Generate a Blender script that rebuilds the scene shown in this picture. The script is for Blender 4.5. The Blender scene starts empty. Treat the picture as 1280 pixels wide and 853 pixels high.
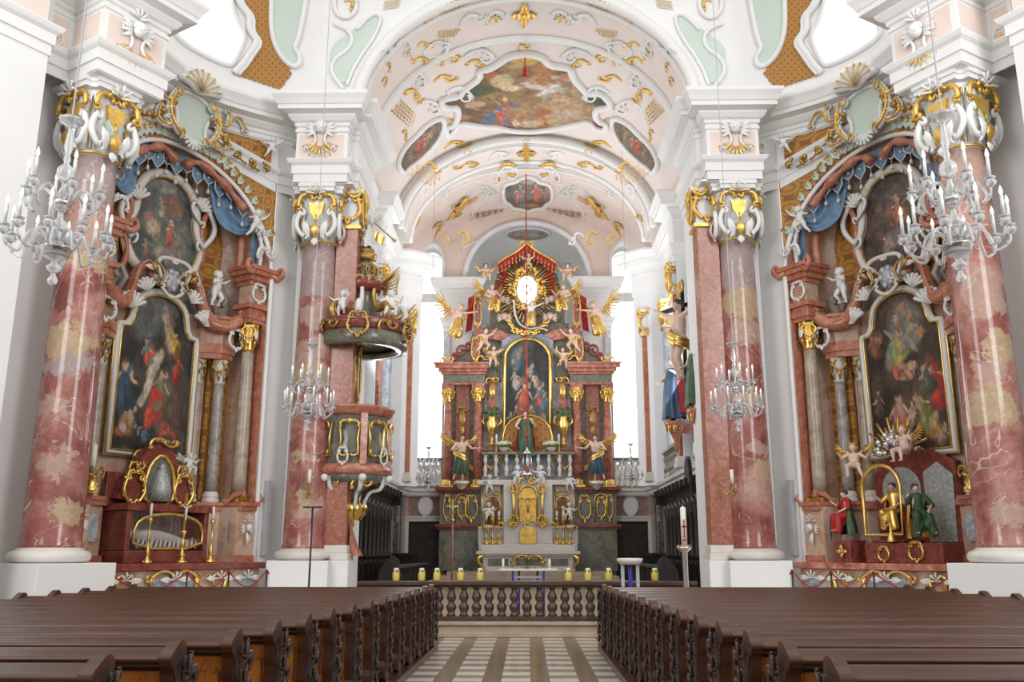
import bpy, bmesh, math, random
import numpy as np
from mathutils import Vector, Matrix, noise
from mathutils.bvhtree import BVHTree
from math import sin, cos, pi, sqrt, radians as R, tan, atan2
S = bpy.context.scene
COL = S.collection

# ------------------------------------------------------------------ camera, world, light
cam_d = bpy.data.cameras.new('camera'); cam = bpy.data.objects.new('camera', cam_d); COL.objects.link(cam)
S.camera = cam
FPX, TILT, YAW, EYE = 1123.0, R(13.2), R(1.0), 1.6
cam_d.sensor_width = 36.0; cam_d.sensor_fit = 'HORIZONTAL'; cam_d.lens = 36.0 * FPX / 1280.0
cam.location = (0, 0, EYE); cam.rotation_euler = (pi / 2 + TILT, 0, YAW)
cam_d.clip_start = 0.05; cam_d.clip_end = 300
W_ = bpy.data.worlds.new('world'); S.world = W_; W_.use_nodes = True
W_.node_tree.nodes['Background'].inputs[0].default_value = (1.0, 0.985, 0.96, 1)
W_.node_tree.nodes['Background'].inputs[1].default_value = 0.78
S.view_settings.view_transform = 'Standard'; S.view_settings.look = 'None'
S.view_settings.exposure = 0.13; S.view_settings.gamma = 1.0; S.view_settings.use_curve_mapping = False
S.cycles.max_bounces = 6; S.cycles.diffuse_bounces = 3; S.cycles.glossy_bounces = 3
S.cycles.transmission_bounces = 4; S.cycles.transparent_max_bounces = 8
S.cycles.caustics_reflective = False; S.cycles.caustics_refractive = False
S.cycles.use_denoising = True
def area(name, loc, target, size, power, col=(1, 1, 1)):
    d = bpy.data.lights.new(name, 'AREA'); d.shape = 'RECTANGLE'; d.size = size[0]; d.size_y = size[1]
    d.energy = power; d.color = col
    o = bpy.data.objects.new(name, d); COL.objects.link(o); o.location = loc
    o.rotation_euler = (Vector(target) - Vector(loc)).to_track_quat('-Z', 'Y').to_euler()
    return o
# daylight through the tall windows of the chancel and the big upper windows of the nave, plus added fill for the vault
area('window_light_chancel_left', (-4.6, 31.0, 9.0), (3, 30, 13), (3.5, 7), 440, (0.92, 0.96, 1))
area('window_light_chancel_right', (4.6, 31.0, 9.0), (-3, 30, 13), (3.5, 7), 440, (0.92, 0.96, 1))
area('window_light_nave_left', (-10.5, 4.0, 10.0), (4, 20, 4), (5, 8), 700, (0.93, 0.97, 1))
area('window_light_nave_right', (10.5, 4.0, 10.0), (-4, 20, 4), (5, 8), 850, (0.97, 0.98, 1))
for _s in (-1, 1):
    area('window_light_nave_upper_' + ('left' if _s < 0 else 'right'), (_s * 8.0, 8.0, 15.0), (0, 28, 15.5), (4, 4), 230, (0.97, 0.98, 1))  # added fill lamp on each side, aimed to brighten the chancel vault
    area('window_light_chancel_bay_' + ('left' if _s < 0 else 'right'), (_s * 5.2, 26.6, 7.6), (_s * -2, 27, 12), (1.8, 5), 170, (0.95, 0.97, 1))
    area('window_light_apse_' + ('left' if _s < 0 else 'right'), (_s * 4.2, 37.9, 9.5), (_s * 1.0, 30, 6), (1.2, 7), 110, (0.95, 0.97, 1))

# ------------------------------------------------------------------ pixel -> world helpers (used to read positions off the photo)
CAM = Vector((0, 0, EYE))
_fw = Vector((-sin(YAW) * cos(TILT), cos(YAW) * cos(TILT), sin(TILT)))
_rt = Vector((cos(YAW), sin(YAW), 0)); _up = _rt.cross(_fw)
def ray(px, py): return (_fw * FPX + _rt * (px - 640) - _up * (py - 426.5)).normalized()
def atY(px, py, Y):
    d = ray(px, py); return CAM + d * (Y / d.y)
def atZ(px, py, z):
    d = ray(px, py); return CAM + d * ((z - EYE) / d.z)

# ------------------------------------------------------------------ object helpers
ORG = {}
def tag(o, label=None, cat=None, group=None, kind=None):
    if label: o['label'] = label
    if cat: o['category'] = cat
    if group: o['group'] = group
    if kind: o['kind'] = kind
    return o
def thing(name, label, cat, loc=(0, 0, 0), rz=0.0, group=None):
    o = bpy.data.objects.new(name, None); COL.objects.link(o); o.empty_display_size = 0.2
    o.location = loc; o.rotation_euler = (0, 0, rz)
    ORG[o.name] = Vector((0, 0, 0)) if rz else Vector(loc)
    return tag(o, label, cat, group)
def copy_tree(o, parent=None, depth=0):
    c = o.copy(); COL.objects.link(c)
    if parent is not None: c.parent = parent
    for ch in o.children: copy_tree(ch, c, depth + 1)
    return c
class MB:
    def __init__(s, M=None): s.v = []; s.f = []; s.sm = []; s.uv = {}; s.M = M or Matrix.Identity(4); s.st = []
    def push(s, M): s.st.append(s.M); s.M = s.M @ M
    def pop(s): s.M = s.st.pop()
    def add(s, vs, fs, smooth=False):
        b = len(s.v); M = s.M; s.v.extend([M @ Vector(p) for p in vs])
        fl = M.to_3x3().determinant() < 0
        for f in fs:
            g = [b + i for i in f]
            if fl: g.reverse()
            s.f.append(g); s.sm.append(smooth)
    def join(s, o, M=None):
        M = M or Matrix.Identity(4); T = s.M @ M; b = len(s.v); s.v.extend([T @ p for p in o.v])
        fl = T.to_3x3().determinant() < 0
        for f, k in zip(o.f, o.sm):
            g = [b + i for i in f]
            if fl: g.reverse()
            s.f.append(g); s.sm.append(k)
    def box(s, x0, x1, y0, y1, z0, z1):
        v = [(x, y, z) for z in (z0, z1) for y in (y0, y1) for x in (x0, x1)]
        s.add(v, [(0, 2, 3, 1), (4, 5, 7, 6), (0, 1, 5, 4), (2, 6, 7, 3), (0, 4, 6, 2), (1, 3, 7, 5)])
    def lathe(s, prof, c=(0, 0, 0), n=20, rip=None, sx=1, sy=1, cap=True):
        vs = []; fs = []
        for (r, z) in prof:
            for k in range(n):
                a = 2 * pi * k / n; q = r * (1 + (rip(a, z) if rip else 0))
                vs.append((c[0] + q * cos(a) * sx, c[1] + q * sin(a) * sy, c[2] + z))
        m = len(prof)
        for i in range(m - 1):
            for k in range(n):
                a = i * n + k; b = i * n + (k + 1) % n
                fs.append((a, b, b + n, a + n))
        if cap:
            fs.append(tuple(range(n - 1, -1, -1))); fs.append(tuple(range((m - 1) * n, m * n)))
        s.add(vs, fs, True)
    def cyl(s, c, r, h, n=16, r2=None): s.lathe([(r, 0), (r if r2 is None else r2, h)], c, n)
    def ball(s, c, r, n=10, m=7):
        if not hasattr(r, '__len__'): r = (r, r, r)
        vs = []; fs = []
        for i in range(m + 1):
            t = pi * i / m
            for k in range(n):
                a = 2 * pi * k / n
                vs.append((c[0] + r[0] * sin(t) * cos(a), c[1] + r[1] * sin(t) * sin(a), c[2] - r[2] * cos(t)))
        for i in range(m):
            for k in range(n):
                a = i * n + k; b = i * n + (k + 1) % n
                fs.append((a, b, b + n, a + n))
        s.add(vs, fs, True)
    def tube(s, pts, r, n=7, closed=False, flat=1.0, up=None):
        pts = [Vector(p) for p in pts]; N = len(pts)
        if N < 2: return
        rr = r if hasattr(r, '__len__') else [r] * N
        vs = []; fs = []; pn = Vector(up) if up else None
        for i, p in enumerate(pts):
            if closed: t = pts[(i + 1) % N] - pts[i - 1]
            else: t = pts[min(i + 1, N - 1)] - pts[max(i - 1, 0)]
            if t.length < 1e-9: t = Vector((0, 0, 1))
            t.normalize()
            if up is not None:
                a = Vector(up).cross(t)
                a = a.normalized() if a.length > 1e-6 else Vector((1, 0, 0)); b = t.cross(a)
            else:
                if pn is None: pn = t.orthogonal()
                a = (pn - t * pn.dot(t)); a = a.normalized() if a.length > 1e-6 else t.orthogonal().normalized()
                pn = a; b = t.cross(a)
            for k in range(n):
                q = 2 * pi * k / n
                vs.append(p + a * (cos(q) * rr[i]) + b * (sin(q) * rr[i] * flat))
        for i in range(N if closed else N - 1):
            j = (i + 1) % N
            for k in range(n):
                k2 = (k + 1) % n
                fs.append((i * n + k, i * n + k2, j * n + k2, j * n + k))
        if not closed:
            fs.append(tuple(range(n - 1, -1, -1))); fs.append(tuple(range((N - 1) * n, N * n)))
        s.add(vs, fs, True)
    def ext(s, pts, d0, d1, ax='y', smooth=False):
        """polygon extruded: ax='y' pts=(x,z); ax='z' pts=(x,y); ax='x' pts=(y,z)"""
        f = {'y': lambda p, d: (p[0], d, p[1]), 'z': lambda p, d: (p[0], p[1], d), 'x': lambda p, d: (d, p[0], p[1])}[ax]
        n = len(pts); A = sum(pts[i][0] * pts[(i + 1) % n][1] - pts[(i + 1) % n][0] * pts[i][1] for i in range(n))
        P = list(pts) if A > 0 else list(pts)[::-1]
        if ax == 'y': P = P[::-1]
        if d0 > d1: d0, d1 = d1, d0
        vs = [f(p, d0) for p in P] + [f(p, d1) for p in P]
        s.add(vs, [tuple(range(n - 1, -1, -1)), tuple(range(n, 2 * n))])
        s.add(vs, [(i, (i + 1) % n, n + (i + 1) % n, n + i) for i in range(n)], smooth)
    def grid(s, G, smooth=True, closed=False):
        m = len(G); n = len(G[0]); vs = [p for row in G for p in row]
        fs = [(i * n + j, i * n + (j + 1) % n, (i + 1) * n + (j + 1) % n, (i + 1) * n + j) for i in range(m - 1) for j in range(n if closed else n - 1)]
        s.add(vs, fs, smooth)
    def sweep(s, path, prof, closed=False, side=1, smooth=False, caps=True):
        """prof [(out,z)] swept along plan path [(x,y)], out = to the right of travel * side"""
        N = len(path); P = [Vector((p[0], p[1])) for p in path]; G = []
        for i in range(N):
            if closed: d0 = P[i] - P[i - 1]; d1 = P[(i + 1) % N] - P[i]
            else:
                d0 = P[i] - P[i - 1] if i else P[1] - P[0]; d1 = P[i + 1] - P[i] if i < N - 1 else d0
            d0 = d0.normalized(); d1 = d1.normalized()
            n0 = Vector((d0.y, -d0.x)); n1 = Vector((d1.y, -d1.x)); m = n0 + n1
            m = m.normalized() if m.length > 1e-4 else n0
            k = 1 / max(0.45, m.dot(n1)); m *= k * side
            G.append([(P[i].x + m.x * o, P[i].y + m.y * o, z) for (o, z) in prof])
        if closed: G.append(G[0])
        vs = [p for r in G for p in r]; n = len(prof); fs = []
        for i in range(len(G) - 1):
            for j in range(n - 1):
                q = (i * n + j, (i + 1) * n + j, (i + 1) * n + j + 1, i * n + j + 1)
                fs.append(q if side > 0 else q[::-1])
        s.add(vs, fs, smooth)
    def pieces(s):
        """face groups of far-apart pieces, so that each becomes a part of its own"""
        n = len(s.v); par = list(range(n))
        def fd(a):
            while par[a] != a: par[a] = par[par[a]]; a = par[a]
            return a
        for f in s.f:
            a = fd(f[0])
            for i in f[1:]:
                b = fd(i)
                if a != b: par[b] = a
        ids = {}; isl = []
        for f in s.f:
            r_ = fd(f[0]); isl.append(ids.setdefault(r_, len(ids)))
        k = len(ids)
        if k < 2 or k > 900: return [list(range(len(s.f)))]
        P = np.array([tuple(p) for p in s.v]); lo = np.full((k, 3), 1e9); hi = np.full((k, 3), -1e9)
        vi = np.array([i for f in s.f for i in f]); ii = np.array([c for f, c in zip(s.f, isl) for _ in f])
        np.minimum.at(lo, ii, P[vi]); np.maximum.at(hi, ii, P[vi]); sz = (hi - lo).max(axis=1)
        gap = np.maximum(0, np.maximum(lo[:, None] - hi[None], lo[None] - hi[:, None])); near = np.sqrt((gap ** 2).sum(axis=2)) <= np.maximum(.018, .48 * np.maximum(sz[:, None], sz[None]))
        lab = [-1] * k; c = 0
        for i in range(k):
            if lab[i] >= 0: continue
            st = [i]; lab[i] = c
            while st:
                q = st.pop()
                for j in np.nonzero(near[q])[0]:
                    if lab[j] < 0: lab[j] = c; st.append(j)
            c += 1
        out = [[] for _ in range(c)]
        for fi, q in enumerate(isl): out[lab[q]].append(fi)
        return out
    def build(s, name, m, parent=None, bevel=0, uvf=None, weld=False, recalc=False, nosplit=False):
        if parent is not None and not uvf and not weld and not nosplit:
            gr = s.pieces()
            if 1 < len(gr) <= 60:
                first = None
                for fs in gr:
                    q = MB(); ix = {}
                    for fi in fs:
                        g = []
                        for i in s.f[fi]:
                            if i not in ix: ix[i] = len(q.v); q.v.append(s.v[i])
                            g.append(ix[i])
                        q.f.append(g); q.sm.append(s.sm[fi])
                    o = q.build(name, m, parent, bevel, recalc=recalc, nosplit=True) ; first = first or o
                return first
        me = bpy.data.meshes.new(name)
        o = bpy.data.objects.new(name, me); COL.objects.link(o)
        org = ORG.get(parent.name, Vector((0, 0, 0))) if parent else Vector((0, 0, 0))
        if parent: o.parent = parent
        elif s.v:
            xs = [p.x for p in s.v]; ys = [p.y for p in s.v]; zs = [p.z for p in s.v]
            org = Vector(((min(xs) + max(xs)) / 2, (min(ys) + max(ys)) / 2, min(zs))); o.location = org
        ORG[o.name] = org
        me.from_pydata([p - org for p in s.v], [], s.f)
        me.polygons.foreach_set('use_smooth', s.sm)
        if recalc or weld:
            b = bmesh.new(); b.from_mesh(me)
            if weld: bmesh.ops.remove_doubles(b, verts=b.verts, dist=1e-4)
            if recalc: bmesh.ops.recalc_face_normals(b, faces=b.faces)
            b.to_mesh(me); b.free()
        if m: me.materials.append(m)
        if uvf:
            l = me.uv_layers.new(name='UVMap'); 
            for lp in me.loops: l.data[lp.index].uv = uvf(s.v[lp.vertex_index])
        me.update()
        if bevel:
            bm = o.modifiers.new('bevel', 'BEVEL'); bm.width = bevel; bm.segments = 2; bm.limit_method = 'ANGLE'
        return o
def T(x, y, z): return Matrix.Translation((x, y, z))
def RZ(a): return Matrix.Rotation(a, 4, 'Z')
def RX(a): return Matrix.Rotation(a, 4, 'X')
def RY(a): return Matrix.Rotation(a, 4, 'Y')
def SC(x, y=None, z=None): return Matrix.Diagonal((x, x if y is None else y, x if z is None else z, 1))
def frame(o, X, Y, Z, s=1.0):
    X = Vector(X) * s; Y = Vector(Y) * s; Z = Vector(Z) * s
    return Matrix(((X.x, Y.x, Z.x, o[0]), (X.y, Y.y, Z.y, o[1]), (X.z, Y.z, Z.z, o[2]), (0, 0, 0, 1)))
def inpoly(x, y, P):
    c = False; n = len(P)
    for i in range(n):
        x0, y0 = P[i]; x1, y1 = P[i - 1]
        if (y0 > y) != (y1 > y) and x < (x1 - x0) * (y - y0) / (y1 - y0) + x0: c = not c
    return c
def smooth_poly(P, it=2, closed=True):
    for _ in range(it):
        Q = []; n = len(P)
        if not closed: Q.append(P[0])
        for i in range(n if closed else n - 1):
            a = P[i]; b = P[(i + 1) % n]
            Q.append(tuple(a[k] * .75 + b[k] * .25 for k in range(len(a)))); Q.append(tuple(a[k] * .25 + b[k] * .75 for k in range(len(a))))
        if not closed: Q.append(P[-1])
        P = Q
    return P
def catm(P, k=6):
    P = [Vector(p) for p in P]; out = []
    for i in range(len(P) - 1):
        a = P[max(i - 1, 0)]; b = P[i]; c = P[i + 1]; d = P[min(i + 2, len(P) - 1)]
        for j in range(k):
            t = j / k
            out.append(0.5 * ((2 * b) + (c - a) * t + (2 * a - 5 * b + 4 * c - d) * t * t + (3 * b - a - 3 * c + d) * t ** 3))
    out.append(P[-1]); return out

# ------------------------------------------------------------------ materials
class NT:
    def __init__(s, name):
        s.m = bpy.data.materials.new(name); s.m.use_nodes = True; s.t = s.m.node_tree; s.t.nodes.clear()
        s.out = s.n('ShaderNodeOutputMaterial'); s.b = s.n('ShaderNodeBsdfPrincipled'); s.l(s.b.outputs[0], s.out.inputs[0])
    def n(s, t, **k):
        x = s.t.nodes.new(t)
        for a, b in k.items(): setattr(x, a, b)
        return x
    def l(s, a, b): s.t.links.new(a, b)
    def co(s, kind='Object'): return s.n('ShaderNodeTexCoord').outputs[kind]
    def noise(s, vec, scale, detail=4, rough=.55, dist=0):
        x = s.n('ShaderNodeTexNoise'); x.inputs['Scale'].default_value = scale; x.inputs['Detail'].default_value = detail
        x.inputs['Roughness'].default_value = rough; x.inputs['Distortion'].default_value = dist
        if vec: s.l(vec, x.inputs['Vector'])
        return x
    def ramp(s, fac, stops):
        r = s.n('ShaderNodeValToRGB'); e = r.color_ramp.elements
        while len(e) > 2: e.remove(e[-1])
        for i, (p, c) in enumerate(stops):
            if i < 2: e[i].position = p
            else: e.new(p)
            e[i].color = (*c, 1)
        s.l(fac, r.inputs[0]); return r.outputs[0]
    def mix(s, fac, a, b, mode='MIX'):
        x = s.n('ShaderNodeMix', data_type='RGBA', blend_type=mode)
        for v, i in ((fac, 0), (a, 6), (b, 7)):
            if isinstance(v, (int, float)): x.inputs[i].default_value = v
            elif isinstance(v, tuple): x.inputs[i].default_value = (*v, 1)
            else: s.l(v, x.inputs[i])
        return x.outputs[2]
    def math(s, op, a, b=None, c=None):
        x = s.n('ShaderNodeMath', operation=op)
        for i, v in enumerate((a, b, c)):
            if v is None: continue
            if isinstance(v, (int, float)): x.inputs[i].default_value = v
            else: s.l(v, x.inputs[i])
        return x.outputs[0]
    def vadd(s, a, b, op='ADD'):
        x = s.n('ShaderNodeVectorMath', operation=op)
        for i, v in enumerate((a, b)):
            if isinstance(v, tuple): x.inputs[i].default_value = v
            elif isinstance(v, (int, float)): x.inputs['Scale'].default_value = v
            else: s.l(v, x.inputs[i])
        return x.outputs[0]
    def fin(s, col, rough=.5, metal=0, bump=None, bstr=.2, bdist=.01, **k):
        if isinstance(col, tuple): s.b.inputs['Base Color'].default_value = (*col, 1)
        else: s.l(col, s.b.inputs['Base Color'])
        s.b.inputs['Roughness'].default_value = rough; s.b.inputs['Metallic'].default_value = metal
        if bump is not None:
            b = s.n('ShaderNodeBump'); b.inputs['Strength'].default_value = bstr; b.inputs['Distance'].default_value = bdist
            s.l(bump, b.inputs['Height']); s.l(b.outputs[0], s.b.inputs['Normal'])
        for a, v in k.items(): s.b.inputs[a.replace('_', ' ')].default_value = v
        return s.m
def sub(c, k): return tuple(min(1, x * k) for x in c)
def plain(name, c, rough=.5, metal=0, var=.08, sc=3.0, bs=0, **k):
    t = NT(name); n = t.noise(t.co(), sc, 3)
    col = t.ramp(n.outputs[0], [(.3, sub(c, 1 - var)), (.7, sub(c, 1 + var))])
    return t.fin(col, rough, metal, n.outputs[0] if bs else None, bs, **k)
def marble(name, cols, scale=1.0, vein=(.9, .85, .8), va=.35, rough=.18, dist=1.5, stretch=(1, 1, 1)):
    t = NT(name); m = t.n('ShaderNodeMapping'); m.inputs['Scale'].default_value = stretch; t.l(t.co(), m.inputs[0]); v = m.outputs[0]
    n = t.noise(v, scale, 5, .6, dist); k = len(cols)
    c = t.ramp(n.outputs[0], [(.3 + .4 * i / max(1, k - 1), q) for i, q in enumerate(cols)])
    w = t.noise(v, scale * 1.7, 6, .6, dist * 1.5)
    f = t.math('SUBTRACT', w.outputs[0], .5); f = t.math('ABSOLUTE', f); f = t.math('LESS_THAN', f, .012)
    f = t.math('MULTIPLY', f, va)
    return t.fin(t.mix(f, c, vein), rough)
def emit(name, c, st, var=0):
    t = NT(name); t.b.inputs['Base Color'].default_value = (*c, 1)
    t.b.inputs['Emission Color'].default_value = (*c, 1); t.b.inputs['Emission Strength'].default_value = st
    return t.m
def blob_tex(t, base, blobs, vec, namp=.04, nscale=9, edge=.75, det=4):
    """soft coloured patches (x,y[,z] centre, radii, angle, colour) laid over base"""
    nz = t.noise(vec, nscale, det, .6 if det < 6 else .72)
    off = t.vadd(nz.outputs['Color'], (-.5, -.5, -.5)); off = t.vadd(off, namp, 'SCALE'); v = t.vadd(vec, off)
    c = base
    for (ctr, rad, ang, col) in blobs:
        m = t.n('ShaderNodeMapping', vector_type='TEXTURE')
        m.inputs['Location'].default_value = (ctr[0], ctr[1], ctr[2] if len(ctr) > 2 else 0)
        m.inputs['Rotation'].default_value = (0, 0, R(ang))
        m.inputs['Scale'].default_value = (rad[0], rad[1], rad[2] if len(rad) > 2 else 1)
        t.l(v, m.inputs[0])
        ln = t.n('ShaderNodeVectorMath', operation='LENGTH'); t.l(m.outputs[0], ln.inputs[0])
        mr = t.n('ShaderNodeMapRange', interpolation_type='SMOOTHSTEP'); t.l(ln.outputs['Value'], mr.inputs[0])
        mr.inputs[1].default_value = 1.0; mr.inputs[2].default_value = edge; mr.inputs[3].default_value = 0; mr.inputs[4].default_value = 1
        c = t.mix(mr.outputs[0], c, col)
    return c
PAINT = {}
def paint_mesh(o, uvs):
    """lays the composition of a picture on the fine mesh of its canvas as a colour attribute"""
    bg, blobs, na = PAINT[o.data.materials[0].name]; U = np.array(uvs, dtype=float)
    nz = np.array([tuple(noise.noise_vector(Vector((u * 7, v * 7, 1.3))) * .7 + noise.noise_vector(Vector((u * 19, v * 19, 4.1))) * .35) for (u, v) in uvs])[:, :2]
    f = np.array([noise.fractal(Vector((u * 3.5, v * 3.5, 7.7)), .9, 2.0, 5) for (u, v) in uvs]); f = np.clip(f * .9 + .5, 0, 1)[:, None]
    B = [np.array(b) for b in bg]; c = np.where(f < .5, B[0] + (B[1] - B[0]) * f * 2, B[1] + (B[2] - B[1]) * (f - .5) * 2); P = U + nz * na
    for (x, y, rx, ry, a, q) in blobs:
        ca, sa = cos(R(a)), sin(R(a)); d = P - (x, y); u = (d[:, 0] * ca + d[:, 1] * sa) / rx; v = (-d[:, 0] * sa + d[:, 1] * ca) / ry
        r = np.sqrt(u * u + v * v); w = np.clip((1.0 - r) / .42, 0, 1); w = (w * w * (3 - 2 * w))[:, None]; c = c * (1 - w) + np.array(q) * w
    at = o.data.color_attributes.new('painting', 'FLOAT_COLOR', 'POINT'); at.data.foreach_set('color', np.hstack([c, np.ones((len(c), 1))]).astype(np.float32).ravel())
def canvas(name, M_, P, yp, m, parent, x0, x1, z0, z1, n=130):
    """flat picture canvas inside the outline P in the plane y = yp of the local frame M_, as a fine grid"""
    b = MB(M_); xs = [p[0] for p in P]; zs = [p[1] for p in P]; h = (max(zs) - min(zs)) / n; nx = int((max(xs) - min(xs)) / h) + 1; xa = min(xs); za = min(zs); idx = {}; uvs = []; vs = []; fs = []
    for i in range(nx):
        for j in range(n):
            if inpoly(xa + (i + .5) * h, za + (j + .5) * h, P):
                g = []
                for (k, l) in ((i, j), (i + 1, j), (i + 1, j + 1), (i, j + 1)):
                    if (k, l) not in idx: idx[(k, l)] = len(vs); x = xa + k * h; z = za + l * h; vs.append((x, yp, z)); uvs.append(((x - x0) / (x1 - x0), (z - z0) / (z1 - z0)))
                    g.append(idx[(k, l)])
                fs.append(g)
    b.add(vs, fs); o = b.build(name, m, parent, nosplit=True); l = o.data.uv_layers.new(name='UVMap')
    for lp in o.data.loops: l.data[lp.index].uv = uvs[lp.vertex_index]
    paint_mesh(o, uvs); bb = MB(M_); bb.ext(P, yp - .03 if yp < 0 else yp + .01, yp - .06 if yp < 0 else yp + .04, 'y'); bb.build('canvas_back', M['black'], o)
    return o
def paint_mat(name, bg, blobs, rough=.35, vm=.5, na=.065):
    t = NT(name); uv = t.co('UV'); big = len(blobs) > 45
    n = t.noise(uv, 4, 5, .6, 1.2); base = t.ramp(n.outputs[0], [(.3, bg[0]), (.5, bg[1]), (.7, bg[2])])
    if big: at_ = t.n('ShaderNodeAttribute', attribute_name='painting'); c = at_.outputs['Color']; PAINT[name] = (bg, blobs, na)
    else: c = blob_tex(t, base, [((x, y, 0), (rx, ry, 1), a, q) for (x, y, rx, ry, a, q) in blobs], uv, na, 6.5, .45)
    vo = t.n('ShaderNodeTexVoronoi', feature='SMOOTH_F1', voronoi_dimensions='2D'); vo.inputs['Scale'].default_value = 13; t.l(t.vadd(uv, t.vadd(t.noise(uv, 9, 3).outputs['Color'], .12, 'SCALE')), vo.inputs['Vector'])
    vc = t.ramp(vo.outputs['Color'], [(.15, (.45, .42, .40)), (.5, (1, .95, .88)), (.85, (1.75, 1.45, 1.2))]); c = t.mix(vm, c, vc, 'MULTIPLY')
    n2 = t.noise(uv, 26, 4, .65, .6); k = t.ramp(n2.outputs[0], [(.3, (.45, .45, .45)), (.7, (1.5, 1.45, 1.4))])
    c = t.mix(.75, c, k, 'MULTIPLY')
    return t.fin(c, rough)
def fg(x, y, h, robe, lean=0, ar=1.0, sk=(.56, .40, .30), robe2=None, wing=None):
    """one small painted figure: robe, torso, head, hair, arms; ar = width/height ratio of the picture"""
    a = R(lean); q = lambda u, v: (x + (u * cos(a) - v * sin(a)) * h / ar, y + (u * sin(a) + v * cos(a)) * h); w = h / ar; out = []
    def e(u, v, ru, rv, c, an=0): p = q(u, v); out.append((p[0], p[1], ru * w, rv * h, lean + an, c))
    if wing: e(-.26, .30, .22, .09, wing, -35); e(.26, .34, .20, .08, wing, 35)
    e(0, -.20, .20, .32, robe); e(.10, -.34, .16, .16, robe2 or sub(robe, .6), 20); e(-.07, -.15, .04, .26, sub(robe, 1.45), 8); e(0, .12, .12, .17, robe2 or sub(robe, 1.1))
    e(.16, .10, .13, .035, sk, -30); e(-.15, .07, .13, .035, sk, 35); e(.0, .34, .070, .095, sk); e(.015, .40, .075, .055, (.14, .08, .05)); e(-.01, .25, .05, .04, sub(sk, .8))
    return out
def column_mat(name, patches, seed, top=8.0):
    t = NT(name); v = t.co(); v2 = t.vadd(v, (seed, seed * .7, 0))
    n = t.noise(v2, .9, 6, .6, 1.0)
    base = t.ramp(n.outputs[0], [(.30, (.23, .065, .055)), (.44, (.36, .125, .105)), (.55, (.48, .23, .19)), (.68, (.60, .38, .32))])
    w = t.noise(v2, 5, 6, .65, .8); k = t.ramp(w.outputs[0], [(.3, (.75, .72, .72)), (.7, (1.15, 1.15, 1.15))])
    base = t.mix(.8, base, k, 'MULTIPLY')
    blobs = [((0 if a is None else cos(R(a)) * .5, 0 if a is None else sin(R(a)) * .5, z), (rx, rx, rz), 0, c) for (a, z, rx, rz, c) in patches]
    c = blob_tex(t, base, blobs, v, 1.25, 1.9, .88, 9)
    c = t.mix(.7, c, t.ramp(t.noise(v2, 7, 6, .7, .6).outputs[0], [(.3, (.72, .68, .66)), (.7, (1.12, 1.12, 1.12))]), 'MULTIPLY')
    vn = t.noise(v2, .55, 3, .5, 2.0); f = t.math('LESS_THAN', t.math('ABSOLUTE', t.math('SUBTRACT', vn.outputs[0], .5)), .0035)
    c = t.mix(t.math('MULTIPLY', f, .7), c, (.70, .55, .42))
    return t.fin(c, .12)
M = {}
M['white'] = plain('white_stucco', (.84, .83, .81), .6, var=.03, sc=.8)
M['white2'] = plain('cool_white_plaster', (.78, .78, .78), .6, var=.02)
M['cream'] = plain('cream_stone', (.74, .70, .64), .35, var=.05)
M['pink'] = plain('pale_pink_plaster', (.83, .68, .61), .7, var=.05, sc=1.5)
M['pinkpale'] = plain('very_pale_pink_plaster', (.84, .74, .68), .7, var=.03, sc=.7)
M['mint'] = plain('pale_mint_plaster', (.60, .69, .62), .7, var=.05, sc=1.0)
M['gold'] = plain('gilding', (.86, .55, .16), .28, .95, var=.25, sc=7, bs=.3)
M['goldpaint'] = plain('gilded_stucco', (.80, .50, .12), .38, .7, var=.25, sc=5, bs=.3)
M['oldgold'] = plain('dull_gilding', (.50, .31, .10), .4, .8, var=.3, sc=12, bs=.3)
M['silver'] = plain('silver', (.75, .76, .78), .25, .9)
M['statue'] = plain('polished_white_stucco', (.78, .77, .74), .35, var=.03)
M['skin'] = plain('painted_flesh', (.78, .55, .44), .45, var=.06, sc=6)
M['hair'] = plain('brown_hair', (.12, .06, .03), .6, var=.3, sc=20)
M['goldhair'] = plain('gilded_hair', (.6, .38, .12), .4, .6, var=.3, sc=20)
M['darkwood'] = marble('dark_pew_wood', [(.024, .009, .005), (.060, .023, .012), (.105, .042, .021)], 2.0, (.02, .01, .008), .5, .30, .6, (.25, 4, 4))
M['carved'] = plain('carved_dark_wood', (.045, .025, .022), .35, var=.5, sc=18, bs=1.0)
M['railwood'] = plain('dark_brown_rail_wood', (.075, .042, .030), .3, var=.35, sc=8, bs=.3)
M['stall'] = plain('black_brown_wood', (.020, .014, .012), .35, var=.6, sc=9, bs=.8)
M['orange'] = marble('orange_brown_wood', [(.34, .10, .012), (.48, .16, .022), (.58, .21, .035)], 1.5, (.1, .03, .008), .5, .4, .5, (3, 3, .4))
M['redm'] = marble('brick_red_marble', [(.25, .055, .035), (.42, .125, .08), (.52, .21, .14), (.62, .36, .26)], 3.0, (.7, .5, .4), .3)
M['redpil'] = marble('mottled_red_marble', [(.22, .055, .03), (.36, .11, .06), (.50, .22, .14)], 4.5, (.7, .55, .5), .4)
M['redorange'] = marble('orange_red_marble', [(.34, .10, .055), (.48, .17, .10), (.58, .27, .18)], 3.0, (.75, .5, .4), .25)
M['darkred'] = marble('dark_red_marble', [(.13, .025, .018), (.24, .05, .035), (.32, .09, .06)], 4.0, (.5, .3, .25), .25)
M['pinkm'] = marble('pinkish_beige_marble', [(.42, .21, .13), (.56, .34, .24), (.62, .46, .34), (.57, .43, .32)], 1.6, (.45, .2, .14), .35)
M['beigem'] = marble('beige_marble', [(.30, .23, .17), (.44, .36, .28), (.54, .46, .38)], 2.5, (.5, .28, .2), .3)
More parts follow.
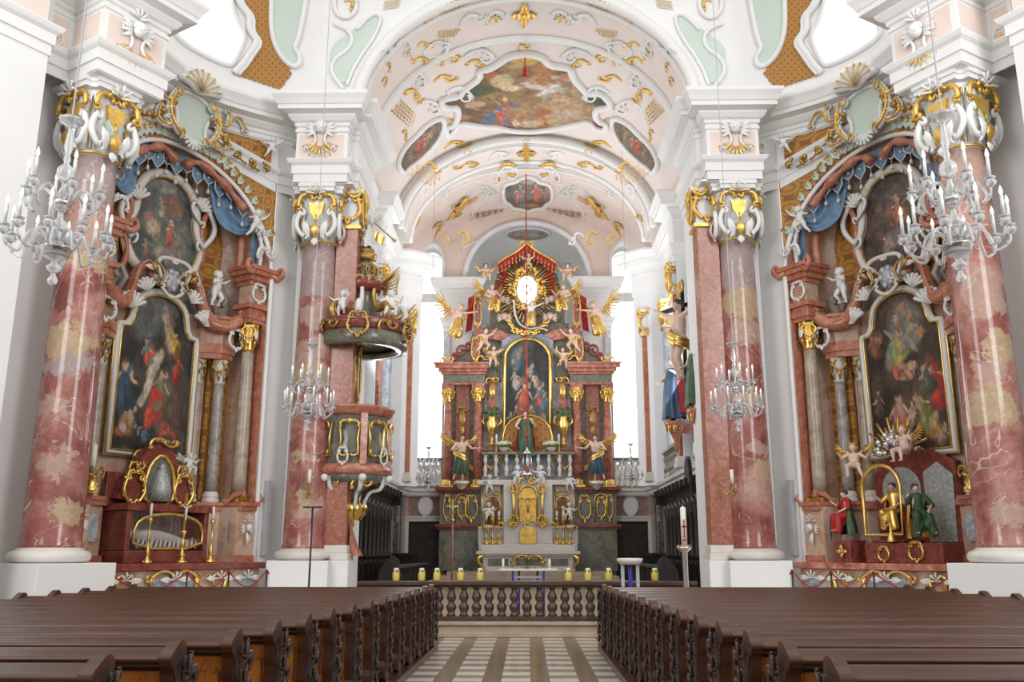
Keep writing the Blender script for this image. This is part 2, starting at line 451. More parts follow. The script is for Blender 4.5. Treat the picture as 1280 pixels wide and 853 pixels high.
M['greym'] = marble('grey_beige_marble', [(.19, .17, .15), (.33, .30, .27), (.46, .41, .36)], 2.5, (.6, .52, .45), .4)
M['greenm'] = marble('grey_green_marble', [(.085, .085, .06), (.17, .17, .13), (.26, .25, .20)], 1.6, (.42, .40, .33), .45)
M['bluem'] = marble('blue_grey_veined_marble', [(.14, .17, .20), (.33, .37, .41), (.62, .64, .66)], 1.1, (.8, .8, .8), .3, dist=2.5)
M['lightm'] = marble('white_blue_veined_marble', [(.42, .46, .50), (.62, .64, .66), (.76, .75, .74)], .8, (.35, .4, .45), .35, dist=2.5)
M['darkm'] = marble('black_veined_marble', [(.02, .025, .035), (.05, .06, .08), (.10, .11, .13)], 2.0, (.5, .5, .5), .5)
M['greyred'] = marble('muted_rose_marble', [(.25, .15, .12), (.36, .23, .19), (.44, .31, .26)], 3.0, (.5, .4, .35), .25)
M['silverbase'] = plain('grey_relief', (.45, .47, .47), .4, .3, var=.3, sc=14, bs=.6)
M['wax'] = plain('ivory_wax', (.86, .82, .68), .4, var=.03)
M['yellow'] = plain('yellow_wax', (.80, .60, .14), .4, var=.1)
M['green'] = plain('green_leaves', (.07, .16, .04), .6, var=.5, sc=20)
M['flower'] = plain('pale_flowers', (.62, .66, .42), .7, var=.3, sc=25, bs=.5)
M['bluecloth'] = plain('steel_blue_cloth', (.16, .27, .40), .65, var=.25, sc=4, bs=.3)
M['redcloth'] = plain('crimson_cloth', (.42, .02, .02), .55, var=.3, sc=5, bs=.3)
M['greencloth'] = plain('dark_green_cloth', (.05, .11, .05), .45, .2, var=.35, sc=6, bs=.3)
M['navycloth'] = plain('dark_blue_cloth', (.04, .08, .14), .45, .2, var=.35, sc=6, bs=.3)
M['rope'] = plain('red_rope', (.40, .02, .02), .7)
M['black'] = plain('black_iron', (.015, .015, .015), .45)
M['grey'] = plain('grey_enamel', (.42, .43, .45), .5)
M['blue'] = plain('blue_violet_enamel', (.05, .03, .33), .4)
M['doorwood'] = plain('dark_door_wood', (.028, .018, .014), .4, var=.4, sc=6, bs=.3)
M['carpet'] = plain('tan_stone', (.45, .36, .26), .3, var=.15, sc=3)
t = NT('clear_glass'); M['glass'] = t.fin((.97, .98, 1), .02, 0, Transmission_Weight=.66, IOR=1.5)
t = NT('dusty_pane'); t.t.nodes.remove(t.b); a_ = t.n('ShaderNodeBsdfTransparent'); b_ = t.n('ShaderNodeBsdfGlossy'); b_.inputs['Roughness'].default_value = .04; c_ = t.n('ShaderNodeMixShader'); c_.inputs[0].default_value = .10
t.l(a_.outputs[0], c_.inputs[1]); t.l(b_.outputs[0], c_.inputs[2]); t.l(c_.outputs[0], t.out.inputs[0]); M['pane'] = t.m
M['daylight'] = emit('bright_window_daylight', (.93, .97, 1.0), 1.15)
M['dayblue'] = emit('blue_white_window_daylight', (.50, .66, .88), .75)
M['glow'] = emit('glory_window_daylight', (.95, .98, 1.0), 2.5)
M['bulb'] = emit('candle_bulb', (1.0, .99, .96), .35)
M['tube'] = plain('silvery_candle_sleeve', (.72, .72, .70), .25, .3, var=.03)
# ochre damask with a gold lattice
t = NT('ochre_damask'); u = t.co('UV'); w = t.n('ShaderNodeMapping'); w.inputs['Rotation'].default_value = (0, 0, R(45)); w.inputs['Scale'].default_value = (3.2, 3.2, 3.2); t.l(u, w.inputs[0])
vo = t.n('ShaderNodeTexVoronoi', feature='F1', voronoi_dimensions='2D'); vo.inputs['Scale'].default_value = 1; vo.inputs['Randomness'].default_value = 0; t.l(w.outputs[0], vo.inputs['Vector'])
c = t.ramp(vo.outputs['Distance'], [(.12, (.50, .24, .045)), (.30, (.33, .13, .02)), (.42, (.55, .28, .06)), (.55, (.27, .10, .018))]); M['ochre'] = t.fin(c, .6)
# floor
t = NT('striped_stone_floor'); v = t.co(); sp = t.n('ShaderNodeSeparateXYZ'); t.l(v, sp.inputs[0])
fx = t.math('FRACT', t.math('DIVIDE', t.math('ADD', sp.outputs[0], 40.03), .62)); fy = t.math('FRACT', t.math('DIVIDE', sp.outputs[1], .62))
sx = t.math('LESS_THAN', fx, .60); sy = t.math('LESS_THAN', fy, .5)
n = t.noise(v, 2.2, 5, .6); n2 = t.noise(v, 30, 3)
br = t.ramp(n.outputs[0], [(.3, (.13, .09, .055)), (.7, (.24, .17, .11))]); pal = t.ramp(n.outputs[0], [(.3, (.56, .52, .45)), (.7, (.76, .73, .66))]); mid = t.ramp(n.outputs[0], [(.3, (.27, .21, .15)), (.7, (.38, .31, .24))])
c = t.mix(sx, br, t.mix(sy, mid, pal)); jx = t.math('GREATER_THAN', t.math('ABSOLUTE', t.math('SUBTRACT', fy, .5)), .488)
c = t.mix(t.math('MULTIPLY', jx, .5), c, (.1, .08, .06)); M['floor'] = t.fin(c, .2, 0, n2.outputs[0], .03)
# ------------------------------------------------------------------ plan data (left side; the right side is its mirror image)
ZCB, ZCT, ZA, ZF, ZC = 9.25, 10.8, 11.4, 12.35, 13.1       # capital, architrave, frieze, cornice levels
NC = Vector((-8.58, 16.7)); FC = Vector((-5.36, 22.0)); MC = (NC + FC) / 2
UU = (FC - NC).normalized(); WW = Vector((UU.y, -UU.x))
CH = {-1: Matrix(((UU.x, WW.x, 0, MC.x), (UU.y, WW.y, 0, MC.y), (0, 0, 1, 0), (0, 0, 0, 1)))}
CH[1] = SC(-1, 1, 1) @ CH[-1]
MIR = {-1: Matrix.Identity(4), 1: SC(-1, 1, 1)}
SN = {-1: 'left', 1: 'right'}
FACE = {-1: math.asin(WW.x), 1: -math.asin(WW.x)}            # rotation that turns a figure looking at -Y towards the nave axis
def cl(u, w, z=0.0, s=-1): return CH[s] @ Vector((u, w, z))
def wcurve(u): return -1.0 - .8 * cos(pi * max(-2.5, min(2.5, u)) / 5.0)
def l2(u, w): p = CH[-1] @ Vector((u, w, 0)); return (p.x, p.y)
nearp = [(-7.6, .3), (-4.6, .3), (-4.6, -.35), (-3.8, -.35), (-3.8, .65), (-2.35, .65), (-2.35, wcurve(-2.35))]
mid = [(-2.35 + 4.8 * i / 16, wcurve(-2.35 + 4.8 * i / 16)) for i in range(1, 17)]
PATH = [l2(*p) for p in nearp + mid] + [(-5.95, 22.45), (-5.95, 21.35), (-4.62, 21.35), (-4.62, 21.85), (-4.45, 21.85), (-4.45, 24.2), (-5.4, 24.2),
        (-5.4, 28.0), (-4.8, 28.0), (-4.8, 28.9), (-5.4, 28.9), (-5.4, 33.6), (-4.75, 33.75), (-4.15, 34.3), (-4.45, 34.75), (-5.3, 35.2)]
iN = len(nearp) + len(mid)
VA = 4.95
def vault(b, x): return ZC + b * sqrt(max(0, 1 - (x / VA) ** 2))
PEND = MB(); SURF = MB()     # everything the stucco ornaments and ceiling paintings are laid on
def struct(mb, name, m, parent=None, **k):
    o = mb.build(name, m, parent, **k)
    if parent is None: o['kind'] = 'structure'
    return o
# floors
f = MB(); f.box(-16, 16, -4, 18.12, -.2, 0); struct(f, 'floor', M['floor'])
f = MB(); f.box(-4.2, 4.2, 18.12, 24, -.2, .28); f.box(-5.4, 5.4, 24, 44, -.2, .28); struct(f, 'floor_chancel', M['carpet'])
f = MB(); f.box(-4.2, 4.2, 18.05, 18.2, .22, .285); f.box(-4.2, 4.2, 18.0, 18.12, 0, .10); o = struct(f, 'trim_chancel_step', M['carpet'], bevel=.01)
for s in (-1, 1):
    K = MIR[s]; side = SN[s]
    # main wall below the entablature
    w = MB(K)
    def strip(P, z0, z1, mb=w):
        mb.sweep(P, [(0, z0), (0, z1)])
    wallp = [l2(-7.6, .3), l2(-4.6, .3), l2(-4.6, -.9), l2(-2.45, -1.0)]
    strip(wallp, 0, ZC)
    strip([l2(2.45, -1.0), l2(4.2, -1.0)], 0, ZC)
    # soffit under the projecting blocks
    bl = MB(K); bl.M = CH[s]
    bl.box(-3.8, -2.35, -1.1, .65, ZCT - .02, ZCT + .05)
    # concave wall with the arched opening
    c = MB(CH[s]); H = 2.45; zs = 8.3; ry = 3.0
    def zarch(u): return zs + ry * sqrt(max(0, 1 - (u / H) ** 2))
    G = []
    for i in range(49):
        u = -H * cos(pi * i / 48)
        za = zarch(u); G.append([(u, wcurve(u), za + (ZA + .05 - za) * j / 4) for j in range(5)])
    c.grid([g[::-1] for g in G], smooth=False)
    cw = c
    SURF.join(c)
    struct(c, 'wall_%s_spandrel' % side, M['ochre'], uvf=lambda p: (p.x * .9 + p.y * .5, p.z * .8))
    # niche behind the opening, an apse shaped shell
    nn = MB(CH[s]); op = [(-H, z) for z in (0.0, 2, 4, 6, zs)] + [(-H * cos(pi * i / 28), zarch(-H * cos(pi * i / 28))) for i in range(1, 28)] + [(H, z) for z in (zs, 6, 4, 2, 0.0)]
    G = []
    for k in range(11):
        q = k / 10 * pi / 2; cc = cos(q); dd = sin(q)
        G.append([(u * cc, wcurve(u * cc) * (1 - dd) + (-2.85) * dd if k else wcurve(u), z if z <= zs else zs + (z - zs) * max(cc, .02) ** .7) for (u, z) in op])
    nn.grid(G)
    struct(nn, 'wall_%s_niche' % side, M['pinkm'], recalc=True)
    # white rim of the arch
    r = MB(CH[s])
    arc = [Vector((-H * cos(pi * i / 36), 0, zarch(-H * cos(pi * i / 36)))) for i in range(37)]
    arc = [Vector((-H, 0, z)) for z in (0, 3, 6)] + arc + [Vector((H, 0, z)) for z in (6, 3, 0)]
    for p in arc: p.y = wcurve(p.x) + .03
    r.tube(arc, .06, 8)
    struct(r, 'trim_%s_arch_rim' % side, M['white'])
    struct(w, 'wall_%s' % side, M['white'])
    struct(bl, 'trim_%s_block_soffit' % side, M['white'])
    # far column pier, red pilaster pier
    p = MB(K); p.box(-6.0, -4.65, 22.3, 24.2, 0, ZCT); p.box(-4.9, -4.47, 22.3, 24.2, 0, ZCT)
    p.box(-6.0, -4.45, 21.4, 24.2, ZCT - .02, ZCT + .03)
    struct(p, 'wall_%s_pier' % side, M['white'])
    # entablature: architrave, frieze, cornice
    e = MB(K)
    Pn = PATH[:iN]; Pf = PATH[iN - 1:]
    arch = [(0, ZCT), (.03, ZCT), (.03, ZCT + .22), (.07, ZCT + .22), (.07, ZA - .16), (.14, ZA - .10), (.18, ZA - .02), (.18, ZA), (0, ZA)]
    e.sweep(PATH[:7], arch); e.sweep([l2(2.45, wcurve(2.45))] + PATH[iN:iN + 12], arch)
    struct(e, 'trim_%s_architrave' % side, M['white'])
    # arched architrave that rises over the side altar
    e2 = MB(CH[s]); G = []
    for i in range(33):
        u = -2.4 + 4.8 * i / 32; w0 = wcurve(u); up = .62 * cos(pi * u / 4.8) ** 1.0
        G.append([(u, w0 + o, ZCT - .02 + z + up) for (o, z) in [(0, 0), (.05, 0), (.05, .22), (.09, .22), (.09, .44), (.16, .5), (.20, .58), (.20, .6), (0, .6)]])
    e2.grid([g[::-1] for g in G], smooth=False); struct(e2, 'trim_%s_raised_architrave' % side, M['white'], recalc=True)
    fz = MB(K); fz.sweep(PATH, [(0, ZA - .02), (0, ZF)]); SURF.join(fz)
    pk = struct(fz, 'wall_%s_frieze' % side, M['white'])
    e = MB(K); cor = [(0, ZF - .03), (.05, ZF), (.05, ZF + .08), (.12, ZF + .12), (.20, ZF + .22), (.20, ZF + .27), (.42, ZF + .31), (.42, ZF + .42), (.45, ZF + .44), (.50, ZF + .55), (.57, ZF + .66), (.57, ZC), (-.4, ZC)]
    e.sweep(PATH, cor); e.sweep(PATH, [(.0, ZF - .18), (.035, ZF - .16), (.035, ZF - .08), (0, ZF - .06)])
    SURF.join(e); struct(e, 'trim_%s_cornice' % side, M['white'])
    # nave pendentive wall above the cornice
    pv = MB(K); G = []
    base = [l2(-7.6, .3), l2(-4.6, .3)] + [l2(-3.8 + 6.0 * i / 14, -.9 - .9 * cos(pi * (-3.8 + 6.0 * i / 14 + .8) / 6.2)) for i in range(15)] + [(-6.0, 22.2)]
    for j in range(13):
        z = ZC - .02 + 4.9 * j / 12; q = (z - ZC) / 4.9; lean = 1.6 * q * q + .25 * q
        xa = 4.62 * sqrt(max(0, 1 - ((z - ZC) / 3.95) ** 2)) if z < ZC + 3.95 else 0
        row = []
        for (x, y) in base:
            c0 = Vector((0, 12)); d = (c0 - Vector((x, y))).normalized() * lean; row.append((x + d.x, y + d.y, z))
        a = Vector(row[-1]); b = Vector((-xa, 21.9, z))
        for k in range(1, 9): row.append(tuple(a.lerp(b, k / 8)))
        G.append(row)
    pv.grid(G); SURF.join(pv); PEND.join(pv); struct(pv, 'ceiling_nave_%s' % side, M['white'])
    # chancel wall
    cw = MB(K)
    cp = [(-4.5, 24.2), (-5.4, 24.2), (-5.4, 28.0), (-4.85, 28.0), (-4.85, 28.9), (-5.4, 28.9), (-5.4, 33.6), (-4.8, 33.75), (-4.2, 34.3), (-4.5, 34.75), (-5.25, 35.0)]
    cw.sweep(cp, [(0, 4.0), (0, ZA)]); struct(cw, 'wall_chancel_%s_upper' % side, M['white2'])
    cw = MB(K); cp2 = [(-4.5, 24.2), (-5.1, 24.2), (-5.1, 34.9), (-4.95, 36.9)]
    cw.sweep(cp2, [(0, 0), (0, 4.0)]); struct(cw, 'wall_chancel_%s_lower' % side, M['greyred'])
    cw = MB(K); cw.sweep([(-4.45, 24.2), (-5.0, 24.3), (-5.0, 34.9), (-4.85, 36.8), (-3.1, 36.8)], [(-1, 3.78), (.02, 3.78), (.08, 3.84), (.10, 3.92), (.20, 3.98), (.24, 4.08), (-1, 4.1)])
    struct(cw, 'trim_%s_gallery_cornice' % side, M['white'])
    # end wall with door, gallery opening, pier
    ew = MB(K)
    ew.box(-5.2, -4.86, 37.0, 37.2, 0, 3.9); ew.box(-4.86, -3.46, 37.0, 37.2, 2.78, 3.9); ew.box(-3.46, -3.0, 37.0, 37.2, 0, 3.9)
    struct(ew, 'wall_apse_%s_lower' % side, M['greyred'])
    ew = MB(K); ew.box(-3.55, -2.35, 37.5, 38.1, 3.9, ZA); ew.box(-5.3, -4.95, 37.3, 38.6, 3.9, ZC)
    ew.box(-5.3, -3.3, 38.6, 38.8, 3.9, 16.5)
    struct(ew, 'wall_apse_%s_upper' % side, M['white'])
    ew = MB(K); P5 = [(-3.6, 38.6), (-3.6, 37.45), (-2.3, 37.45), (-2.3, 38.6), (-2.9, 38.9), (-2.9, 42.2)]
    ew.sweep(P5, arch); ew.sweep(P5, cor); ew.sweep(P5, [(0, ZA), (0, ZF)]); ew.sweep([(-2.9, 38.1), (-2.9, 42.2)], [(0, 3), (0, ZC)])
    struct(ew, 'trim_%s_apse_cornice' % side, M['white'])
    # tall bright window above the gallery (in the recess wall) with thin bars
    wn = MB(K); wn.box(-4.9, -3.62, 38.50, 38.56, 5.2, 12.4)
    q = [(-4.26 + .64 * cos(pi * i / 16), 13.8 + .98 * sin(pi * i / 16)) for i in range(17)]; wn.ext([(-3.62, 12.8)] + q + [(-4.9, 12.8)], 38.50, 38.56)
    wo = struct(wn, 'window_%d' % (1 if s < 0 else 2), M['daylight'])
    fb = MB(K); fb.box(-4.95, -3.57, 38.44, 38.5, 12.4, 12.8); fb.box(-4.95, -3.57, 38.44, 38.5, 5.1, 5.2)
    fb.tube([(-3.55, 38.46, 12.8)] + [(x, 38.46, z) for (x, z) in q] + [(-4.93, 38.46, 12.8)], .06, 6)
    fb.build('window_frame', M['white'], wo)
    # door
    d = MB(K); d.box(-4.84, -3.48, 37.06, 37.12, 0.28, 2.78)
    do = struct(d, 'door_%d' % (1 if s < 0 else 2), M['doorwood'])
    d = MB(K)
    for (a, b) in ((-4.76, -4.22), (-4.10, -3.56)):
        for (z0, z1) in ((.45, 1.2), (1.35, 2.1), (2.2, 2.7)): d.box(a, b, 37.02, 37.06, z0, z1)
    d.build('door_panel', M['doorwood'], do, bevel=.02)
    d = MB(K); d.box(-5.0, -4.82, 36.9, 37.04, .28, 2.95); d.box(-3.5, -3.32, 36.9, 37.04, .28, 2.95); d.box(-5.0, -3.32, 36.88, 37.04, 2.78, 2.96); d.box(-5.04, -3.28, 36.84, 37.0, 2.92, 3.0)
    struct(d, 'trim_door_frame_%s' % side, M['cream'], bevel=.015)
    d = MB(K); d.lathe([(0, 0), (.30, 0), (.34, .03), (.31, .07), (.24, .08), (0, .08)], (0, 0, 0), 24, cap=False)
    o2 = MB(); o2.join(d, T(s * 4.16, 36.98, 3.4) @ RX(pi / 2) @ SC(.95, 1.25, 1) if s > 0 else T(-4.16, 36.98, 3.4) @ RX(pi / 2) @ SC(.95, 1.25, 1))
    struct(o2, 'trim_oval_panel_%s' % side, M['white'])
    # vault: plain part with a lunette window over each gallery, ribs
    for nm, y0, y1, b, m in (('triumphal_arch', 21.9, 24.2, 3.55, 'pinkpale'), ('chancel', 24.2, 31.0, 3.72, 'pinkpale'), ('second_arch', 31.0, 32.6, 3.35, 'pinkpale'), ('choir', 32.6, 37.45, 3.22, 'pink')):
        vb = MB(K); VV = 4.5 if 'arch' in nm else VA; G = []
        for i in range(25):
            a = pi / 2 * i / 24; x = -VV * cos(a)
            G.append([(x, y0 + (y1 - y0) * j / 8, ZC + b * sin(a)) for j in range(9)])
        vb.grid(G)
        if False:
            keep = []
            for ff, sm in zip(vb.f, vb.sm):
                cc = sum((vb.v[i] for i in ff), Vector()) / len(ff)
                if not (abs(abs(cc.x) - 4.3) < .62 and cc.y > 34.3): keep.append((ff, sm))
            vb.f = [k[0] for k in keep]; vb.sm = [k[1] for k in keep]
        SURF.join(vb); struct(vb, 'ceiling_%s_%s' % (nm, side), M[m])
    # white mouldings on the arch edges
    ed = MB(K)
    for (y, b, VV, r_) in ((21.9, 3.62, 4.55, .16), (22.25, 3.52, 4.47, .07), (24.15, 3.50, 4.45, .10), (24.5, 3.66, 4.9, .08), (30.9, 3.45, 4.6, .13), (31.2, 3.33, 4.47, .06), (32.5, 3.3, 4.45, .09), (32.9, 3.17, 4.85, .06)):
        ed.tube([(-VV * cos(pi / 2 * i / 30), y, ZC + b * sin(pi / 2 * i / 30)) for i in range(31)], r_, 8)
    struct(ed, 'trim_%s_arch_mouldings' % side, M['white'])
    # infill between rib faces and the wider vault
    inf = MB(K)
    for (y, b0, b1, V1) in ((24.2, 3.5, 3.8, VA + .3), (31.0, 3.3, 3.8, VA + .3), (32.6, 3.1, 3.5, VA + .2)):
        G = [[(-4.45 * cos(pi / 2 * i / 24), y, ZC + b0 * sin(pi / 2 * i / 24)), (-V1 * cos(pi / 2 * i / 24), y, ZC + max(b1, b0 + .02) * sin(pi / 2 * i / 24))] for i in range(25)]
        inf.grid(G, smooth=False)
    struct(inf, 'wall_%s_arch_faces' % side, M['white'])
    # end wall of the choir above the cornice: apse arch in the middle, window arch at the side
    ar = MB(K); Y = 37.45; b = 3.25
    rA = 2.72; cz = ZC + .05; xs = [-VA * cos(pi / 2 * i / 48) for i in range(49)]; G = []
    for x in xs:
        zt = ZC + b * sqrt(max(0, 1 - (x / VA) ** 2)); zb = ZC
        if abs(x) < rA: zb = cz + sqrt(rA * rA - x * x) * .96
        G.append([(x, Y, min(zb, zt)), (x, Y, zt)])
    # leave the side window arch open
    G2 = []
    for g in G:
        x = g[0][0]; q = abs(abs(x) - 4.25)
        if q < .6: zz = 13.9 + sqrt(.36 - q * q) * 1.6; g = [(x, Y, min(zz, g[1][2])), g[1]]
        G2.append(g)
    ar.grid(G2, smooth=False)
    struct(ar, 'wall_apse_%s_arch' % side, M['pink'])
    at = MB(K); at.tube([(-rA * cos(pi / 2 * i / 24), Y - .03, cz + rA * .96 * sin(pi / 2 * i / 24)) for i in range(25)], .14, 8)
    at.tube([(-4.87, Y - .05, 13.1)] + [(-4.25 - .62 * cos(pi * i / 16), Y - .05, 13.9 + .96 * sin(pi * i / 16)) for i in range(17)] + [(-3.63, Y - .05, 13.1)], .07, 8)
    struct(at, 'trim_%s_apse_arch' % side, M['white'])
    lw = MB(K); aa = [(-4.93, 13.0)] + [(-4.27 - .66 * cos(pi * i / 16), 13.9 + 1.0 * sin(pi * i / 16)) for i in range(17)] + [(-3.61, 13.0)]
    lw.grid([[(x, 37.42, z), (x, 38.62, z)] for (x, z) in aa])
    struct(lw, 'wall_lunette_%s' % side, M['white'])
    # chancel side window with a bluish leaded pane (bay 1)
    cwn = MB(K); cwn.box(-5.38, -5.30, 25.7, 27.6, 4.9, 10.3); wo = struct(cwn, 'window_%d' % (3 if s < 0 else 4), M['dayblue'])
    cb = MB(K)
    for y in (25.7, 26.33, 26.97, 27.6): cb.box(-5.31, -5.25, y - .03, y + .03, 4.9, 10.3)
    for k in range(9): cb.box(-5.31, -5.26, 25.7, 27.6, 4.88 + k * .67, 4.92 + k * .67)
    cb.build('window_frame', M['black'], wo)
    cb = MB(K); cb.box(-5.38, -5.15, 25.4, 25.68, 4.7, 10.5); cb.box(-5.38, -5.15, 27.62, 27.9, 4.7, 10.5); cb.box(-5.38, -5.1, 25.4, 27.9, 4.5, 4.88); struct(cb, 'trim_%s_window_reveal' % side, M['white'], bevel=.02)
    # second bay: lighter window
    cwn = MB(K); cwn.box(-5.38, -5.33, 31.0, 32.4, 5.4, 11.2); struct(cwn, 'window_%d' % (5 if s < 0 else 6), M['daylight'])
# apse behind the high altar
a = MB(); G = []
for i in range(17):
    an = pi * i / 16; row = []
    for j in range(9):
        y = 37.45 + 4.6 * sin(pi / 2 * j / 8) if False else 37.45 + 4.6 * j / 8
        rr = 2.9; hz = 2.75 if j < 8 else 2.72
        row.append((-rr * cos(an), y, ZC + hz * sin(an)))
    G.append(row)
a.grid(G); SURF.join(a); struct(a, 'ceiling_apse', M['white'])
a = MB(); a.box(-3.2, 3.2, 42.0, 42.2, 0, 16); struct(a, 'wall_apse_back', M['white'])
a = MB(); a.ball((0, 41.9, 13.1), (.55, .1, .85), 16, 10); struct(a, 'window_7', M['glow'])
for s in (-1, 1):
    a = MB(MIR[s]); a.box(-2.86, -2.8, 39.0, 41.2, 11.2, 14.8); struct(a, 'window_%d' % (8 if s < 0 else 9), M['daylight'])

# upper nave windows: a shaped bright opening with a rocaille frame in a damask panel, read off the photo and laid on the pendentive
SB = BVHTree.FromPolygons([tuple(p) for p in SURF.v], SURF.f)
PB = BVHTree.FromPolygons([tuple(p) for p in PEND.v], PEND.f); USE = [None]
def hit(px, py, off=.03):
    d = ray(px, py); loc, nrm, i, dist = (USE[0] or SB).ray_cast(CAM, d)
    if loc is None: return atY(px, py, 22), Vector((0, -1, 0))
    if nrm.dot(d) > 0: nrm = -nrm
    return loc + nrm * off, nrm
def patch(name, poly, m, off, step=4, parent=None, uvf='m', label=None, kindof='trim'):
    """a panel that follows the surface behind an outline given in photo pixels"""
    xs = [p[0] for p in poly]; ys = [p[1] for p in poly]; x0, x1, y0, y1 = min(xs), max(xs), min(ys), max(ys)
    b = MB(); idx = {}; uv = []
    nx = int((x1 - x0) / step) + 2; ny = int((y1 - y0) / step) + 2
    def vid(i, j):
        if (i, j) not in idx:
            x = x0 + i * step; y = y0 + j * step; p, n = hit(x, y, off); idx[(i, j)] = len(b.v); b.v.append(p)
            uv.append(((x - x0) / (x1 - x0), 1 - (y - y0) / (y1 - y0)) if uvf == 'n' else (x * .05, y * .05))
        return idx[(i, j)]
    for i in range(nx):
        for j in range(ny):
            if inpoly(x0 + (i + .5) * step, y0 + (j + .5) * step, poly):
                q = [vid(i, j), vid(i, j + 1), vid(i + 1, j + 1), vid(i + 1, j)]
                pp = [b.v[k] for k in q]
                if max((pp[k] - pp[(k + 1) % 4]).length for k in range(4)) < 3: b.f.append(q); b.sm.append(True)
    if not b.f: return None
    gp_ = {}
    par = {}
    def fd(a):
        while par.setdefault(a, a) != a: a = par[a]
        return a
    for q in b.f:
        for k in q[1:]:
            x_, y_ = fd(q[0]), fd(k)
            if x_ != y_: par[y_] = x_
    for q in b.f: gp_.setdefault(fd(q[0]), []).append(q)
    b.f = max(gp_.values(), key=len); used = sorted({k for q in b.f for k in q}); mp = {k: i for i, k in enumerate(used)}
    b.v = [b.v[k] for k in used]; uv = [uv[k] for k in used]; b.f = [[mp[k] for k in q] for q in b.f]; b.sm = [True] * len(b.f)
    verts = [p.copy() for p in b.v]
    o = b.build(name, m, parent)
    l = o.data.uv_layers.new(name='UVMap')
    for lp in o.data.loops: l.data[lp.index].uv = uv[lp.vertex_index]
    if m.name in PAINT: paint_mesh(o, uv)
    return o
def rim(poly, r=.08, off=.03, closed=True, n=7, step=5, mb=None):
    """a moulding that follows an outline given in photo pixels along the surface"""
    P = []; n_ = len(poly)
    for i in range(n_ if closed else n_ - 1):
        a = Vector(poly[i]); b_ = Vector(poly[(i + 1) % n_]); k = max(1, int((b_ - a).length / step))
        for j in range(k): P.append(a.lerp(b_, j / k))
    if not closed: P.append(Vector(poly[-1]))
    Q = [hit(p.x, p.y, off)[0] for p in P]
    runs = [[Q[0]]]
    for a, b_ in zip(Q, Q[1:] + ([Q[0]] if closed else [])):
        if (a - b_).length > 1.0: runs.append([b_])
        else: runs[-1].append(b_)
    mb = mb or MB()
    for rn in runs:
        if len(rn) > 1: mb.tube(rn, r, n)
    return mb
def mirx(P, s): return P if s < 0 else [(1320 - x, y) for (x, y) in P][::-1]
OW = [(205, -30), (215, 10), (222, 35), (216, 42), (240, 62), (285, 84), (292, 78), (303, 55), (305, 42), (297, 30), (290, 12), (284, -30)]
OCH = [(300, -30), (322, -30), (345, -30), (338, 8), (337, 40), (345, 65), (358, 82), (365, 92), (350, 112), (290, 92), (302, 78), (318, 60), (322, 45), (315, 35), (312, 15), (305, 0)]
USE[0] = PB
OW = smooth_poly(OW, 2); OCH = [p for p in OCH]
for s in (-1, 1):
    side = SN[s]; n0 = 10 if s < 0 else 11
    o = patch('ceiling_damask_panel_' + side, mirx(OCH, s), M['ochre'], .03, 2); o and tag(o, kind='structure')
    o = patch('window_%d' % n0, mirx(OW, s), M['daylight'], .02, 3); tag(o, kind='structure')
    rm = rim(mirx(OW, s), .07, .03); rm.build('window_frame', M['white'], o)
    rk = MB(); fr = [(284, -30), (298, 5), (312, 20), (310, 38), (322, 52), (312, 66), (303, 80), (292, 92)]
    rim(smooth_poly(mirx(fr, s), 2, False), .09, .06, False, mb=rk); rim(smooth_poly([(x + (5 if s < 0 else -5), y + 2) for (x, y) in mirx(fr, s)], 2, False), .05, .08, False, mb=rk); struct(rk, 'trim_window_rocaille_' + side, M['white'])
    gp = [(340, -30), (338, 10), (338, 40), (346, 66), (362, 84), (373, 82), (374, 70), (366, 60), (372, 50), (382, 0), (384, -30)]
    o = patch('ceiling_green_panel_' + side, smooth_poly(mirx(gp[:6] + [(372, 50), (382, 0), (384, -30)], s), 1), M['mint'], .03, 2); o and tag(o, kind='structure')
    rk = rim(smooth_poly(mirx(gp, s), 2, False), .07, .05, False); struct(rk, 'trim_green_panel_' + side, M['white'])
    g2 = [(416, 55), (440, 40), (465, 20), (476, 20), (470, 45), (445, 80), (434, 108), (420, 100), (412, 80)]
    o = patch('ceiling_pendentive_panel_' + side, smooth_poly(mirx(g2, s), 2), M['mint'], .03, 2); o and tag(o, kind='structure')
    rk = rim(smooth_poly(mirx([(430, 112), (414, 92), (417, 75), (440, 60), (440, 40), (418, 30)], s), 2, False), .06, .05, False); rim(smooth_poly(mirx([(434, 108), (445, 80), (470, 45), (478, 20), (465, 18), (446, 38)], s), 2, False), .05, .05, False, mb=rk)
    circ = [(432 + 14 * cos(t_), 5 + 18 * sin(t_)) for t_ in [2 * pi * i / 16 for i in range(16)]]; rim(mirx(circ, s), .06, .05, mb=rk)
    struct(rk, 'trim_pendentive_scroll_' + side, M['white'])
    USE[0] = None
    # pink panels on the frieze
    fp = MB(MIR[s]); z0, z1 = ZA + .08, ZF - .24
    fp.box(-5.85, -4.72, 21.335, 21.35, z0, z1); fp.M = CH[s]; fp.box(-3.7, -2.45, .65, .665, z0, z1); fp.box(-3.815, -3.8, -.25, .55, z0, z1); fp.box(-4.55, -3.9, -.35, -.335, z0, z1); fp.box(-5.6, -4.7, .3, .315, z0, z1)
    struct(fp, 'trim_%s_pink_frieze_panels' % side, M['pink'])
    USE[0] = PB
USE[0] = None
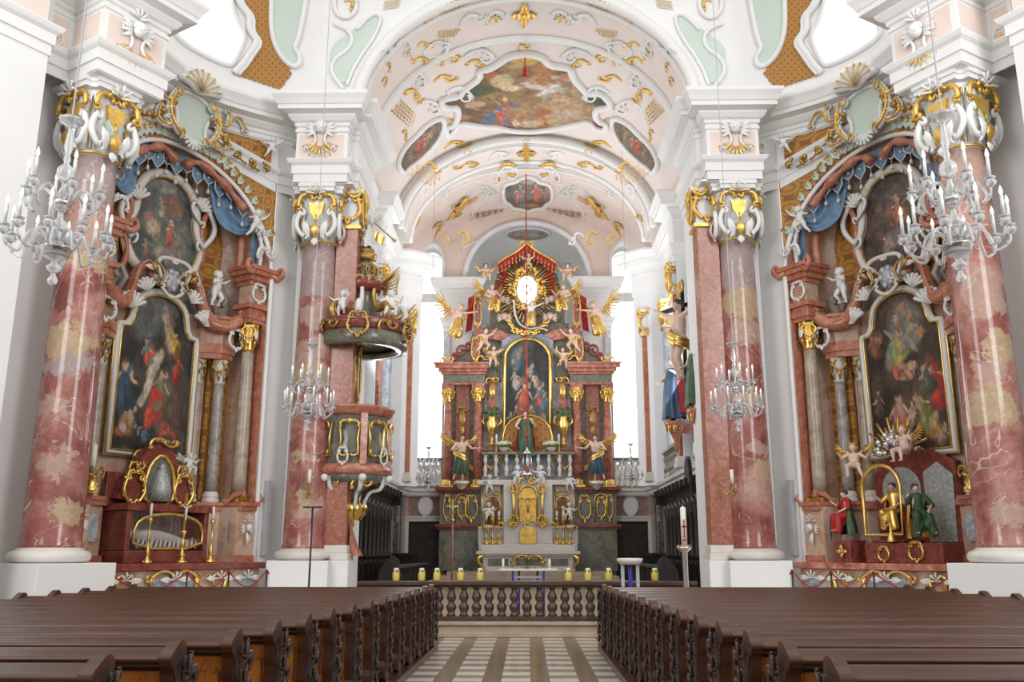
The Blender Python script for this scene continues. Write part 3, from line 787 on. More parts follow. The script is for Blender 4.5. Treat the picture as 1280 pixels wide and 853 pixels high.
# ------------------------------------------------------------------ ornament shapes (local frame: x right, y up, z out of the surface)
def spiral(c, r, turns, a0, d=1, n=14, z=0.0, shrink=.25):
    return [Vector((c[0] + r * (1 - (1 - shrink) * i / n) * cos(a0 + d * 2 * pi * turns * i / n), c[1] + r * (1 - (1 - shrink) * i / n) * sin(a0 + d * 2 * pi * turns * i / n), z)) for i in range(n + 1)]
def cscroll(mb, a, b, bend=.5, th=.06, curl=.22, z=.05, n=6):
    """a C scroll between two points with curled ends"""
    a = Vector((a[0], a[1], z)); b = Vector((b[0], b[1], z)); d = b - a; L = d.length; t = d.normalized(); nn = Vector((-t.y, t.x, 0)) * (1 if bend > 0 else -1); k = abs(bend) * L
    P = []; c = curl * L
    for i in range(7):                                   # curl at a
        q = pi * 1.5 * (1 - i / 6.0); P.append(a + nn * (c * .6 * (1 - cos(q)) * .5) * (-1) * .0 + t * (c * .5 * sin(q)) + nn * (-c * .5 + c * .5 * cos(q)) * (.5 + .5 * i / 6))
    for i in range(1, 10):
        q = i / 10; P.append(a + d * q + nn * (k * sin(pi * q)))
    for i in range(7):
        q = pi * 1.5 * (i / 6.0); P.append(b - t * (c * .5 * sin(q)) + nn * (-c * .5 + c * .5 * cos(q)) * (1 - .5 * i / 6))
    m = len(P); rr = [th * (.45 + .75 * sin(pi * min(1, max(0, i / (m - 1))))) for i in range(m)]
    mb.tube(P, rr, n)
def leaf(mb, p, ang, L, Wd, z=.03, curl=.25, lobes=3):
    """a lobed leaf growing from p"""
    p = Vector((p[0], p[1], z)); t = Vector((cos(ang), sin(ang), 0)); nn = Vector((-t.y, t.x, 0)); G = []
    N = 8
    for i in range(N + 1):
        q = i / N; w = Wd * sin(pi * (q * .92 + .08)) * (1 - .25 * abs(sin(lobes * pi * q))); c = p + t * (L * q) + Vector((0, 0, curl * L * sin(pi * q * .9)))
        G.append([c - nn * w - Vector((0, 0, .3 * w)), c - nn * w * .5 + Vector((0, 0, .15 * w)), c + Vector((0, 0, -.15 * w)), c + nn * w * .5 + Vector((0, 0, .15 * w)), c + nn * w - Vector((0, 0, .3 * w))])
    mb.grid(G)
def shellfan(mb, c, r, n=7, a0=0, a1=pi, z=.04, th=.09):
    for i in range(n):
        a = a0 + (a1 - a0) * i / (n - 1); e = Vector((c[0] + r * cos(a), c[1] + r * sin(a), z * 2))
        mb.tube([Vector((c[0], c[1], z)), Vector((c[0], c[1], z)).lerp(e, .6) + Vector((0, 0, r * .12)), e], [th * r * .5, th * r, th * r * 1.3], 6)
        mb.ball(e, th * r * 1.5, 6, 4)
def orn_cross():
    m = MB()
    for k in range(4): leaf(m, (0, 0), k * pi / 2, 1, .30, curl=.2); leaf(m, (0, 0), k * pi / 2 + pi / 4, .5, .14, curl=.2)
    m.ball((0, 0, .12), (.2, .2, .12), 10, 6); return m
def orn_plume(seed=0):
    r = random.Random(seed); m = MB(); cscroll(m, (-.9, -.3), (.1, .35), .35, .11); cscroll(m, (0, .1), (.9, .2), -.35, .1)
    for k in range(5): leaf(m, (-.5 + .3 * k, .15), pi * (.25 + .5 * r.random()), .35 + .2 * r.random(), .10)
    m.ball((0, .15, .1), (.16, .13, .1), 8, 5); return m
def orn_scroll(seed=0):
    m = MB(); cscroll(m, (-.8, -.5), (.6, .5), .45, .12); cscroll(m, (.2, -.2), (.8, .1), -.4, .08)
    for k in range(4): leaf(m, (-.3 + .3 * k, .2), 2.2 - .5 * k, .4, .09)
    return m
def orn_cart():
    m = MB()
    for s in (-1, 1):
        cscroll(m, (s * .35, -.9), (s * .6, .6), -.25 * s, .12); cscroll(m, (s * .1, 1.0), (s * .7, .5), .3 * s, .09)
        for k in range(4): leaf(m, (s * .6, -.6 + .35 * k), (0 if s > 0 else pi) + s * .5, .38, .12)
    shellfan(m, (0, .85), .4, 5); leaf(m, (0, -.8), -pi / 2, .5, .18); return m
def orn_lattice():
    m = MB()
    for i in range(-3, 4):
        for j in range(-2, 3):
            x = i * .3 + (.15 if j % 2 else 0); y = j * .25 + x * .35
            m.tube([(x + .07 * cos(a), y + .07 * sin(a), .03) for a in [2 * pi * k / 8 for k in range(8)]], .025, 4, True)
            if i < 3: m.tube([(x + .07, y, .03), (x + .23, y + .08, .03)], .018, 4)
    return m
def orn_putto_relief():
    m = MB(); m.ball((-.1, .55, .2), (.2, .22, .2), 10, 7); m.ball((0, .05, .15), (.25, .42, .2), 10, 7)
    m.tube([(.15, .25, .2), (.5, .35, .2), (.75, .6, .2)], [.1, .08, .06], 7); m.tube([(-.2, .2, .2), (-.5, .1, .2), (-.6, .4, .2)], [.1, .08, .06], 7)
    m.tube([(.05, -.3, .15), (.35, -.55, .2), (.1, -.85, .15)], [.15, .12, .07], 7); m.tube([(-.1, -.3, .15), (-.3, -.7, .2), (-.6, -.9, .15)], [.15, .11, .07], 7); return m
OM = {}
def orn_mesh(kind):
    if kind not in OM:
        mb = {'cross': orn_cross, 'plume': orn_plume, 'scroll': orn_scroll, 'cart': orn_cart, 'lattice': orn_lattice, 'putto': orn_putto_relief}[kind]()
        me = bpy.data.meshes.new('ornament_' + kind); me.from_pydata(mb.v, [], mb.f); me.polygons.foreach_set('use_smooth', mb.sm); me.update(); OM[kind] = me
    return OM[kind]
def orn_obj(kind, Mx, m, name, parent):
    """a copy of a shared ornament mesh, its material set on the object"""
    o = bpy.data.objects.new(name, orn_mesh(kind))
    if not o.data.materials: o.data.materials.append(m)
    COL.objects.link(o)
    o.material_slots[0].link = 'OBJECT'; o.material_slots[0].material = m
    org = ORG.get(parent.name, Vector((0, 0, 0))); o.parent = parent; o.matrix_basis = T(-org.x, -org.y, -org.z) @ Mx
    return o
def stucco(px, py, rad, kind, m, parent, name='gilded_ornament', rot=0.0, flip=1):
    """lays an ornament on the ceiling at a place read off the photo; rad in photo pixels. On the steep foreshortened
    vault the ornament is long in the direction of the nave, as the real stucco is"""
    p, n = hit(px, py, .01); q, _ = hit(px + 2, py, .01); r_, _ = hit(px, py - 2, .01); s = rad * (p - CAM).length / FPX
    def lim(v, hi):
        L = v.length; v = v - n * v.dot(n); return v.normalized() * min(max(L / 2 * rad, s * .8), s * hi) if v.length > 1e-6 else None
    X = lim(q - p, 1.6); Y = lim(r_ - p, 3.0)
    if X is None or Y is None: return None
    X2 = X * cos(rot) - Y * sin(rot); Y2 = X * sin(rot) + Y * cos(rot)
    X2 *= flip
    return orn_obj(kind, frame(p, X2, Y2, n * s, 1), m, name, parent)

# ------------------------------------------------------------------ figures: one continuous body grown from capsules, then hair, cloth and wings as parts
def capsule(mb, a, b, ra, rb, n=10):
    a = Vector(a); b = Vector(b); L = (b - a).length
    if L < 1e-5: mb.ball(a, ra, n, 6); return
    t = (b - a).normalized(); P = []; r_ = []
    for k in range(4): q = pi / 2 * k / 4; P.append(a - t * ra * cos(q)); r_.append(max(1e-4, ra * sin(q)))
    P += [a, b]; r_ += [ra, rb]
    for k in range(1, 5): q = pi / 2 * k / 4; P.append(b + t * rb * sin(q)); r_.append(max(1e-4, rb * cos(q)))
    mb.tube(P, r_, n)
def bake(mb, voxel, name, m, smooth=3):
    me = bpy.data.meshes.new(name + '_raw'); me.from_pydata(mb.v, [], mb.f); me.update()
    o = bpy.data.objects.new(name, me); COL.objects.link(o)
    r = o.modifiers.new('r', 'REMESH'); r.mode = 'VOXEL'; r.voxel_size = voxel; r.use_smooth_shade = True
    s = o.modifiers.new('s', 'SMOOTH'); s.iterations = smooth; s.factor = .5
    dg = bpy.context.evaluated_depsgraph_get(); dg.update(); out = bpy.data.meshes.new_from_object(o.evaluated_get(dg), depsgraph=dg)
    COL.objects.unlink(o); bpy.data.objects.remove(o); bpy.data.meshes.remove(me)
    out.name = name; out.materials.clear(); out.materials.append(m); return out
ADULT = dict(hip=.50, chest=.70, neck=.835, head=.915, sw=.115, hw=.055, rh=.062, k=1.0, eb=.17, fa=.15)
PUTTO = dict(hip=.44, chest=.62, neck=.75, head=.865, sw=.135, hw=.085, rh=.105, k=1.75, eb=.15, fa=.13)
POSES = {   # joint positions in units of body height, figure looks at -Y; L is +X
 'stand': dict(eL=(.20, -.03, .66), hL=(.17, -.17, .72), eR=(-.20, -.02, .66), hR=(-.15, -.18, .60), kL=(.07, -.05, .27), fL=(.09, -.01, .02), kR=(-.08, -.02, .27), fR=(-.10, -.03, .02)),
 'angel_stand': dict(eL=(.22, -.06, .68), hL=(.36, -.12, .69), eR=(-.21, -.05, .65), hR=(-.07, -.17, .67), kL=(.06, -.07, .28), fL=(.05, 0, .02), kR=(-.08, -.02, .28), fR=(-.14, .0, .03), lean=.03),
 'fly': dict(eL=(.22, -.08, .80), hL=(.38, -.14, .86), eR=(-.20, -.08, .70), hR=(-.30, -.18, .76), kL=(.08, -.16, .33), fL=(.05, .02, .18), kR=(-.06, -.06, .29), fR=(-.16, .10, .06), lean=.06),
 'sit': dict(eL=(.22, -.06, .66), hL=(.26, -.18, .76), eR=(-.20, -.04, .64), hR=(-.12, -.18, .56), kL=(.10, -.24, .46), fL=(.10, -.22, .20), kR=(-.09, -.22, .45), fR=(-.13, -.26, .20), lean=.02),
 'p_reach': dict(eL=(.28, -.05, .72), hL=(.42, -.10, .82), eR=(-.26, -.06, .60), hR=(-.20, -.20, .66), kL=(.13, -.12, .26), fL=(.14, .02, .08), kR=(-.12, -.02, .22), fR=(-.14, .02, .03), lean=.03),
 'p_sit': dict(eL=(.27, -.04, .62), hL=(.32, -.16, .72), eR=(-.28, -.02, .60), hR=(-.38, -.10, .70), kL=(.13, -.26, .40), fL=(.12, -.24, .16), kR=(-.13, -.24, .38), fR=(-.20, -.28, .15), lean=.0),
 'p_fly': dict(eL=(.29, -.06, .78), hL=(.40, -.10, .94), eR=(-.28, -.06, .64), hR=(-.40, -.14, .58), kL=(.12, -.18, .32), fL=(.08, -.02, .18), kR=(-.14, .02, .26), fR=(-.24, .10, .10), lean=.05),
 'p_climb': dict(eL=(.28, -.08, .80), hL=(.30, -.18, .95), eR=(-.27, -.08, .66), hR=(-.36, -.18, .74), kL=(.16, -.16, .34), fL=(.14, -.02, .20), kR=(-.10, -.02, .23), fR=(-.10, .03, .04), lean=.04),
 'cross': dict(eL=(.22, 0, .84), hL=(.38, .0, .93), eR=(-.22, 0, .84), hR=(-.38, .0, .93), kL=(.05, -.09, .29), fL=(.02, 0, .05), kR=(-.03, -.09, .28), fR=(-.02, -.02, .04), lean=.0)}
BM = {}
def body_mesh(kind, pose, m):
    key = (kind, pose, m.name)
    if key in BM: return BM[key]
    A = ADULT if kind == 'adult' else PUTTO; k = A['k']; P = POSES[pose]; b = MB(); ln = P.get('lean', 0)
    V = Vector; pel = V((0, 0, A['hip'] + .02)); ch = V((ln * .6, -.01, A['chest'])); nk = V((ln, -.005, A['neck'])); hd = V((ln * 1.2, -.02, A['head']))
    for s in (-1, 1):
        capsule(b, pel + V((s * .035, 0, .0)), ch + V((s * .045, 0, .03)), .060 * k ** .6, .066 * k ** .5)
    b.ball(pel, (.085 * k ** .5, .065 * k ** .6, .06 * k ** .6), 12, 8)
    b.ball(ch + V((0, 0, .03)), (.105 * k ** .35, .070 * k ** .5, .085), 12, 8)
    if kind == 'putto': b.ball(pel + V((0, -.03, .07)), (.11, .10, .10), 12, 8)
    capsule(b, ch + V((0, 0, .05)), nk + V((0, 0, .02)), .045 * k ** .3, .030 * k ** .5); capsule(b, nk, hd - V((0, 0, .03)), .030 * k ** .4, .03 * k ** .4)
    rh = A['rh']; b.ball(hd + V((0, .008, rh * .12)), (rh * .80, rh * .92, rh), 14, 10); b.ball(hd + V((0, -rh * .35, -rh * .45)), (rh * .52, rh * .52, rh * .50), 10, 8)
    capsule(b, hd + V((0, -rh * .88, rh * .12)), hd + V((0, -rh * 1.06, -rh * .16)), rh * .10, rh * .15, 8)
    for s in (-1, 1):
        b.ball(hd + V((s * rh * .80, .0, -rh * .02)), (rh * .10, rh * .16, rh * .24), 8, 6)
        b.ball(hd + V((s * rh * .33, -rh * .78, -rh * .22)), (rh * .22, rh * .16, rh * .2), 8, 6)
    b.ball(hd + V((0, -rh * .86, -rh * .52)), (rh * .24, rh * .12, rh * .09), 8, 5)
    for s, e, h, kn, ft in ((1, P['eL'], P['hL'], P['kL'], P['fL']), (-1, P['eR'], P['hR'], P['kR'], P['fR'])):
        sh = V((s * A['sw'] + ln, 0, A['neck'] - .045)); e = V(e) + V((ln * .5, 0, 0)); h = V(h) + V((ln * .5, 0, 0)); kn = V(kn); ft = V(ft); hp = V((s * A['hw'], 0, A['hip']))
        capsule(b, ch + V((s * .05, 0, .06)), sh, .05, .040 * k ** .4); capsule(b, sh, e, .036 * k ** .5, .026 * k ** .6); capsule(b, e, h, .027 * k ** .6, .016 * k ** .7)
        t = (h - e).normalized(); sd = t.cross(V((0, 0, 1))); sd = sd.normalized() if sd.length > .1 else V((1, 0, 0)); c = h + t * .022
        b.ball(c, (.020 * k ** .5,) * 3, 8, 6); L = .042 if kind == 'adult' else .034
        for i, q in enumerate((-1.4, -.5, .5, 1.4)):
            a0 = c + sd * (q * .0085 * k ** .4) + t * .014; a1 = a0 + t * L * .55 * (1 - .08 * q * q * .5) + V((0, -.004, -.004)); a2 = a1 + t * L * .4 + V((0, -.010, -.012))
            capsule(b, a0, a1, .0068 * k ** .3, .0060 * k ** .3, 6); capsule(b, a1, a2, .0060 * k ** .3, .0052 * k ** .3, 6)
        a0 = c + sd * (.014 * s); capsule(b, a0, a0 + sd * (.016 * s) + t * .02 + V((0, -.008, 0)), .0075 * k ** .3, .006 * k ** .3, 6)
        capsule(b, hp, hp.lerp(kn, .55), .060 * k ** .5, .052 * k ** .5); capsule(b, hp.lerp(kn, .5), kn, .052 * k ** .5, .036 * k ** .5)
        cf = kn.lerp(ft, .32) + V((0, .010, 0)); capsule(b, kn, cf, .036 * k ** .5, .038 * k ** .5); capsule(b, cf, ft + V((0, 0, .025)), .037 * k ** .5, .020 * k ** .5)
        capsule(b, ft + V((0, .012, .005)), ft + V((s * .012, -.065 * k ** .2, -.004)), .021 * k ** .4, .015 * k ** .5)
    BM[key] = bake(b, .0085 if kind == 'adult' else .0105, 'body_' + pose, m, 2); return BM[key]
def hair_mb(kind, pose, long=False):
    A = ADULT if kind == 'adult' else PUTTO; ln = POSES[pose].get('lean', 0); rh = A['rh']; hd = Vector((ln * 1.2, -.02, A['head'])); b = MB(); r = random.Random(4)
    b.ball(hd + Vector((0, rh * .22, rh * .28)), (rh * .92, rh * .95, rh * .92), 12, 8)
    for i in range(46):
        a = 2 * pi * r.random(); e = r.uniform(-.35, 1.2); d = Vector((cos(a) * cos(e), sin(a) * cos(e), sin(e)))
        if d.y < -.35 and d.z < .55: continue
        b.ball(hd + Vector((0, rh * .2, rh * .22)) + Vector((d.x * .92, d.y * .98, d.z * .95)) * rh, rh * r.uniform(.2, .3), 6, 4)
    if long:
        for q in (-.7, 0, .7): b.tube([hd + Vector((q * rh, rh * .8, 0)), hd + Vector((q * rh * 1.3, rh * 1.0, -rh * 1.2)), hd + Vector((q * rh * 1.1, rh * .7, -rh * 2.2))], [rh * .4, rh * .35, rh * .1], 7)
    return b
def wing_mb(s, span=.55, up=1.1, root=(.05, .05, .74), rows=3):
    """fan of separate feathers: long primaries pointing up and out, shorter ones hanging"""
    b = MB(); o = Vector((root[0] * s, root[1], root[2])); arm_ = [o, o + Vector((s * .07, .05, .09)), o + Vector((s * .15, .06, .13)), o + Vector((s * .20, .05, .10))]
    P = catm(arm_, 4); b.tube(P, [.026, .03, .032, .03, .028, .026, .024, .022, .02, .018, .014, .01, .006], 7)
    def feather(p, an, L, w, y):
        d = Vector((s * cos(an), 0, sin(an))); sd = Vector((-d.z, 0, d.x)); G = []
        for k in range(6):
            t_ = k / 5; c = p + d * L * t_ + Vector((0, y + .05 * t_ * t_, 0)) - sd * s * .02 * t_ * t_; ww = w * sin(pi * min(.97, .12 + .80 * t_)) ** .6
            G.append([c - sd * ww, c + Vector((0, -.009, 0)), c + sd * ww, c + Vector((0, .009, 0))])
        b.grid(G, closed=True)
    for k in range(11):
        q = k / 10; an = R(62 - 135 * q); p = P[min(12, int(12 - 9 * q))]; feather(p, an, span * (.98 - .30 * q) * (1 if k % 2 else .93), .020, .012 * (k % 2))
    for k in range(9):
        q = k / 8; an = R(50 - 125 * q); p = P[min(12, int(11 - 9 * q))]; feather(p, an, span * .5 * (.95 - .2 * q), .018, -.015 - .008 * (k % 2))
    return b
def robe_mb(A, top, bot, rt, rb, seed=0, lean=0, folds=9, knee=(0, 0), flare=.0):
    r = random.Random(seed); ph = r.random() * 6; N = 40; b = MB(); G = []
    for i in range(17):
        q = i / 16; z = top + (bot - top) * q; rr = rt + (rb - rt) * q ** .9; row = []
        for k in range(N):
            a = 2 * pi * k / N; f = 1 + (.04 + .14 * q) * sin(folds * a + ph + 2.4 * q) + .06 * q * sin(3 * a + ph * 2 + 5 * q)
            row.append((lean * (1 - q) + knee[0] * sin(pi * q) + rr * f * cos(a), -.02 + knee[1] * sin(pi * q) + rr * f * .82 * sin(a), z + .02 * q * sin(4 * a + ph)))
        G.append(row)
    b.grid(G, closed=True); b.grid([g[::-1] for g in [[(p[0] * .96 + .0, p[1] * .96, p[2]) for p in g] for g in G]], closed=True); return b
def sash_mb(A, lean, seed=0, side=1):
    r = random.Random(seed); b = MB(); P = []
    z = A['hip']
    P = [(-side * .14, .02, z + .16), (-side * .06, -.11, z + .09), (side * .08, -.125, z + .01), (side * .16, -.02, z - .04), (side * .20, .06, z - .13), (side * .30, .10, z - .20)]
    for k in range(4): b.tube([Vector(p) + Vector((0, -.012 * (k % 2), -.028 * k)) for p in catm(P, 5)], [.028 - .02 * (i / 25.0) ** 2 for i in range(26)], 6, flat=.7)
    return b
FP = {}
def figure(name, label, loc, h, rz=0, kind='putto', pose='p_reach', skin='statue', hair='statue', cloth=None, robe=None, wing=None, group=None, tilt=0.0, cat='statue', mantle=None, longhair=False, wspan=.5, flip=1, sole=True):
    t = thing(name, label, cat, (0, 0, 0), .0001, group); t.location = loc; t.rotation_euler = (0, tilt, rz); t.scale = (h * flip, h, h)
    A = ADULT if kind == 'adult' else PUTTO; ln = POSES[pose].get('lean', 0)
    def part(nm, key, mk, m):
        if key not in FP:
            b = mk(); me = bpy.data.meshes.new(nm); me.from_pydata(b.v, [], b.f); me.polygons.foreach_set('use_smooth', b.sm); me.materials.append(m); me.update(); FP[key] = me
        o = bpy.data.objects.new(nm, FP[key]); COL.objects.link(o); o.parent = t; return o
    o = bpy.data.objects.new('body', body_mesh(kind, pose, M[skin])); COL.objects.link(o); o.parent = t
    part('hair', ('hair', kind, pose, hair, longhair), lambda: hair_mb(kind, pose, longhair), M[hair])
    if cloth: part('loincloth', ('sash', kind, pose, cloth), lambda: sash_mb(A, ln, 1), M[cloth])
    if robe:
        kn = POSES[pose]['kL']; long = robe.endswith('_long'); rm = robe.replace('_long', '')
        if kind == 'adult' and pose == 'sit':
            key = ('robe', 'sit', robe)
            if key not in FP:
                b_ = MB(); P_ = POSES['sit']; pel = Vector((0, 0, A['hip']))
                for sd_, kk, ff in ((1, 'kL', 'fL'), (-1, 'kR', 'fR')):
                    hp_ = Vector((sd_ * .05, 0, A['hip'])); k_ = Vector(P_[kk]); f_ = Vector(P_[ff]); capsule(b_, hp_, k_, .085, .065); capsule(b_, k_, f_ + Vector((0, .02, .0)), .066, .075); capsule(b_, (hp_ + k_) / 2, k_ * .5 + f_ * .5 + Vector((-sd_ * .06, 0, 0)), .07, .06)
                capsule(b_, pel, Vector((ln * .6, 0, .75 if long else .6)), .10, .10 if long else .08); [capsule(b_, Vector((q_ * .10, 0, .78)), Vector(P_['eL' if q_ > 0 else 'eR']), .055, .05) for q_ in (-1, 1) if long]; capsule(b_, pel + Vector((0, .0, -.05)), pel + Vector((0, -.16, -.22)), .08, .07)
                FP[key] = bake(b_, .012, 'robe', M[rm], 2)
            part('robe', key, None, M[rm])
        elif kind == 'adult': part('robe', ('robe', pose, robe), lambda: robe_mb(A, .80 if long else .60, .05 if long else .14, .105, .17 if long else .16, 3, ln, knee=(0, -.03 if 'sit' not in pose else -.1)), M[rm])
        else: part('robe', ('robe', pose, robe, 'p'), lambda: robe_mb(A, .55, .30, .14, .2, 3, ln), M[rm])
    if mantle: part('mantle', ('mantle', pose, mantle), lambda: mantle_mb(A, ln), M[mantle])
    if wing:
        for s in (-1, 1): part('wing', ('wing', kind, s, wing, round(wspan, 2)), lambda: wing_mb(s, (wspan * .78) if kind == 'adult' else .30, 1.0, (.05, .06, A['neck'] - .09)), M[wing])
    return t
def mantle_mb(A, ln):
    b = MB()
    for s in (-1, 1):
        G = []
        for i in range(15):
            q = i / 14; z = .80 - .66 * q; row = []
            for k in range(9):
                u = k / 8; a = pi * (.5 - s * (.05 + .62 * u)) if s > 0 else pi * (.5 + (.05 + .62 * u)); rr = .12 + .10 * q + .018 * sin(k * 2.2 + q * 5)
                row.append((ln * (1 - q) + rr * cos(a) * 1.0, .0 + rr * .8 * sin(a), z - .03 * u))
            G.append(row)
        b.grid(G); b.grid([[(p[0] * .95, p[1] * .95, p[2]) for p in g[::-1]] for g in G])
    return b
def head_mb(rh=.16):
    """cherub head with a pair of short wings, for cartouches"""
    b = MB(); b.ball((0, 0, .1), (rh * .8, rh, rh * .8), 12, 9); b.ball((0, -rh * .1, .1 + rh * .8), (rh * .12, rh * .16, rh * .12), 6, 5)
    for s in (-1, 1):
        b.ball((s * rh * .3, -rh * .25, .1 + rh * .55), rh * .26, 7, 5)
        for k in range(4): leaf(b, (s * rh * .6, -rh * .2 * k), (.5 - .35 * k) if s > 0 else pi - (.5 - .35 * k), rh * 1.9, rh * .3)
    for i in range(9): a = pi * i / 8; b.ball((rh * .75 * cos(a), rh * .7 * sin(a) + rh * .15, .12), rh * .28, 6, 4)
    return b
# ------------------------------------------------------------------ the four great nave columns
PCH = {'near_left': [(None, 2.0, .0, 0, (0, 0, 0))]}
bg_, lt, gy, dk = (.52, .38, .24), (.50, .33, .27), (.42, .32, .31), (.22, .07, .06)
def capital(mbw, mbg, mbt, mbs, R0, H, z0, nv=4, rot=0.0):
    """white baroque capital with gilded volutes, a shield on each face and a green trellis"""
    mbw.lathe([(R0 * .98, 0), (R0 * 1.04, H * .08), (R0 * 1.12, H * .2), (R0 * 1.16, H * .5), (R0 * 1.3, H * .72), (R0 * 1.42, H * .84), (R0 * 1.3, H * .86)], (0, 0, z0), 28)
    a = R0 * 1.42; pts = []
    for k in range(4):
        c = rot + k * pi / 2
        for q, rr in ((-.72, 1.0), (-.62, 1.13), (-.3, .98), (0, .93), (.3, .98), (.62, 1.13), (.72, 1.0)): pts.append((a * 1.12 * rr * cos(c + q), a * 1.12 * rr * sin(c + q)))
    mbw.ext(pts, z0 + H * .86, z0 + H * .93, 'z'); mbw.ext([(x * 1.06, y * 1.06) for (x, y) in pts], z0 + H * .93, z0 + H, 'z')
    mbg.tube([((R0 * 1.06) * cos(2 * pi * i / 28), (R0 * 1.06) * sin(2 * pi * i / 28), z0 + H * .03) for i in range(28)], R0 * .07, 7, True)
    for k in range(4):
        c = rot + pi / 4 + k * pi / 2; o = Vector((cos(c), sin(c), 0)); 
        Fm = frame(o * R0 * 1.25 + Vector((0, 0, z0 + H * .62)), o, (0, 0, 1), o.cross(Vector((0, 0, 1))), 1)
        for mb_, off, th in ((mbw, 0, .04), (mbw, -.08, .035), (mbg, .045, .028)):
            sp = [Vector((-.05 + 0, -H * .55, 0)), Vector((.02, -H * .3, 0)), Vector((.0, 0, 0))] + [Vector((R0 * .30 + R0 * .30 * cos(pi - q), H * .05 + R0 * .30 * sin(pi - q) * (1 - q * .09), 0)) * (1) for q in [i * .55 for i in range(9)]]
            mb_.push(Fm @ T(0, 0, off * R0 * 2)); mb_.tube(sp, [R0 * th * 1.6] * 3 + [R0 * th * (1.6 - .12 * i) for i in range(9)], 7); mb_.pop()
        # face centre
        c2 = rot + k * pi / 2; o = Vector((cos(c2), sin(c2), 0)); X = Vector((-sin(c2), cos(c2), 0))
        F2 = frame(o * R0 * 1.2 + Vector((0, 0, z0 + H * .5)), X, (0, 0, 1), o, H)
        mbs.push(F2); mbs.ext([(-.10, -.0), (0, -.16), (.10, 0), (.13, .17), (.05, .14), (0, .18), (-.05, .14), (-.13, .17)], -.03, .05, 'z'); mbs.pop()
        for s in (-1, 1):
            mbg.push(F2); cscroll(mbg, (s * .06, .28), (s * .30, .10), .35 * s, .032, .3, .06); mbg.tube([(s * .02, .30, .08), (s * .10, .33, .10), (s * .17, .26, .10)], [.03, .035, .02], 6); mbg.pop()
            mbw.push(F2); cscroll(mbw, (s * .2, -.42), (s * .26, .0), -.2 * s, .035, .25, .04); leaf(mbw, (s * .1, -.44), pi / 2 - s * .3, .3, .07, .04); mbw.pop()
        mbg.push(F2); leaf(mbg, (0, -.45), pi / 2, .26, .09, .06); mbg.tube([(0, -.18, .06), (0, -.05, .06)], .012, 5); mbg.pop()
        mbw.push(F2); shellfan(mbw, (0, .30), .15, 5, z=.08); leaf(mbw, (0, -.45), -pi / 2, .14, .07, .05); mbw.pop()
        mbt.push(F2)
        for q in range(-4, 5):
            mbt.tube([(-.10 + q * .022 - .03, -.36, .035), (.10 + q * .022 * .4, -.02 - abs(q) * .015, .045)], .006, 4); mbt.tube([(.10 + q * .022 - .03, -.36, .035), (-.10 + q * .022 * .4, -.02 - abs(q) * .015, .045)], .006, 4)
        mbt.pop()
NCOLS = []
def nave_column(label, X, Y, sgn, near, patches, seed, rotc):
    t = thing('marble_column', label, 'column', (X, Y, 0))
    c = (X, Y, 0)
    m = column_mat('red_scagliola_%d' % int(seed * 10), patches, seed)
    s = MB(); Rb, Rt = .515, .425; z0, z1 = 1.66, ZCB
    s.lathe([(Rb * 1.04, z0), (Rb * 1.04, z0 + .06), (Rb, z0 + .12)] + [(Rb + (Rt - Rb) * (q ** 1.35), z0 + .12 + (z1 - z0 - .12) * q) for q in [i / 14 for i in range(1, 15)]], c, 48)
    s.build('shaft', m, t)
    b = MB(); b.lathe([(.55, 1.40), (.66, 1.42), (.70, 1.48), (.70, 1.54), (.66, 1.60), (.57, 1.63), (.54, 1.67), (.5, 1.67)], c, 48); b.build('base', M['cream'], t)
    p = MB()
    if near:
        p.push(CH[sgn] @ T(-3.1, 0, 0)); p.box(-.78, .72, -1.0, .72, 0, 1.40); p.pop()
    else: p.push(MIR[sgn]); p.box(-6.05, -4.62, 21.28, 22.5, 0, 1.40); p.box(-4.9, -4.22, 21.62, 22.6, 0, 1.40); p.pop()
    p.build('pedestal', M['white'], t, bevel=.012)
    w, g, tr, sh = MB(T(X, Y, 0)), MB(T(X, Y, 0)), MB(T(X, Y, 0)), MB(T(X, Y, 0))
    capital(w, g, tr, sh, Rt, ZCT - ZCB, ZCB, rot=rotc)
    cp = w.build('capital', M['white'], t); g.build('gilded_volute', M['goldpaint'], cp); tr.build('green_trellis', M['mint'], cp); sh.build('gold_shield', M['goldpaint'], cp)
    return t
aN = atan2(WW.y, WW.x)
P1 = [(-60, 9.0, .8, .9, gy), (-70, 7.7, .6, .5, lt), (-50, 7.0, .5, .25, bg_), (-85, 5.5, .65, .33, bg_), (-80, 5.0, .7, .22, gy), (-100, 4.2, .4, .2, lt), (-70, 3.2, .35, .3, lt), (-40, 2.3, .3, .25, bg_), (-110, 6.3, .3, .3, dk)]
P2 = [(-80, 8.6, .8, .85, gy), (-70, 7.3, .6, .4, lt), (-90, 5.9, .55, .38, bg_), (-60, 6.5, .3, .3, lt), (-100, 3.75, .4, .16, bg_), (-80, 2.75, .26, .3, bg_), (-120, 6.3, .3, .4, lt), (-70, 5.2, .3, .2, lt)]
P3 = [(-80, 8.7, .8, .8, gy), (-90, 7.6, .7, .5, bg_), (-80, 6.8, .6, .35, lt), (-100, 5.2, .6, .22, bg_), (-70, 4.0, .35, .2, lt), (-80, 3.1, .35, .3, lt), (-60, 3.5, .2, .2, bg_)]
P4 = [(-110, 8.8, .7, .7, lt), (-100, 6.3, .5, .5, lt), (-80, 5.3, .4, .35, bg_), (-120, 4.1, .5, .45, bg_), (-110, 4.8, .3, .3, lt), (-100, 2.2, .35, .25, lt), (-130, 7.5, .3, .2, bg_)]
nave_column('marbled red column nearest on the far left, behind the big glass chandelier', NC.x - .15, NC.y, -1, True, P1, 1.3, aN)
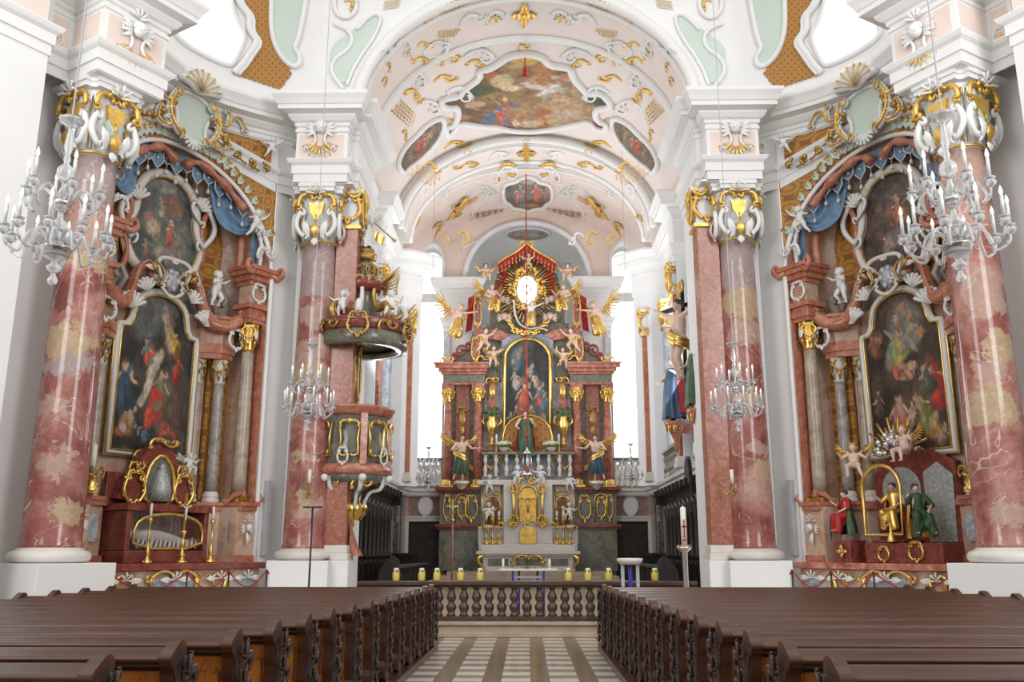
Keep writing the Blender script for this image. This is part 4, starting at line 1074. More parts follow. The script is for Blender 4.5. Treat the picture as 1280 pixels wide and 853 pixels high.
nave_column('marbled red column at the left of the chancel opening, beside the pulpit', FC.x, FC.y, -1, False, P2, 5.1, 0)
nave_column('marbled red column at the right of the chancel opening, behind the hanging glass chandelier', -FC.x, FC.y, 1, False, P3, 9.7, 0)
nave_column('marbled red column nearest on the far right, with large pale patches', -NC.x + .05, NC.y, 1, True, P4, 14.2, pi - aN)

# ------------------------------------------------------------------ square red marble pilasters of the chancel arch and the chancel walls
def pilaster(label, s, x0, x1, y0, y1, z0, z1, m, capm='goldpaint', fol=True, group=None, base=True):
    t = thing('marble_pilaster', label, 'pilaster', (s * (-x0 - x1) / -2 if False else -s * (x0 + x1) / 2, (y0 + y1) / 2, z0), group=group); K = MIR[s]
    b = MB(K); b.box(x0, x1, y0, y1, z0 + (.35 if base else 0), z1 - 1.05); b.build('shaft', M[m], t, bevel=.02)
    if base:
        b = MB(K); b.box(x0 - .06, x1 + .08, y0 - .08, y1 + .06, z0, z0 + .16); b.box(x0 - .03, x1 + .05, y0 - .05, y1 + .03, z0 + .16, z0 + .35); b.build('base', M['cream'], t, bevel=.02)
    b = MB(K); b.box(x0 - .05, x1 + .07, y0 - .06, y1 + .05, z1 - 1.07, z1 - .98); xm = x1 + .05; ym = (y0 + y1) / 2
    F = frame((xm, ym, z1 - .5), (0, -1, 0), (0, 0, 1), (1, 0, 0), .38); F2 = frame(((x0 + x1) / 2, y0 - .04, z1 - .5), (1, 0, 0), (0, 0, 1), (0, -1, 0), .38)
    if fol:
        for Fq in (F, F2): b.join(orn_cart(), Fq)
        b.join(orn_plume(2), F @ T(0, .9, .1)); b.join(orn_plume(3), F2 @ T(0, .9, .1))
    b.build('capital', M[capm], t)
    b = MB(K); b.box(x0, x1, y0, y1, z1 - 1.0, z1 - .12); b.box(x0 - .04, x1 + .12, y0 - .12, y1 + .04, z1 - .12, z1); b.build('capital_block', M['white'], t, bevel=.02)
    return t
for s, nm in ((-1, 'behind the pulpit'), (1, 'beside the right chancel column')):
    pilaster('square mottled red marble pilaster with gilded capital ' + nm, s, -4.92, -4.36, 21.9, 22.5, 1.40, ZCT, 'redpil')
    b = MB(MIR[s])
far = [(25.0, 25.6, 'bluem', 'dark veined', -5.05, 'first window bay'), (28.15, 28.75, 'redpil', 'red', -4.72, 'middle pier of the chancel wall'), (29.0, 29.8, 'lightm', 'white and blue veined', -5.2, 'past the middle pier'),
       (30.2, 30.8, 'redorange', 'salmon red', -5.15, 'beside the long gallery balusters'), (32.5, 33.1, 'bluem', 'blue grey veined', -5.1, 'wall before the last pier'), (33.9, 34.5, 'redorange', 'salmon red', -4.45, 'last pier before the high altar')]
for s in (-1, 1):
    for (y0, y1, m, w_, x1, pl) in far:
        pilaster('%s marble pilaster on the %s chancel wall, %s' % (w_, SN[s], pl), s, -5.45 if x1 < -5 else x1 - .4, x1, y0, y1, 4.15, ZCT, m, fol=True)
# dark veined strips beside the doors, inner piers beside the altar
for s in (-1, 1):
    b = MB(MIR[s]); b.box(-5.12, -4.98, 34.6, 35.2, .28, 3.75); b.box(-5.12, -4.98, 35.9, 36.5, .28, 3.75); o = b.build('marble_strip', M['darkm']); tag(o, 'black veined marble strips beside the dark door on the %s of the altar' % SN[s], 'wall strip')
    b = MB(MIR[s]); b.box(-3.58, -3.3, 37.36, 37.5, 4.1, ZCT); o = b.build('marble_strip', M['lightm']); tag(o, 'tall pale veined marble strip at the %s edge of the high altar' % SN[s], 'wall strip')
# ------------------------------------------------------------------ gallery balustrades
def baluster_mb(h=1.0, r=.09, n=10):
    b = MB(); b.lathe([(r, 0), (r, .08 * h), (r * .55, .12 * h), (r * .95, .26 * h), (r * 1.0, .36 * h), (r * .45, .52 * h), (r * .42, .56 * h), (r * .95, .70 * h), (r, .78 * h), (r * .55, .90 * h), (r, .94 * h), (r, h)], (0, 0, 0), n); return b
def balustrade(name, label, pts, z, h, m, mr, n, loc, r=.09, cat='balustrade'):
    t = thing(name, label, cat, loc); a = Vector(pts[0]); b_ = Vector(pts[1]); d = (b_ - a).normalized(); nn = Vector((-d.y, d.x))
    mb = MB()
    for (z0, z1, w) in ((z, z + .10, .12), (z + h - .10, z + h, .14)):
        q = [(a + nn * w), (b_ + nn * w), (b_ - nn * w), (a - nn * w)]; mb.ext([(p.x, p.y) for p in q], z0, z1, 'z')
    mb.build('rail', M[mr], t, bevel=.012)
    me = None
    for i in range(n):
        p = a.lerp(b_, (i + .5) / n)
        if me is None:
            q = MB(); q.join(baluster_mb(h - .2, r), T(p.x, p.y, z + .10)); o = q.build('baluster', M[m], t); me = o; p0 = p
        else:
            o = me.copy(); COL.objects.link(o); o.parent = t; o.location = (p.x - p0.x, p.y - p0.y, 0)
    return t
for s in (-1, 1):
    balustrade('gallery_balustrade', 'white baluster rail of the gallery at the %s of the high altar' % SN[s], [(s * 4.9, 37.15), (s * 3.45, 37.15)], 4.1, 1.25, 'cream', 'greenm', 6, (s * 4.15, 37.15, 4.1), .12)
    balustrade('gallery_balustrade', 'baluster rail along the %s chancel gallery between the piers' % SN[s], [(s * 5.1, 29.9), (s * 5.1, 33.5)], 4.1, 1.1, 'greenm', 'greym', 12, (s * 5.1, 31.7, 4.1), .1)

# ------------------------------------------------------------------ altar rail
rail = thing('altar_rail', 'dark carved altar rail with bulbous balusters across the chancel step', 'altar rail', (0, 18.35, .28))
b = MB(); b.box(-3.35, 3.3, 18.22, 18.48, .28, .37); b.build('plinth', M['railwood'], rail, bevel=.01)
b = MB(); b.box(-3.35, 3.3, 18.18, 18.52, .955, 1.03); b.box(-3.35, 3.3, 18.24, 18.46, .91, .955); b.build('rail_top', M['railwood'], rail, bevel=.012)
pr = [(.075, 0), (.075, .04), (.05, .06), (.085, .13), (.09, .19), (.05, .25), (.05, .27), (.085, .33), (.08, .39), (.045, .47), (.04, .50), (.07, .53), (.085, .54)]
me = None; NB = 27
for i in range(NB):
    x = -3.25 + 6.45 * i / (NB - 1)
    if me is None: q = MB(); q.lathe([(r_ * 1.12, z_) for (r_, z_) in pr], (x, 18.35, .37), 12); me = q.build('baluster', M['railwood'], rail); x0_ = x
    else: o = me.copy(); COL.objects.link(o); o.parent = rail; o.location = (x - x0_, 0, 0)
cxs = [495, 527, 546, 575.6, 600, 710.5, 735, 761, 818.6]
wh = ['leftmost of the row', 'second from the left end', 'above the last left pew', 'left of the white altar', 'just left of the table altar', 'just right of the white altar', 'right of the white altar', 'beside the blue stand', 'rightmost of the row']
for i, (x, w_) in enumerate(zip(cxs, wh)):
    p = atY(x, 725, 18.35); t = thing('jar_candle', 'yellow jar candle with green sprig on the altar rail, ' + w_, 'candle', (p.x, 18.35, 1.03), group='yellow candles on the altar rail')
    b = MB(); b.lathe([(.055, 0), (.068, .03), (.070, .13), (.062, .19), (.05, .205)], (p.x, 18.35, 1.03), 14); b.build('wax_body', M['yellow'], t)
    b = MB(); b.lathe([(.045, .2), (.052, .215), (.045, .25), (.0, .255)], (p.x, 18.35, 1.03), 10); b.build('lid', M['wax'], t)
    b = MB()
    for k in range(5): a_ = k * 1.26; leaf(b, (0, 0), 0, 0, 0) if False else b.ball((p.x + .055 * cos(a_), 18.35 + .055 * sin(a_), 1.03 + .19), (.022, .022, .028), 6, 4)
    b.build('green_sprig', M['green'], t)
# ------------------------------------------------------------------ side altars in the two niches (local u along the wall, w out of the niche, z up)
def cap_small(mw, mg, R0, H, z0, c, gold=True):
    """small composite capital: bell, corner scrolls and leaves"""
    mw.lathe([(R0, 0), (R0 * 1.05, H * .1), (R0 * 1.05, H * .3), (R0 * 1.3, H * .75), (R0 * 1.5, H * .9), (R0 * 1.5, H)], (c[0], c[1], z0), 14)
    for k in range(8):
        a = k * pi / 4; o = Vector((cos(a), sin(a), 0)); Fm = frame(Vector((c[0], c[1], z0)) + o * R0 * 1.08, Vector((-sin(a), cos(a), 0)), (0, 0, 1), o)
        mg.push(Fm); leaf(mg, (0, H * .08), pi / 2, H * .42, R0 * .3, 0, .35)
        if k % 2: cscroll(mg, (0, H * .45), (R0 * .1, H * .95), .5, R0 * .16, .4, R0 * .25); cscroll(mg, (0, H * .45), (-R0 * .1, H * .95), -.5, R0 * .16, .4, R0 * .25)
        else: mg.ball((0, H * .7, R0 * .2), (R0 * .22, H * .16, R0 * .12), 7, 5)
        mg.pop()
def drape(mb, A, B, n=24, m=14, rip=.05, k=7, ph=0, up=Vector((0, 1, 0))):
    A = catm(A, 6); B = catm(B, 6); G = []
    for i in range(n + 1):
        q = i / n * (len(A) - 1); j = min(int(q), len(A) - 2); a = A[j].lerp(A[j + 1], q - j)
        q = i / n * (len(B) - 1); j = min(int(q), len(B) - 2); b = B[j].lerp(B[j + 1], q - j); row = []
        for l in range(m + 1):
            t_ = l / m; row.append(a.lerp(b, t_) + up * (rip * sin(k * t_ * pi * 2 + ph + i * .12) * (.4 + .6 * sin(pi * i / n)) + rip * .5 * sin(3 * t_ * pi + ph * 2)))
        G.append(row)
    mb.grid(G); mb.grid([[p - up * .025 for p in g[::-1]] for g in G])
def plan_prism(mb, poly, z0, z1, mold=()):
    mb.ext(poly, z0, z1, 'z')
    for (za, zb, o) in mold:
        c = Vector((sum(p[0] for p in poly) / len(poly), sum(p[1] for p in poly) / len(poly))); mb.ext([tuple(Vector(p) + (Vector(p) - c).normalized() * o) for p in poly], za, zb, 'z')
FLIPX = Matrix.Diagonal((-1, 1, 1, 1))
def frame_path(mb, P, w, d, c=None):
    """picture frame moulding: closed path in the (u,z) plane, on plane w=c"""
    mb.tube([(p[0], c, p[1]) for p in P], [w] * len(P), 8, True, flat=1.0)
def panel_uv(Mi, x0, x1, z0, z1):
    return lambda p: (((Mi @ p).x - x0) / (x1 - x0), ((Mi @ p).z - z0) / (z1 - z0))
def outline_painting(o_px): return o_px
bgL = [(.03, .03, .028), (.075, .07, .06), (.13, .11, .085)]
PL = paint_mat('altar_painting_lowering_scene', bgL, [
    (.35, .85, .30, .18, 20, (.13, .14, .14)), (.5, .93, .3, .08, 0, (.16, .16, .15)), (.62, .80, .05, .22, 25, (.32, .31, .28)), (.72, .72, .05, .16, 35, (.42, .30, .08)), (.66, .78, .03, .04, 0, (.4, .28, .2)),
    (.50, .55, .07, .17, -38, (.55, .50, .42)), (.43, .42, .05, .14, -25, (.58, .52, .44)), (.36, .32, .05, .09, -50, (.50, .46, .38)), (.57, .64, .035, .035, 0, (.50, .38, .28)),
    (.42, .62, .09, .06, 20, (.45, .10, .06)), (.38, .68, .05, .08, 0, (.12, .18, .22)), (.56, .30, .12, .15, 10, (.48, .06, .04)), (.48, .22, .08, .08, 0, (.55, .10, .06)), (.64, .42, .05, .08, -10, (.18, .20, .12)), (.66, .50, .03, .03, 0, (.5, .38, .28)),
    (.12, .36, .10, .20, 0, (.05, .09, .12)), (.18, .48, .05, .06, 0, (.10, .16, .22)), (.20, .46, .025, .035, 0, (.45, .33, .25)), (.20, .14, .12, .07, 0, (.30, .18, .10)), (.24, .19, .06, .05, 20, (.42, .32, .22)), (.14, .12, .10, .04, 0, (.40, .12, .06)),
    (.75, .15, .14, .05, -10, (.40, .09, .05)), (.88, .28, .012, .34, 6, (.16, .08, .05)), (.79, .28, .012, .34, 6, (.16, .08, .05)), (.84, .15, .05, .01, 0, (.16, .08, .05)), (.84, .25, .05, .01, 0, (.16, .08, .05)), (.83, .35, .05, .01, 0, (.16, .08, .05)), (.82, .45, .045, .01, 0, (.16, .08, .05)), (.81, .55, .04, .01, 0, (.16, .08, .05)),
    (.80, .62, .04, .06, 0, (.42, .06, .04)), (.5, .04, .5, .05, 0, (.04, .03, .025))]
    + fg(.13, .40, .34, (.05, .10, .15), 5, .55) + fg(.38, .62, .20, (.46, .09, .05), 12, .55, robe2=(.12, .20, .24)) + fg(.70, .74, .22, (.40, .28, .08), 30, .55) + fg(.62, .86, .14, (.30, .20, .14), 40, .55)
    + fg(.57, .40, .30, (.52, .06, .04), -14, .55, robe2=(.20, .24, .14)) + fg(.22, .20, .20, (.32, .18, .10), -40, .55, robe2=(.5, .45, .38)) + fg(.40, .12, .16, (.10, .16, .24), 60, .55) + fg(.80, .55, .18, (.44, .06, .04), -8, .55) + fg(.70, .12, .14, (.42, .10, .06), -60, .55), na=.035)
PR = paint_mat('altar_painting_family_scene', [(.035, .028, .022), (.08, .06, .045), (.14, .10, .07)], [
    (.55, .78, .28, .2, 0, (.20, .20, .17)), (.40, .62, .2, .12, 30, (.22, .24, .20)), (.52, .62, .07, .05, 20, (.20, .25, .10)), (.45, .66, .05, .04, 0, (.50, .40, .14)), (.62, .66, .10, .03, -40, (.30, .30, .28)), (.42, .52, .08, .035, 10, (.42, .16, .10)),
    (.55, .52, .13, .035, 0, (.50, .32, .22)), (.48, .46, .14, .03, 0, (.48, .28, .20)), (.82, .46, .10, .10, -30, (.45, .05, .04)), (.92, .34, .05, .12, 0, (.40, .05, .04)), (.72, .50, .04, .03, 0, (.45, .36, .30)), (.75, .38, .06, .08, 20, (.08, .10, .07)),
    (.12, .70, .10, .12, 0, (.22, .10, .05)), (.18, .74, .06, .05, 30, (.35, .2, .12)), (.10, .40, .10, .14, 0, (.08, .07, .05)), (.12, .28, .06, .03, 0, (.35, .22, .14)),
    (.36, .22, .11, .11, 0, (.42, .24, .20)), (.38, .32, .035, .04, 0, (.62, .44, .34)), (.30, .10, .16, .10, 0, (.08, .14, .22)), (.48, .07, .1, .06, 0, (.10, .17, .26)), (.52, .22, .04, .07, 10, (.60, .42, .30)), (.53, .29, .025, .03, 0, (.6, .44, .32)), (.62, .28, .035, .045, 0, (.50, .38, .22)),
    (.70, .18, .10, .10, 30, (.20, .20, .08)), (.80, .10, .14, .05, 10, (.45, .25, .08)), (.86, .05, .05, .05, 0, (.55, .36, .26)), (.65, .85, .05, .03, 0, (.4, .26, .18)), (.5, .9, .05, .03, 0, (.4, .28, .2)), (.42, .84, .05, .03, 0, (.42, .28, .2)), (.75, .74, .05, .08, 0, (.09, .07, .07)), (.5, .74, .04, .03, 0, (.4, .3, .22)), (.62, .76, .05, .025, 20, (.42, .28, .2))]
    + fg(.36, .22, .34, (.46, .16, .14), 4, .55, robe2=(.50, .28, .22)) + [(.32, .06, .14, .08, 0, (.08, .16, .27)), (.46, .10, .08, .06, 20, (.10, .18, .30))] + fg(.52, .22, .16, (.60, .42, .32), -20, .55) + fg(.66, .24, .30, (.24, .24, .09), 25, .55, robe2=(.48, .38, .18))
    + fg(.86, .38, .34, (.46, .05, .04), 14, .55) + fg(.76, .44, .24, (.10, .12, .10), 10, .55) + fg(.42, .66, .24, (.20, .30, .12), -10, .55, robe2=(.50, .36, .12), wing=(.34, .33, .30)) + fg(.36, .52, .16, (.44, .14, .09), 20, .55) + fg(.56, .50, .15, (.50, .30, .2), -50, .55)
    + fg(.12, .70, .20, (.26, .10, .06), 15, .55, wing=(.12, .09, .07)) + fg(.10, .32, .20, (.10, .08, .06), 0, .55) + fg(.88, .09, .16, (.5, .34, .24), -25, .55) + fg(.45, .82, .11, (.45, .22, .14), 10, .55, wing=(.2, .16, .13)) + fg(.62, .84, .10, (.40, .26, .14), -10, .55, wing=(.2, .16, .13)) + fg(.54, .91, .08, (.42, .3, .2), 0, .55) + fg(.72, .74, .13, (.42, .2, .12), 30, .55), na=.035)
PU = {-1: paint_mat('upper_painting_with_angels', [(.07, .09, .09), (.13, .16, .15), (.20, .21, .18)], [(.6, .72, .2, .12, 0, (.22, .12, .09)), (.35, .45, .12, .1, 20, (.45, .32, .25)), (.28, .55, .1, .06, 0, (.36, .16, .12)), (.6, .4, .1, .12, 0, (.32, .16, .12)), (.5, .25, .14, .06, 10, (.35, .28, .25)), (.7, .25, .08, .08, 0, (.30, .22, .18)), (.2, .7, .08, .1, 0, (.18, .10, .08)), (.45, .62, .05, .05, 0, (.5, .38, .3)), (.6, .55, .04, .05, 0, (.5, .38, .3)), (.45, .88, .2, .08, 0, (.25, .26, .24))] + fg(.35, .45, .26, (.42, .34, .26), 20, .9, wing=(.2, .2, .18)) + fg(.6, .45, .28, (.40, .14, .10), -15, .9, wing=(.2, .2, .18)) + fg(.45, .70, .2, (.30, .24, .16), 40, .9) + fg(.62, .22, .22, (.22, .26, .26), -30, .9) + fg(.28, .25, .2, (.36, .2, .14), 10, .9), na=.04),
      1: paint_mat('upper_painting_in_clouds', [(.045, .035, .035), (.10, .07, .06), (.17, .12, .10)], [(.4, .55, .12, .10, 20, (.36, .18, .08)), (.55, .62, .07, .1, 0, (.25, .12, .10)), (.5, .35, .2, .12, 0, (.22, .17, .16)), (.3, .3, .1, .06, 0, (.32, .22, .18)), (.62, .28, .1, .07, 0, (.34, .24, .20)), (.45, .72, .05, .05, 0, (.48, .34, .26))] + fg(.45, .60, .34, (.40, .16, .08), 15, .9, wing=(.2, .17, .16)) + fg(.6, .32, .24, (.34, .26, .22), -40, .9) + fg(.3, .32, .2, (.3, .2, .17), 30, .9), na=.04)}
def side_altar(s):
    side = SN[s]; F = CH[s]; Fi = F.inverted(); O = F @ Vector((0, -1.6, 0))
    A = thing('side_altar', {-1: 'left side altar with dark painting of a ladder scene, in a blue draped niche', 1: 'right side altar with painting of a seated family, in a blue draped niche'}[s], 'altar', tuple(O))
    def mb(): return MB(F)
    # mensa
    b = mb(); b.box(-2.35, 2.42, -2.4, -.75, 0, 1.22); b.build('mensa', M['pinkm'], A, bevel=.02)
    b = mb(); b.box(-2.42, 2.5, -2.4, -.62, 1.22, 1.36); b.box(-2.42, 2.5, -2.4, -.66, 0, .12); b.build('mensa_slab', M['darkred'] if s < 0 else M['redm'], A, bevel=.02)
    b = mb()
    for (u0, u1) in ((-.75, .75), (-2.1, -1.75), (1.65, 2.3)):
        P = smooth_poly([(u0, .35), (u1, .35), (u1, .95), ((u0 + u1) / 2, 1.12), (u0, .95)], 2); b.ext(P, -.75, -.735, 'y')
    b.build('mensa_panel', M['bluem'], A)
    g = mb()
    for (u0, u1) in ((-.75, .75), (.95, 1.45), (-1.45, -.95)):
        uc = (u0 + u1) / 2; h = (u1 - u0) / 2
        g.push(T(uc, -.71, .75) @ Matrix(((1, 0, 0, 0), (0, 0, 1, 0), (0, 1, 0, 0), (0, 0, 0, 1)))); cscroll(g, (-h, -.35), (-h * .8, .3), -.15, .035); cscroll(g, (h, -.35), (h * .8, .3), .15, .035); cscroll(g, (-h * .8, .3), (0, .36), .2, .03); cscroll(g, (h * .8, .3), (0, .36), -.2, .03); g.pop()
    g.build('gilded_scroll', M['gold'], A)
    g = mb()
    for uc in (0, 1.2, -1.2, 1.98):
        g.push(T(uc, -.70, 1.02) @ Matrix(((1, 0, 0, 0), (0, 0, 1, 0), (0, 1, 0, 0), (0, 0, 0, 1)))); shellfan(g, (0, 0), .16, 5); leaf(g, (-.1, 0), pi, .3, .07); leaf(g, (.1, 0), 0, .3, .07); g.pop()
    g.build('white_shell', M['statue'], A)
    # pedestals carrying the columns
    for q in (-1, 1):
        K = F if q > 0 else F @ FLIPX
        ped = [(.98, -2.75), (.98, -2.05), (1.15, -1.72), (1.75, -1.50), (1.88, -1.05), (2.42, -1.02), (2.42, -2.0), (2.2, -2.6)]
        b = MB(K); b.ext(ped, 1.36, 2.62, 'z'); pd = b.build('pedestal', M['pinkm'], A)
        b = MB(K); mp = [(p[0] + .04 * (1 if p[0] > 1.2 else -1), p[1] + .07) for p in ped]; b.ext(mp, 1.36, 1.52, 'z'); b.ext(mp, 2.55, 2.68, 'z'); b.ext([(p[0] * 1.02, p[1] + .12) for p in ped], 2.66, 2.74, 'z')
        b.tube([Vector((1.78, -1.38, 2.72)), Vector((1.9, -1.2, 2.9)), Vector((2.05, -1.0, 2.98)), Vector((1.95, -.95, 2.86))], [.05, .07, .06, .04], 7); b.tube([Vector((2.4, -1.0, 2.7)), Vector((2.55, -.98, 2.85)), Vector((2.48, -.98, 2.95))], [.07, .07, .04], 7); b.build('pedestal_moulding', M['redorange'], pd, bevel=.015)
        b = MB(K)
        for (u, w, an) in ((1.44, -1.6, -20), (1.83, -1.26, -70)):
            b.push(T(u, w + .02, 2.08) @ RZ(R(an)) @ SC(1)); b.ext(smooth_poly([(-.10, -.28), (.10, -.28), (.10, .28), (-.10, .28)], 1), 0, .02, 'y'); b.pop()
        b.build('inset_panel', M['bluem'], pd)
        b = MB(K); b.push(T(2.14, -.98, 2.15) @ frame((0, 0, 0), (1, 0, 0), (0, 0, 1), (0, 1, 0))); b.join(head_mb(.085)); shellfan(b, (0, .16), .14, 5); leaf(b, (0, -.1), -pi / 2, .3, .07); b.pop(); b.build('cherub_cartouche', M['statue'], pd)
        # columns: outer pinkish one with gold capital, two grey ones behind
        for (u, w, r, z0, zt, ch, m, mc, nm) in ((2.14, -1.34, .175, 2.74, 6.45, .72, 'beigem', 'gold', 'outer_column'), (1.70, -1.80, .145, 2.74, 5.62, .60, 'greym', None, 'inner_column'), (1.30, -2.12, .145, 2.74, 5.62, .60, 'beigem', None, 'inner_column')):
            bb = MB(K); bb.lathe([(r * 1.0, z0 + .26)] + [(r * (1 - .14 * (i / 8) ** 1.6), z0 + .26 + (zt - z0 - .26) * i / 8) for i in range(1, 9)], (u, w, 0), 22); co = bb.build(nm, M[m], A)
            bb = MB(K); hh = .26; bb.lathe([(r * 1.45, z0), (r * 1.45, z0 + hh * .3), (r * 1.2, z0 + hh * .4), (r * 1.35, z0 + hh * .55), (r * 1.3, z0 + hh * .7), (r * 1.05, z0 + hh)], (u, w, 0), 20)
            if nm == 'outer_column': bb.box(u - .27, u + .27, w - .27, w + .27, z0 - .0, z0 + .1)
            bb.build('base', M['gold' if nm == 'outer_column' else 'cream'], co, bevel=.01)
            cw_, cg_ = MB(K), MB(K); cap_small(cw_, cg_, r * .9, ch, zt, (u, w))
            c1 = cw_.build('capital', M['gold' if mc else 'cream'], co); cg_.build('gilded_leaf_collar', M['gold'] if mc else M['oldgold'], c1)
            if mc:
                bb = MB(K); bb.ball((u, w + r * 1.55, zt + .42), (.07, .03, .12), 10, 6); bb.build('oval_mirror', M['statue'], co)
        bb = MB(K); bb.box(1.5, 2.42, -2.05, -1.98, 2.74, 6.7); bb.build('damask_strip', M['ochre'], A, uvf=lambda p: (p.x * .9 + p.y * .5, p.z * .8))
        bb = MB(K); bb.box(2.36, 2.45, -1.5, -1.12, 2.74, 7.9); bb.build('side_strip', M['redorange'], A)
        # entablature: over the outer column (tall), over the inner ones (low)
        sq = lambda u, w, r: [(u - r, w - r), (u + r, w - r), (u + r, w + r), (u - r, w + r)]
        bb = MB(K); bb.ext(sq(2.14, -1.34, .22), 7.66, 8.15, 'z'); bb.ext([(1.15, -2.5), (1.15, -1.95), (1.55, -1.62), (1.95, -1.65), (1.95, -2.5)], 6.6, 6.98, 'z'); bb.build('frieze_block', M['pinkm'], A, bevel=.01)
        bb = MB(K)
        for (z0, z1, r) in ((7.17, 7.28, .24), (7.28, 7.40, .27), (7.40, 7.54, .25), (7.54, 7.66, .33), (8.15, 8.26, .27), (8.26, 8.40, .34), (8.40, 8.52, .42), (8.52, 8.62, .46)): bb.ext(sq(2.14, -1.34, r), z0, z1, 'z')
        for (z0, z1, o) in ((6.22, 6.36, 0), (6.36, 6.5, .05), (6.5, 6.6, .02), (6.98, 7.08, .05), (7.08, 7.2, .12), (7.2, 7.28, .17)): bb.ext([(1.15, -2.5), (1.12, -1.95 + o), (1.52, -1.6 + o), (1.9 + o * .5, -1.6 + o), (1.95 + o * .5, -2.5)], z0, z1, 'z')
        bb.build('cornice', M['redorange'], A, bevel=.015)
        bb = MB(K)   # swept scroll cornices rising to the painting's head, and the curled tips of the outer cornice
        pth = catm([(1.85, -1.45, 7.25), (1.6, -1.5, 7.02), (1.25, -1.62, 7.0), (1.02, -1.75, 7.35), (.86, -1.82, 7.85), (.62, -1.85, 8.08), (.46, -1.85, 7.98), (.5, -1.85, 7.85)], 5)
        bb.tube(pth, [.16 - .10 * i / len(pth) for i in range(len(pth))], 8, up=(0, 1, 0), flat=1.5)
        bb.tube([p + Vector((0, .12, .10)) for p in pth], [.07 - .04 * i / len(pth) for i in range(len(pth))], 7)
        for (d_, e_) in ((-1, -.28), (1, .25)): bb.tube(catm([(2.14 + d_ * .3, -1.0, 8.5), (2.14 + d_ * .45, -.92, 8.42), (2.14 + d_ * .58, -.9, 8.56), (2.14 + d_ * .52, -.9, 8.7), (2.14 + d_ * .42, -.9, 8.62)], 4), [.10 - .004 * i for i in range(17)], 7)
        bb.tube(catm([(1.86, -1.4, 7.15), (1.98, -1.38, 7.35), (1.92, -1.38, 7.5), (1.82, -1.4, 7.4)], 4), [.09 - .005 * i for i in range(13)], 7)
        bb.build('scroll_pediment', M['redorange'], A)
        bb = MB(K); XZ = Matrix(((1, 0, 0, 0), (0, 0, 1, 0), (0, 1, 0, 0), (0, 0, 0, 1)))
        bb.push(T(1.02, -1.68, 6.95) @ XZ); shellfan(bb, (0, 0), .34, 8, .2, 2.6, th=.12); bb.pop(); bb.push(T(.62, -1.75, 7.45) @ XZ); shellfan(bb, (0, 0), .28, 6, .2, 2.2, th=.13); bb.pop()
        bb.push(T(1.78, -1.38, 6.72) @ XZ); bb.join(orn_cart(), SC(.26)); bb.pop(); bb.push(T(2.14, -1.08, 7.95) @ XZ); bb.join(orn_cart(), SC(.24)); bb.pop(); bb.push(T(2.14, -.9, 8.95) @ XZ); bb.join(orn_plume(5), SC(.34)); bb.pop()
        bb.build('white_rocaille', M['statue'], A)
        # upper storey: tall arched red frame beside the upper painting, ochre panel, grey back
        bb = MB(K); bb.ext([(1.15, 8.0), (1.75, 8.0), (1.85, 9.6), (1.6, 10.2), (1.25, 10.2), (1.05, 9.4)], -2.28, -2.2, 'y'); bb.build('damask_panel', M['ochre'], A, uvf=lambda p: (p.x * .9, p.z * .8))
        bb = MB(K); bb.tube(catm([(1.05, -2.1, 7.9), (.98, -2.08, 8.4), (1.12, -2.05, 8.9), (1.0, -2.05, 9.4), (1.1, -2.05, 9.9), (1.4, -2.05, 10.3)], 5), .075, 7); bb.tube(catm([(1.95, -1.7, 8.5), (1.98, -1.68, 9.2), (1.9, -1.7, 9.8)], 5), .11, 7); bb.tube(catm([(2.36, -1.25, 8.6), (2.38, -1.22, 9.2), (2.2, -1.25, 9.75), (1.98, -1.25, 9.8)], 5), [.06] * 16, 7)
        bb.build('red_frame', M['redorange'], A)
        bb = MB(K); bb.tube(catm([(2.2, -1.2, 8.65), (2.22, -1.18, 9.2), (2.1, -1.2, 9.6), (1.98, -1.2, 9.62)], 6), [.05 + .015 * (i % 2) for i in range(19)], 6); bb.build('white_bead', M['statue'], A)
        bb = MB(K); bb.ball((1.55, -1.95, 7.65), (.34, .25, .55), 14, 9); bb.tube([(1.35, -1.7, 7.3), (1.25, -1.6, 7.6), (1.4, -1.6, 7.85), (1.55, -1.6, 7.7), (1.45, -1.6, 7.55)], .07, 7); bb.build('grey_scroll', M['greym'], A)
    # picture frame and painting
    P = [(-1.0, 3.8), (1.0, 3.8), (1.0, 6.42)] + [(1.0 - .02, 6.6), (.80, 6.62), (.72, 6.78), (.70, 6.95)] + [(.68 * cos(a), 6.98 + .52 * sin(a)) for a in [pi * i / 14 for i in range(15)]] + [(-.70, 6.95), (-.72, 6.78), (-.80, 6.62), (-.98, 6.6), (-1.0, 6.42)]
    if s > 0: P = [(-p[0], p[1]) for p in P][::-1]
    po = canvas('altar_painting', F, P, -2.0, PL if s < 0 else PR, A, -1.0 if s < 0 else 1.0, 1.0 if s < 0 else -1.0, 3.8, 7.5); po['label'] = {-1: 'dark painting with a pale body, red robes and a ladder', 1: 'dark painting of a seated group in red and blue under an angel'}[s]
    b = mb(); Q = [(p[0] * 1.07, 5.6 + (p[1] - 5.6) * 1.04) for p in P]; b.tube([(p[0], -1.97, p[1]) for p in Q], .085, 8, True); b.build('picture_frame', M['statue'], A)
    b = mb(); b.tube([(p[0], -1.92, p[1]) for p in P], .028, 6, True); Q2 = [(p[0] * 1.14, 5.6 + (p[1] - 5.6) * 1.075) for p in P]; b.tube([(p[0], -1.95, p[1]) for p in Q2], .028, 6, True); b.build('gilt_frame_edge', M['gold'], A)
    # back wall of the retable
    b = mb(); b.box(-1.5, 1.5, -2.45, -2.1, 1.36, 7.3); b.build('retable_back', M['pinkm'], A)
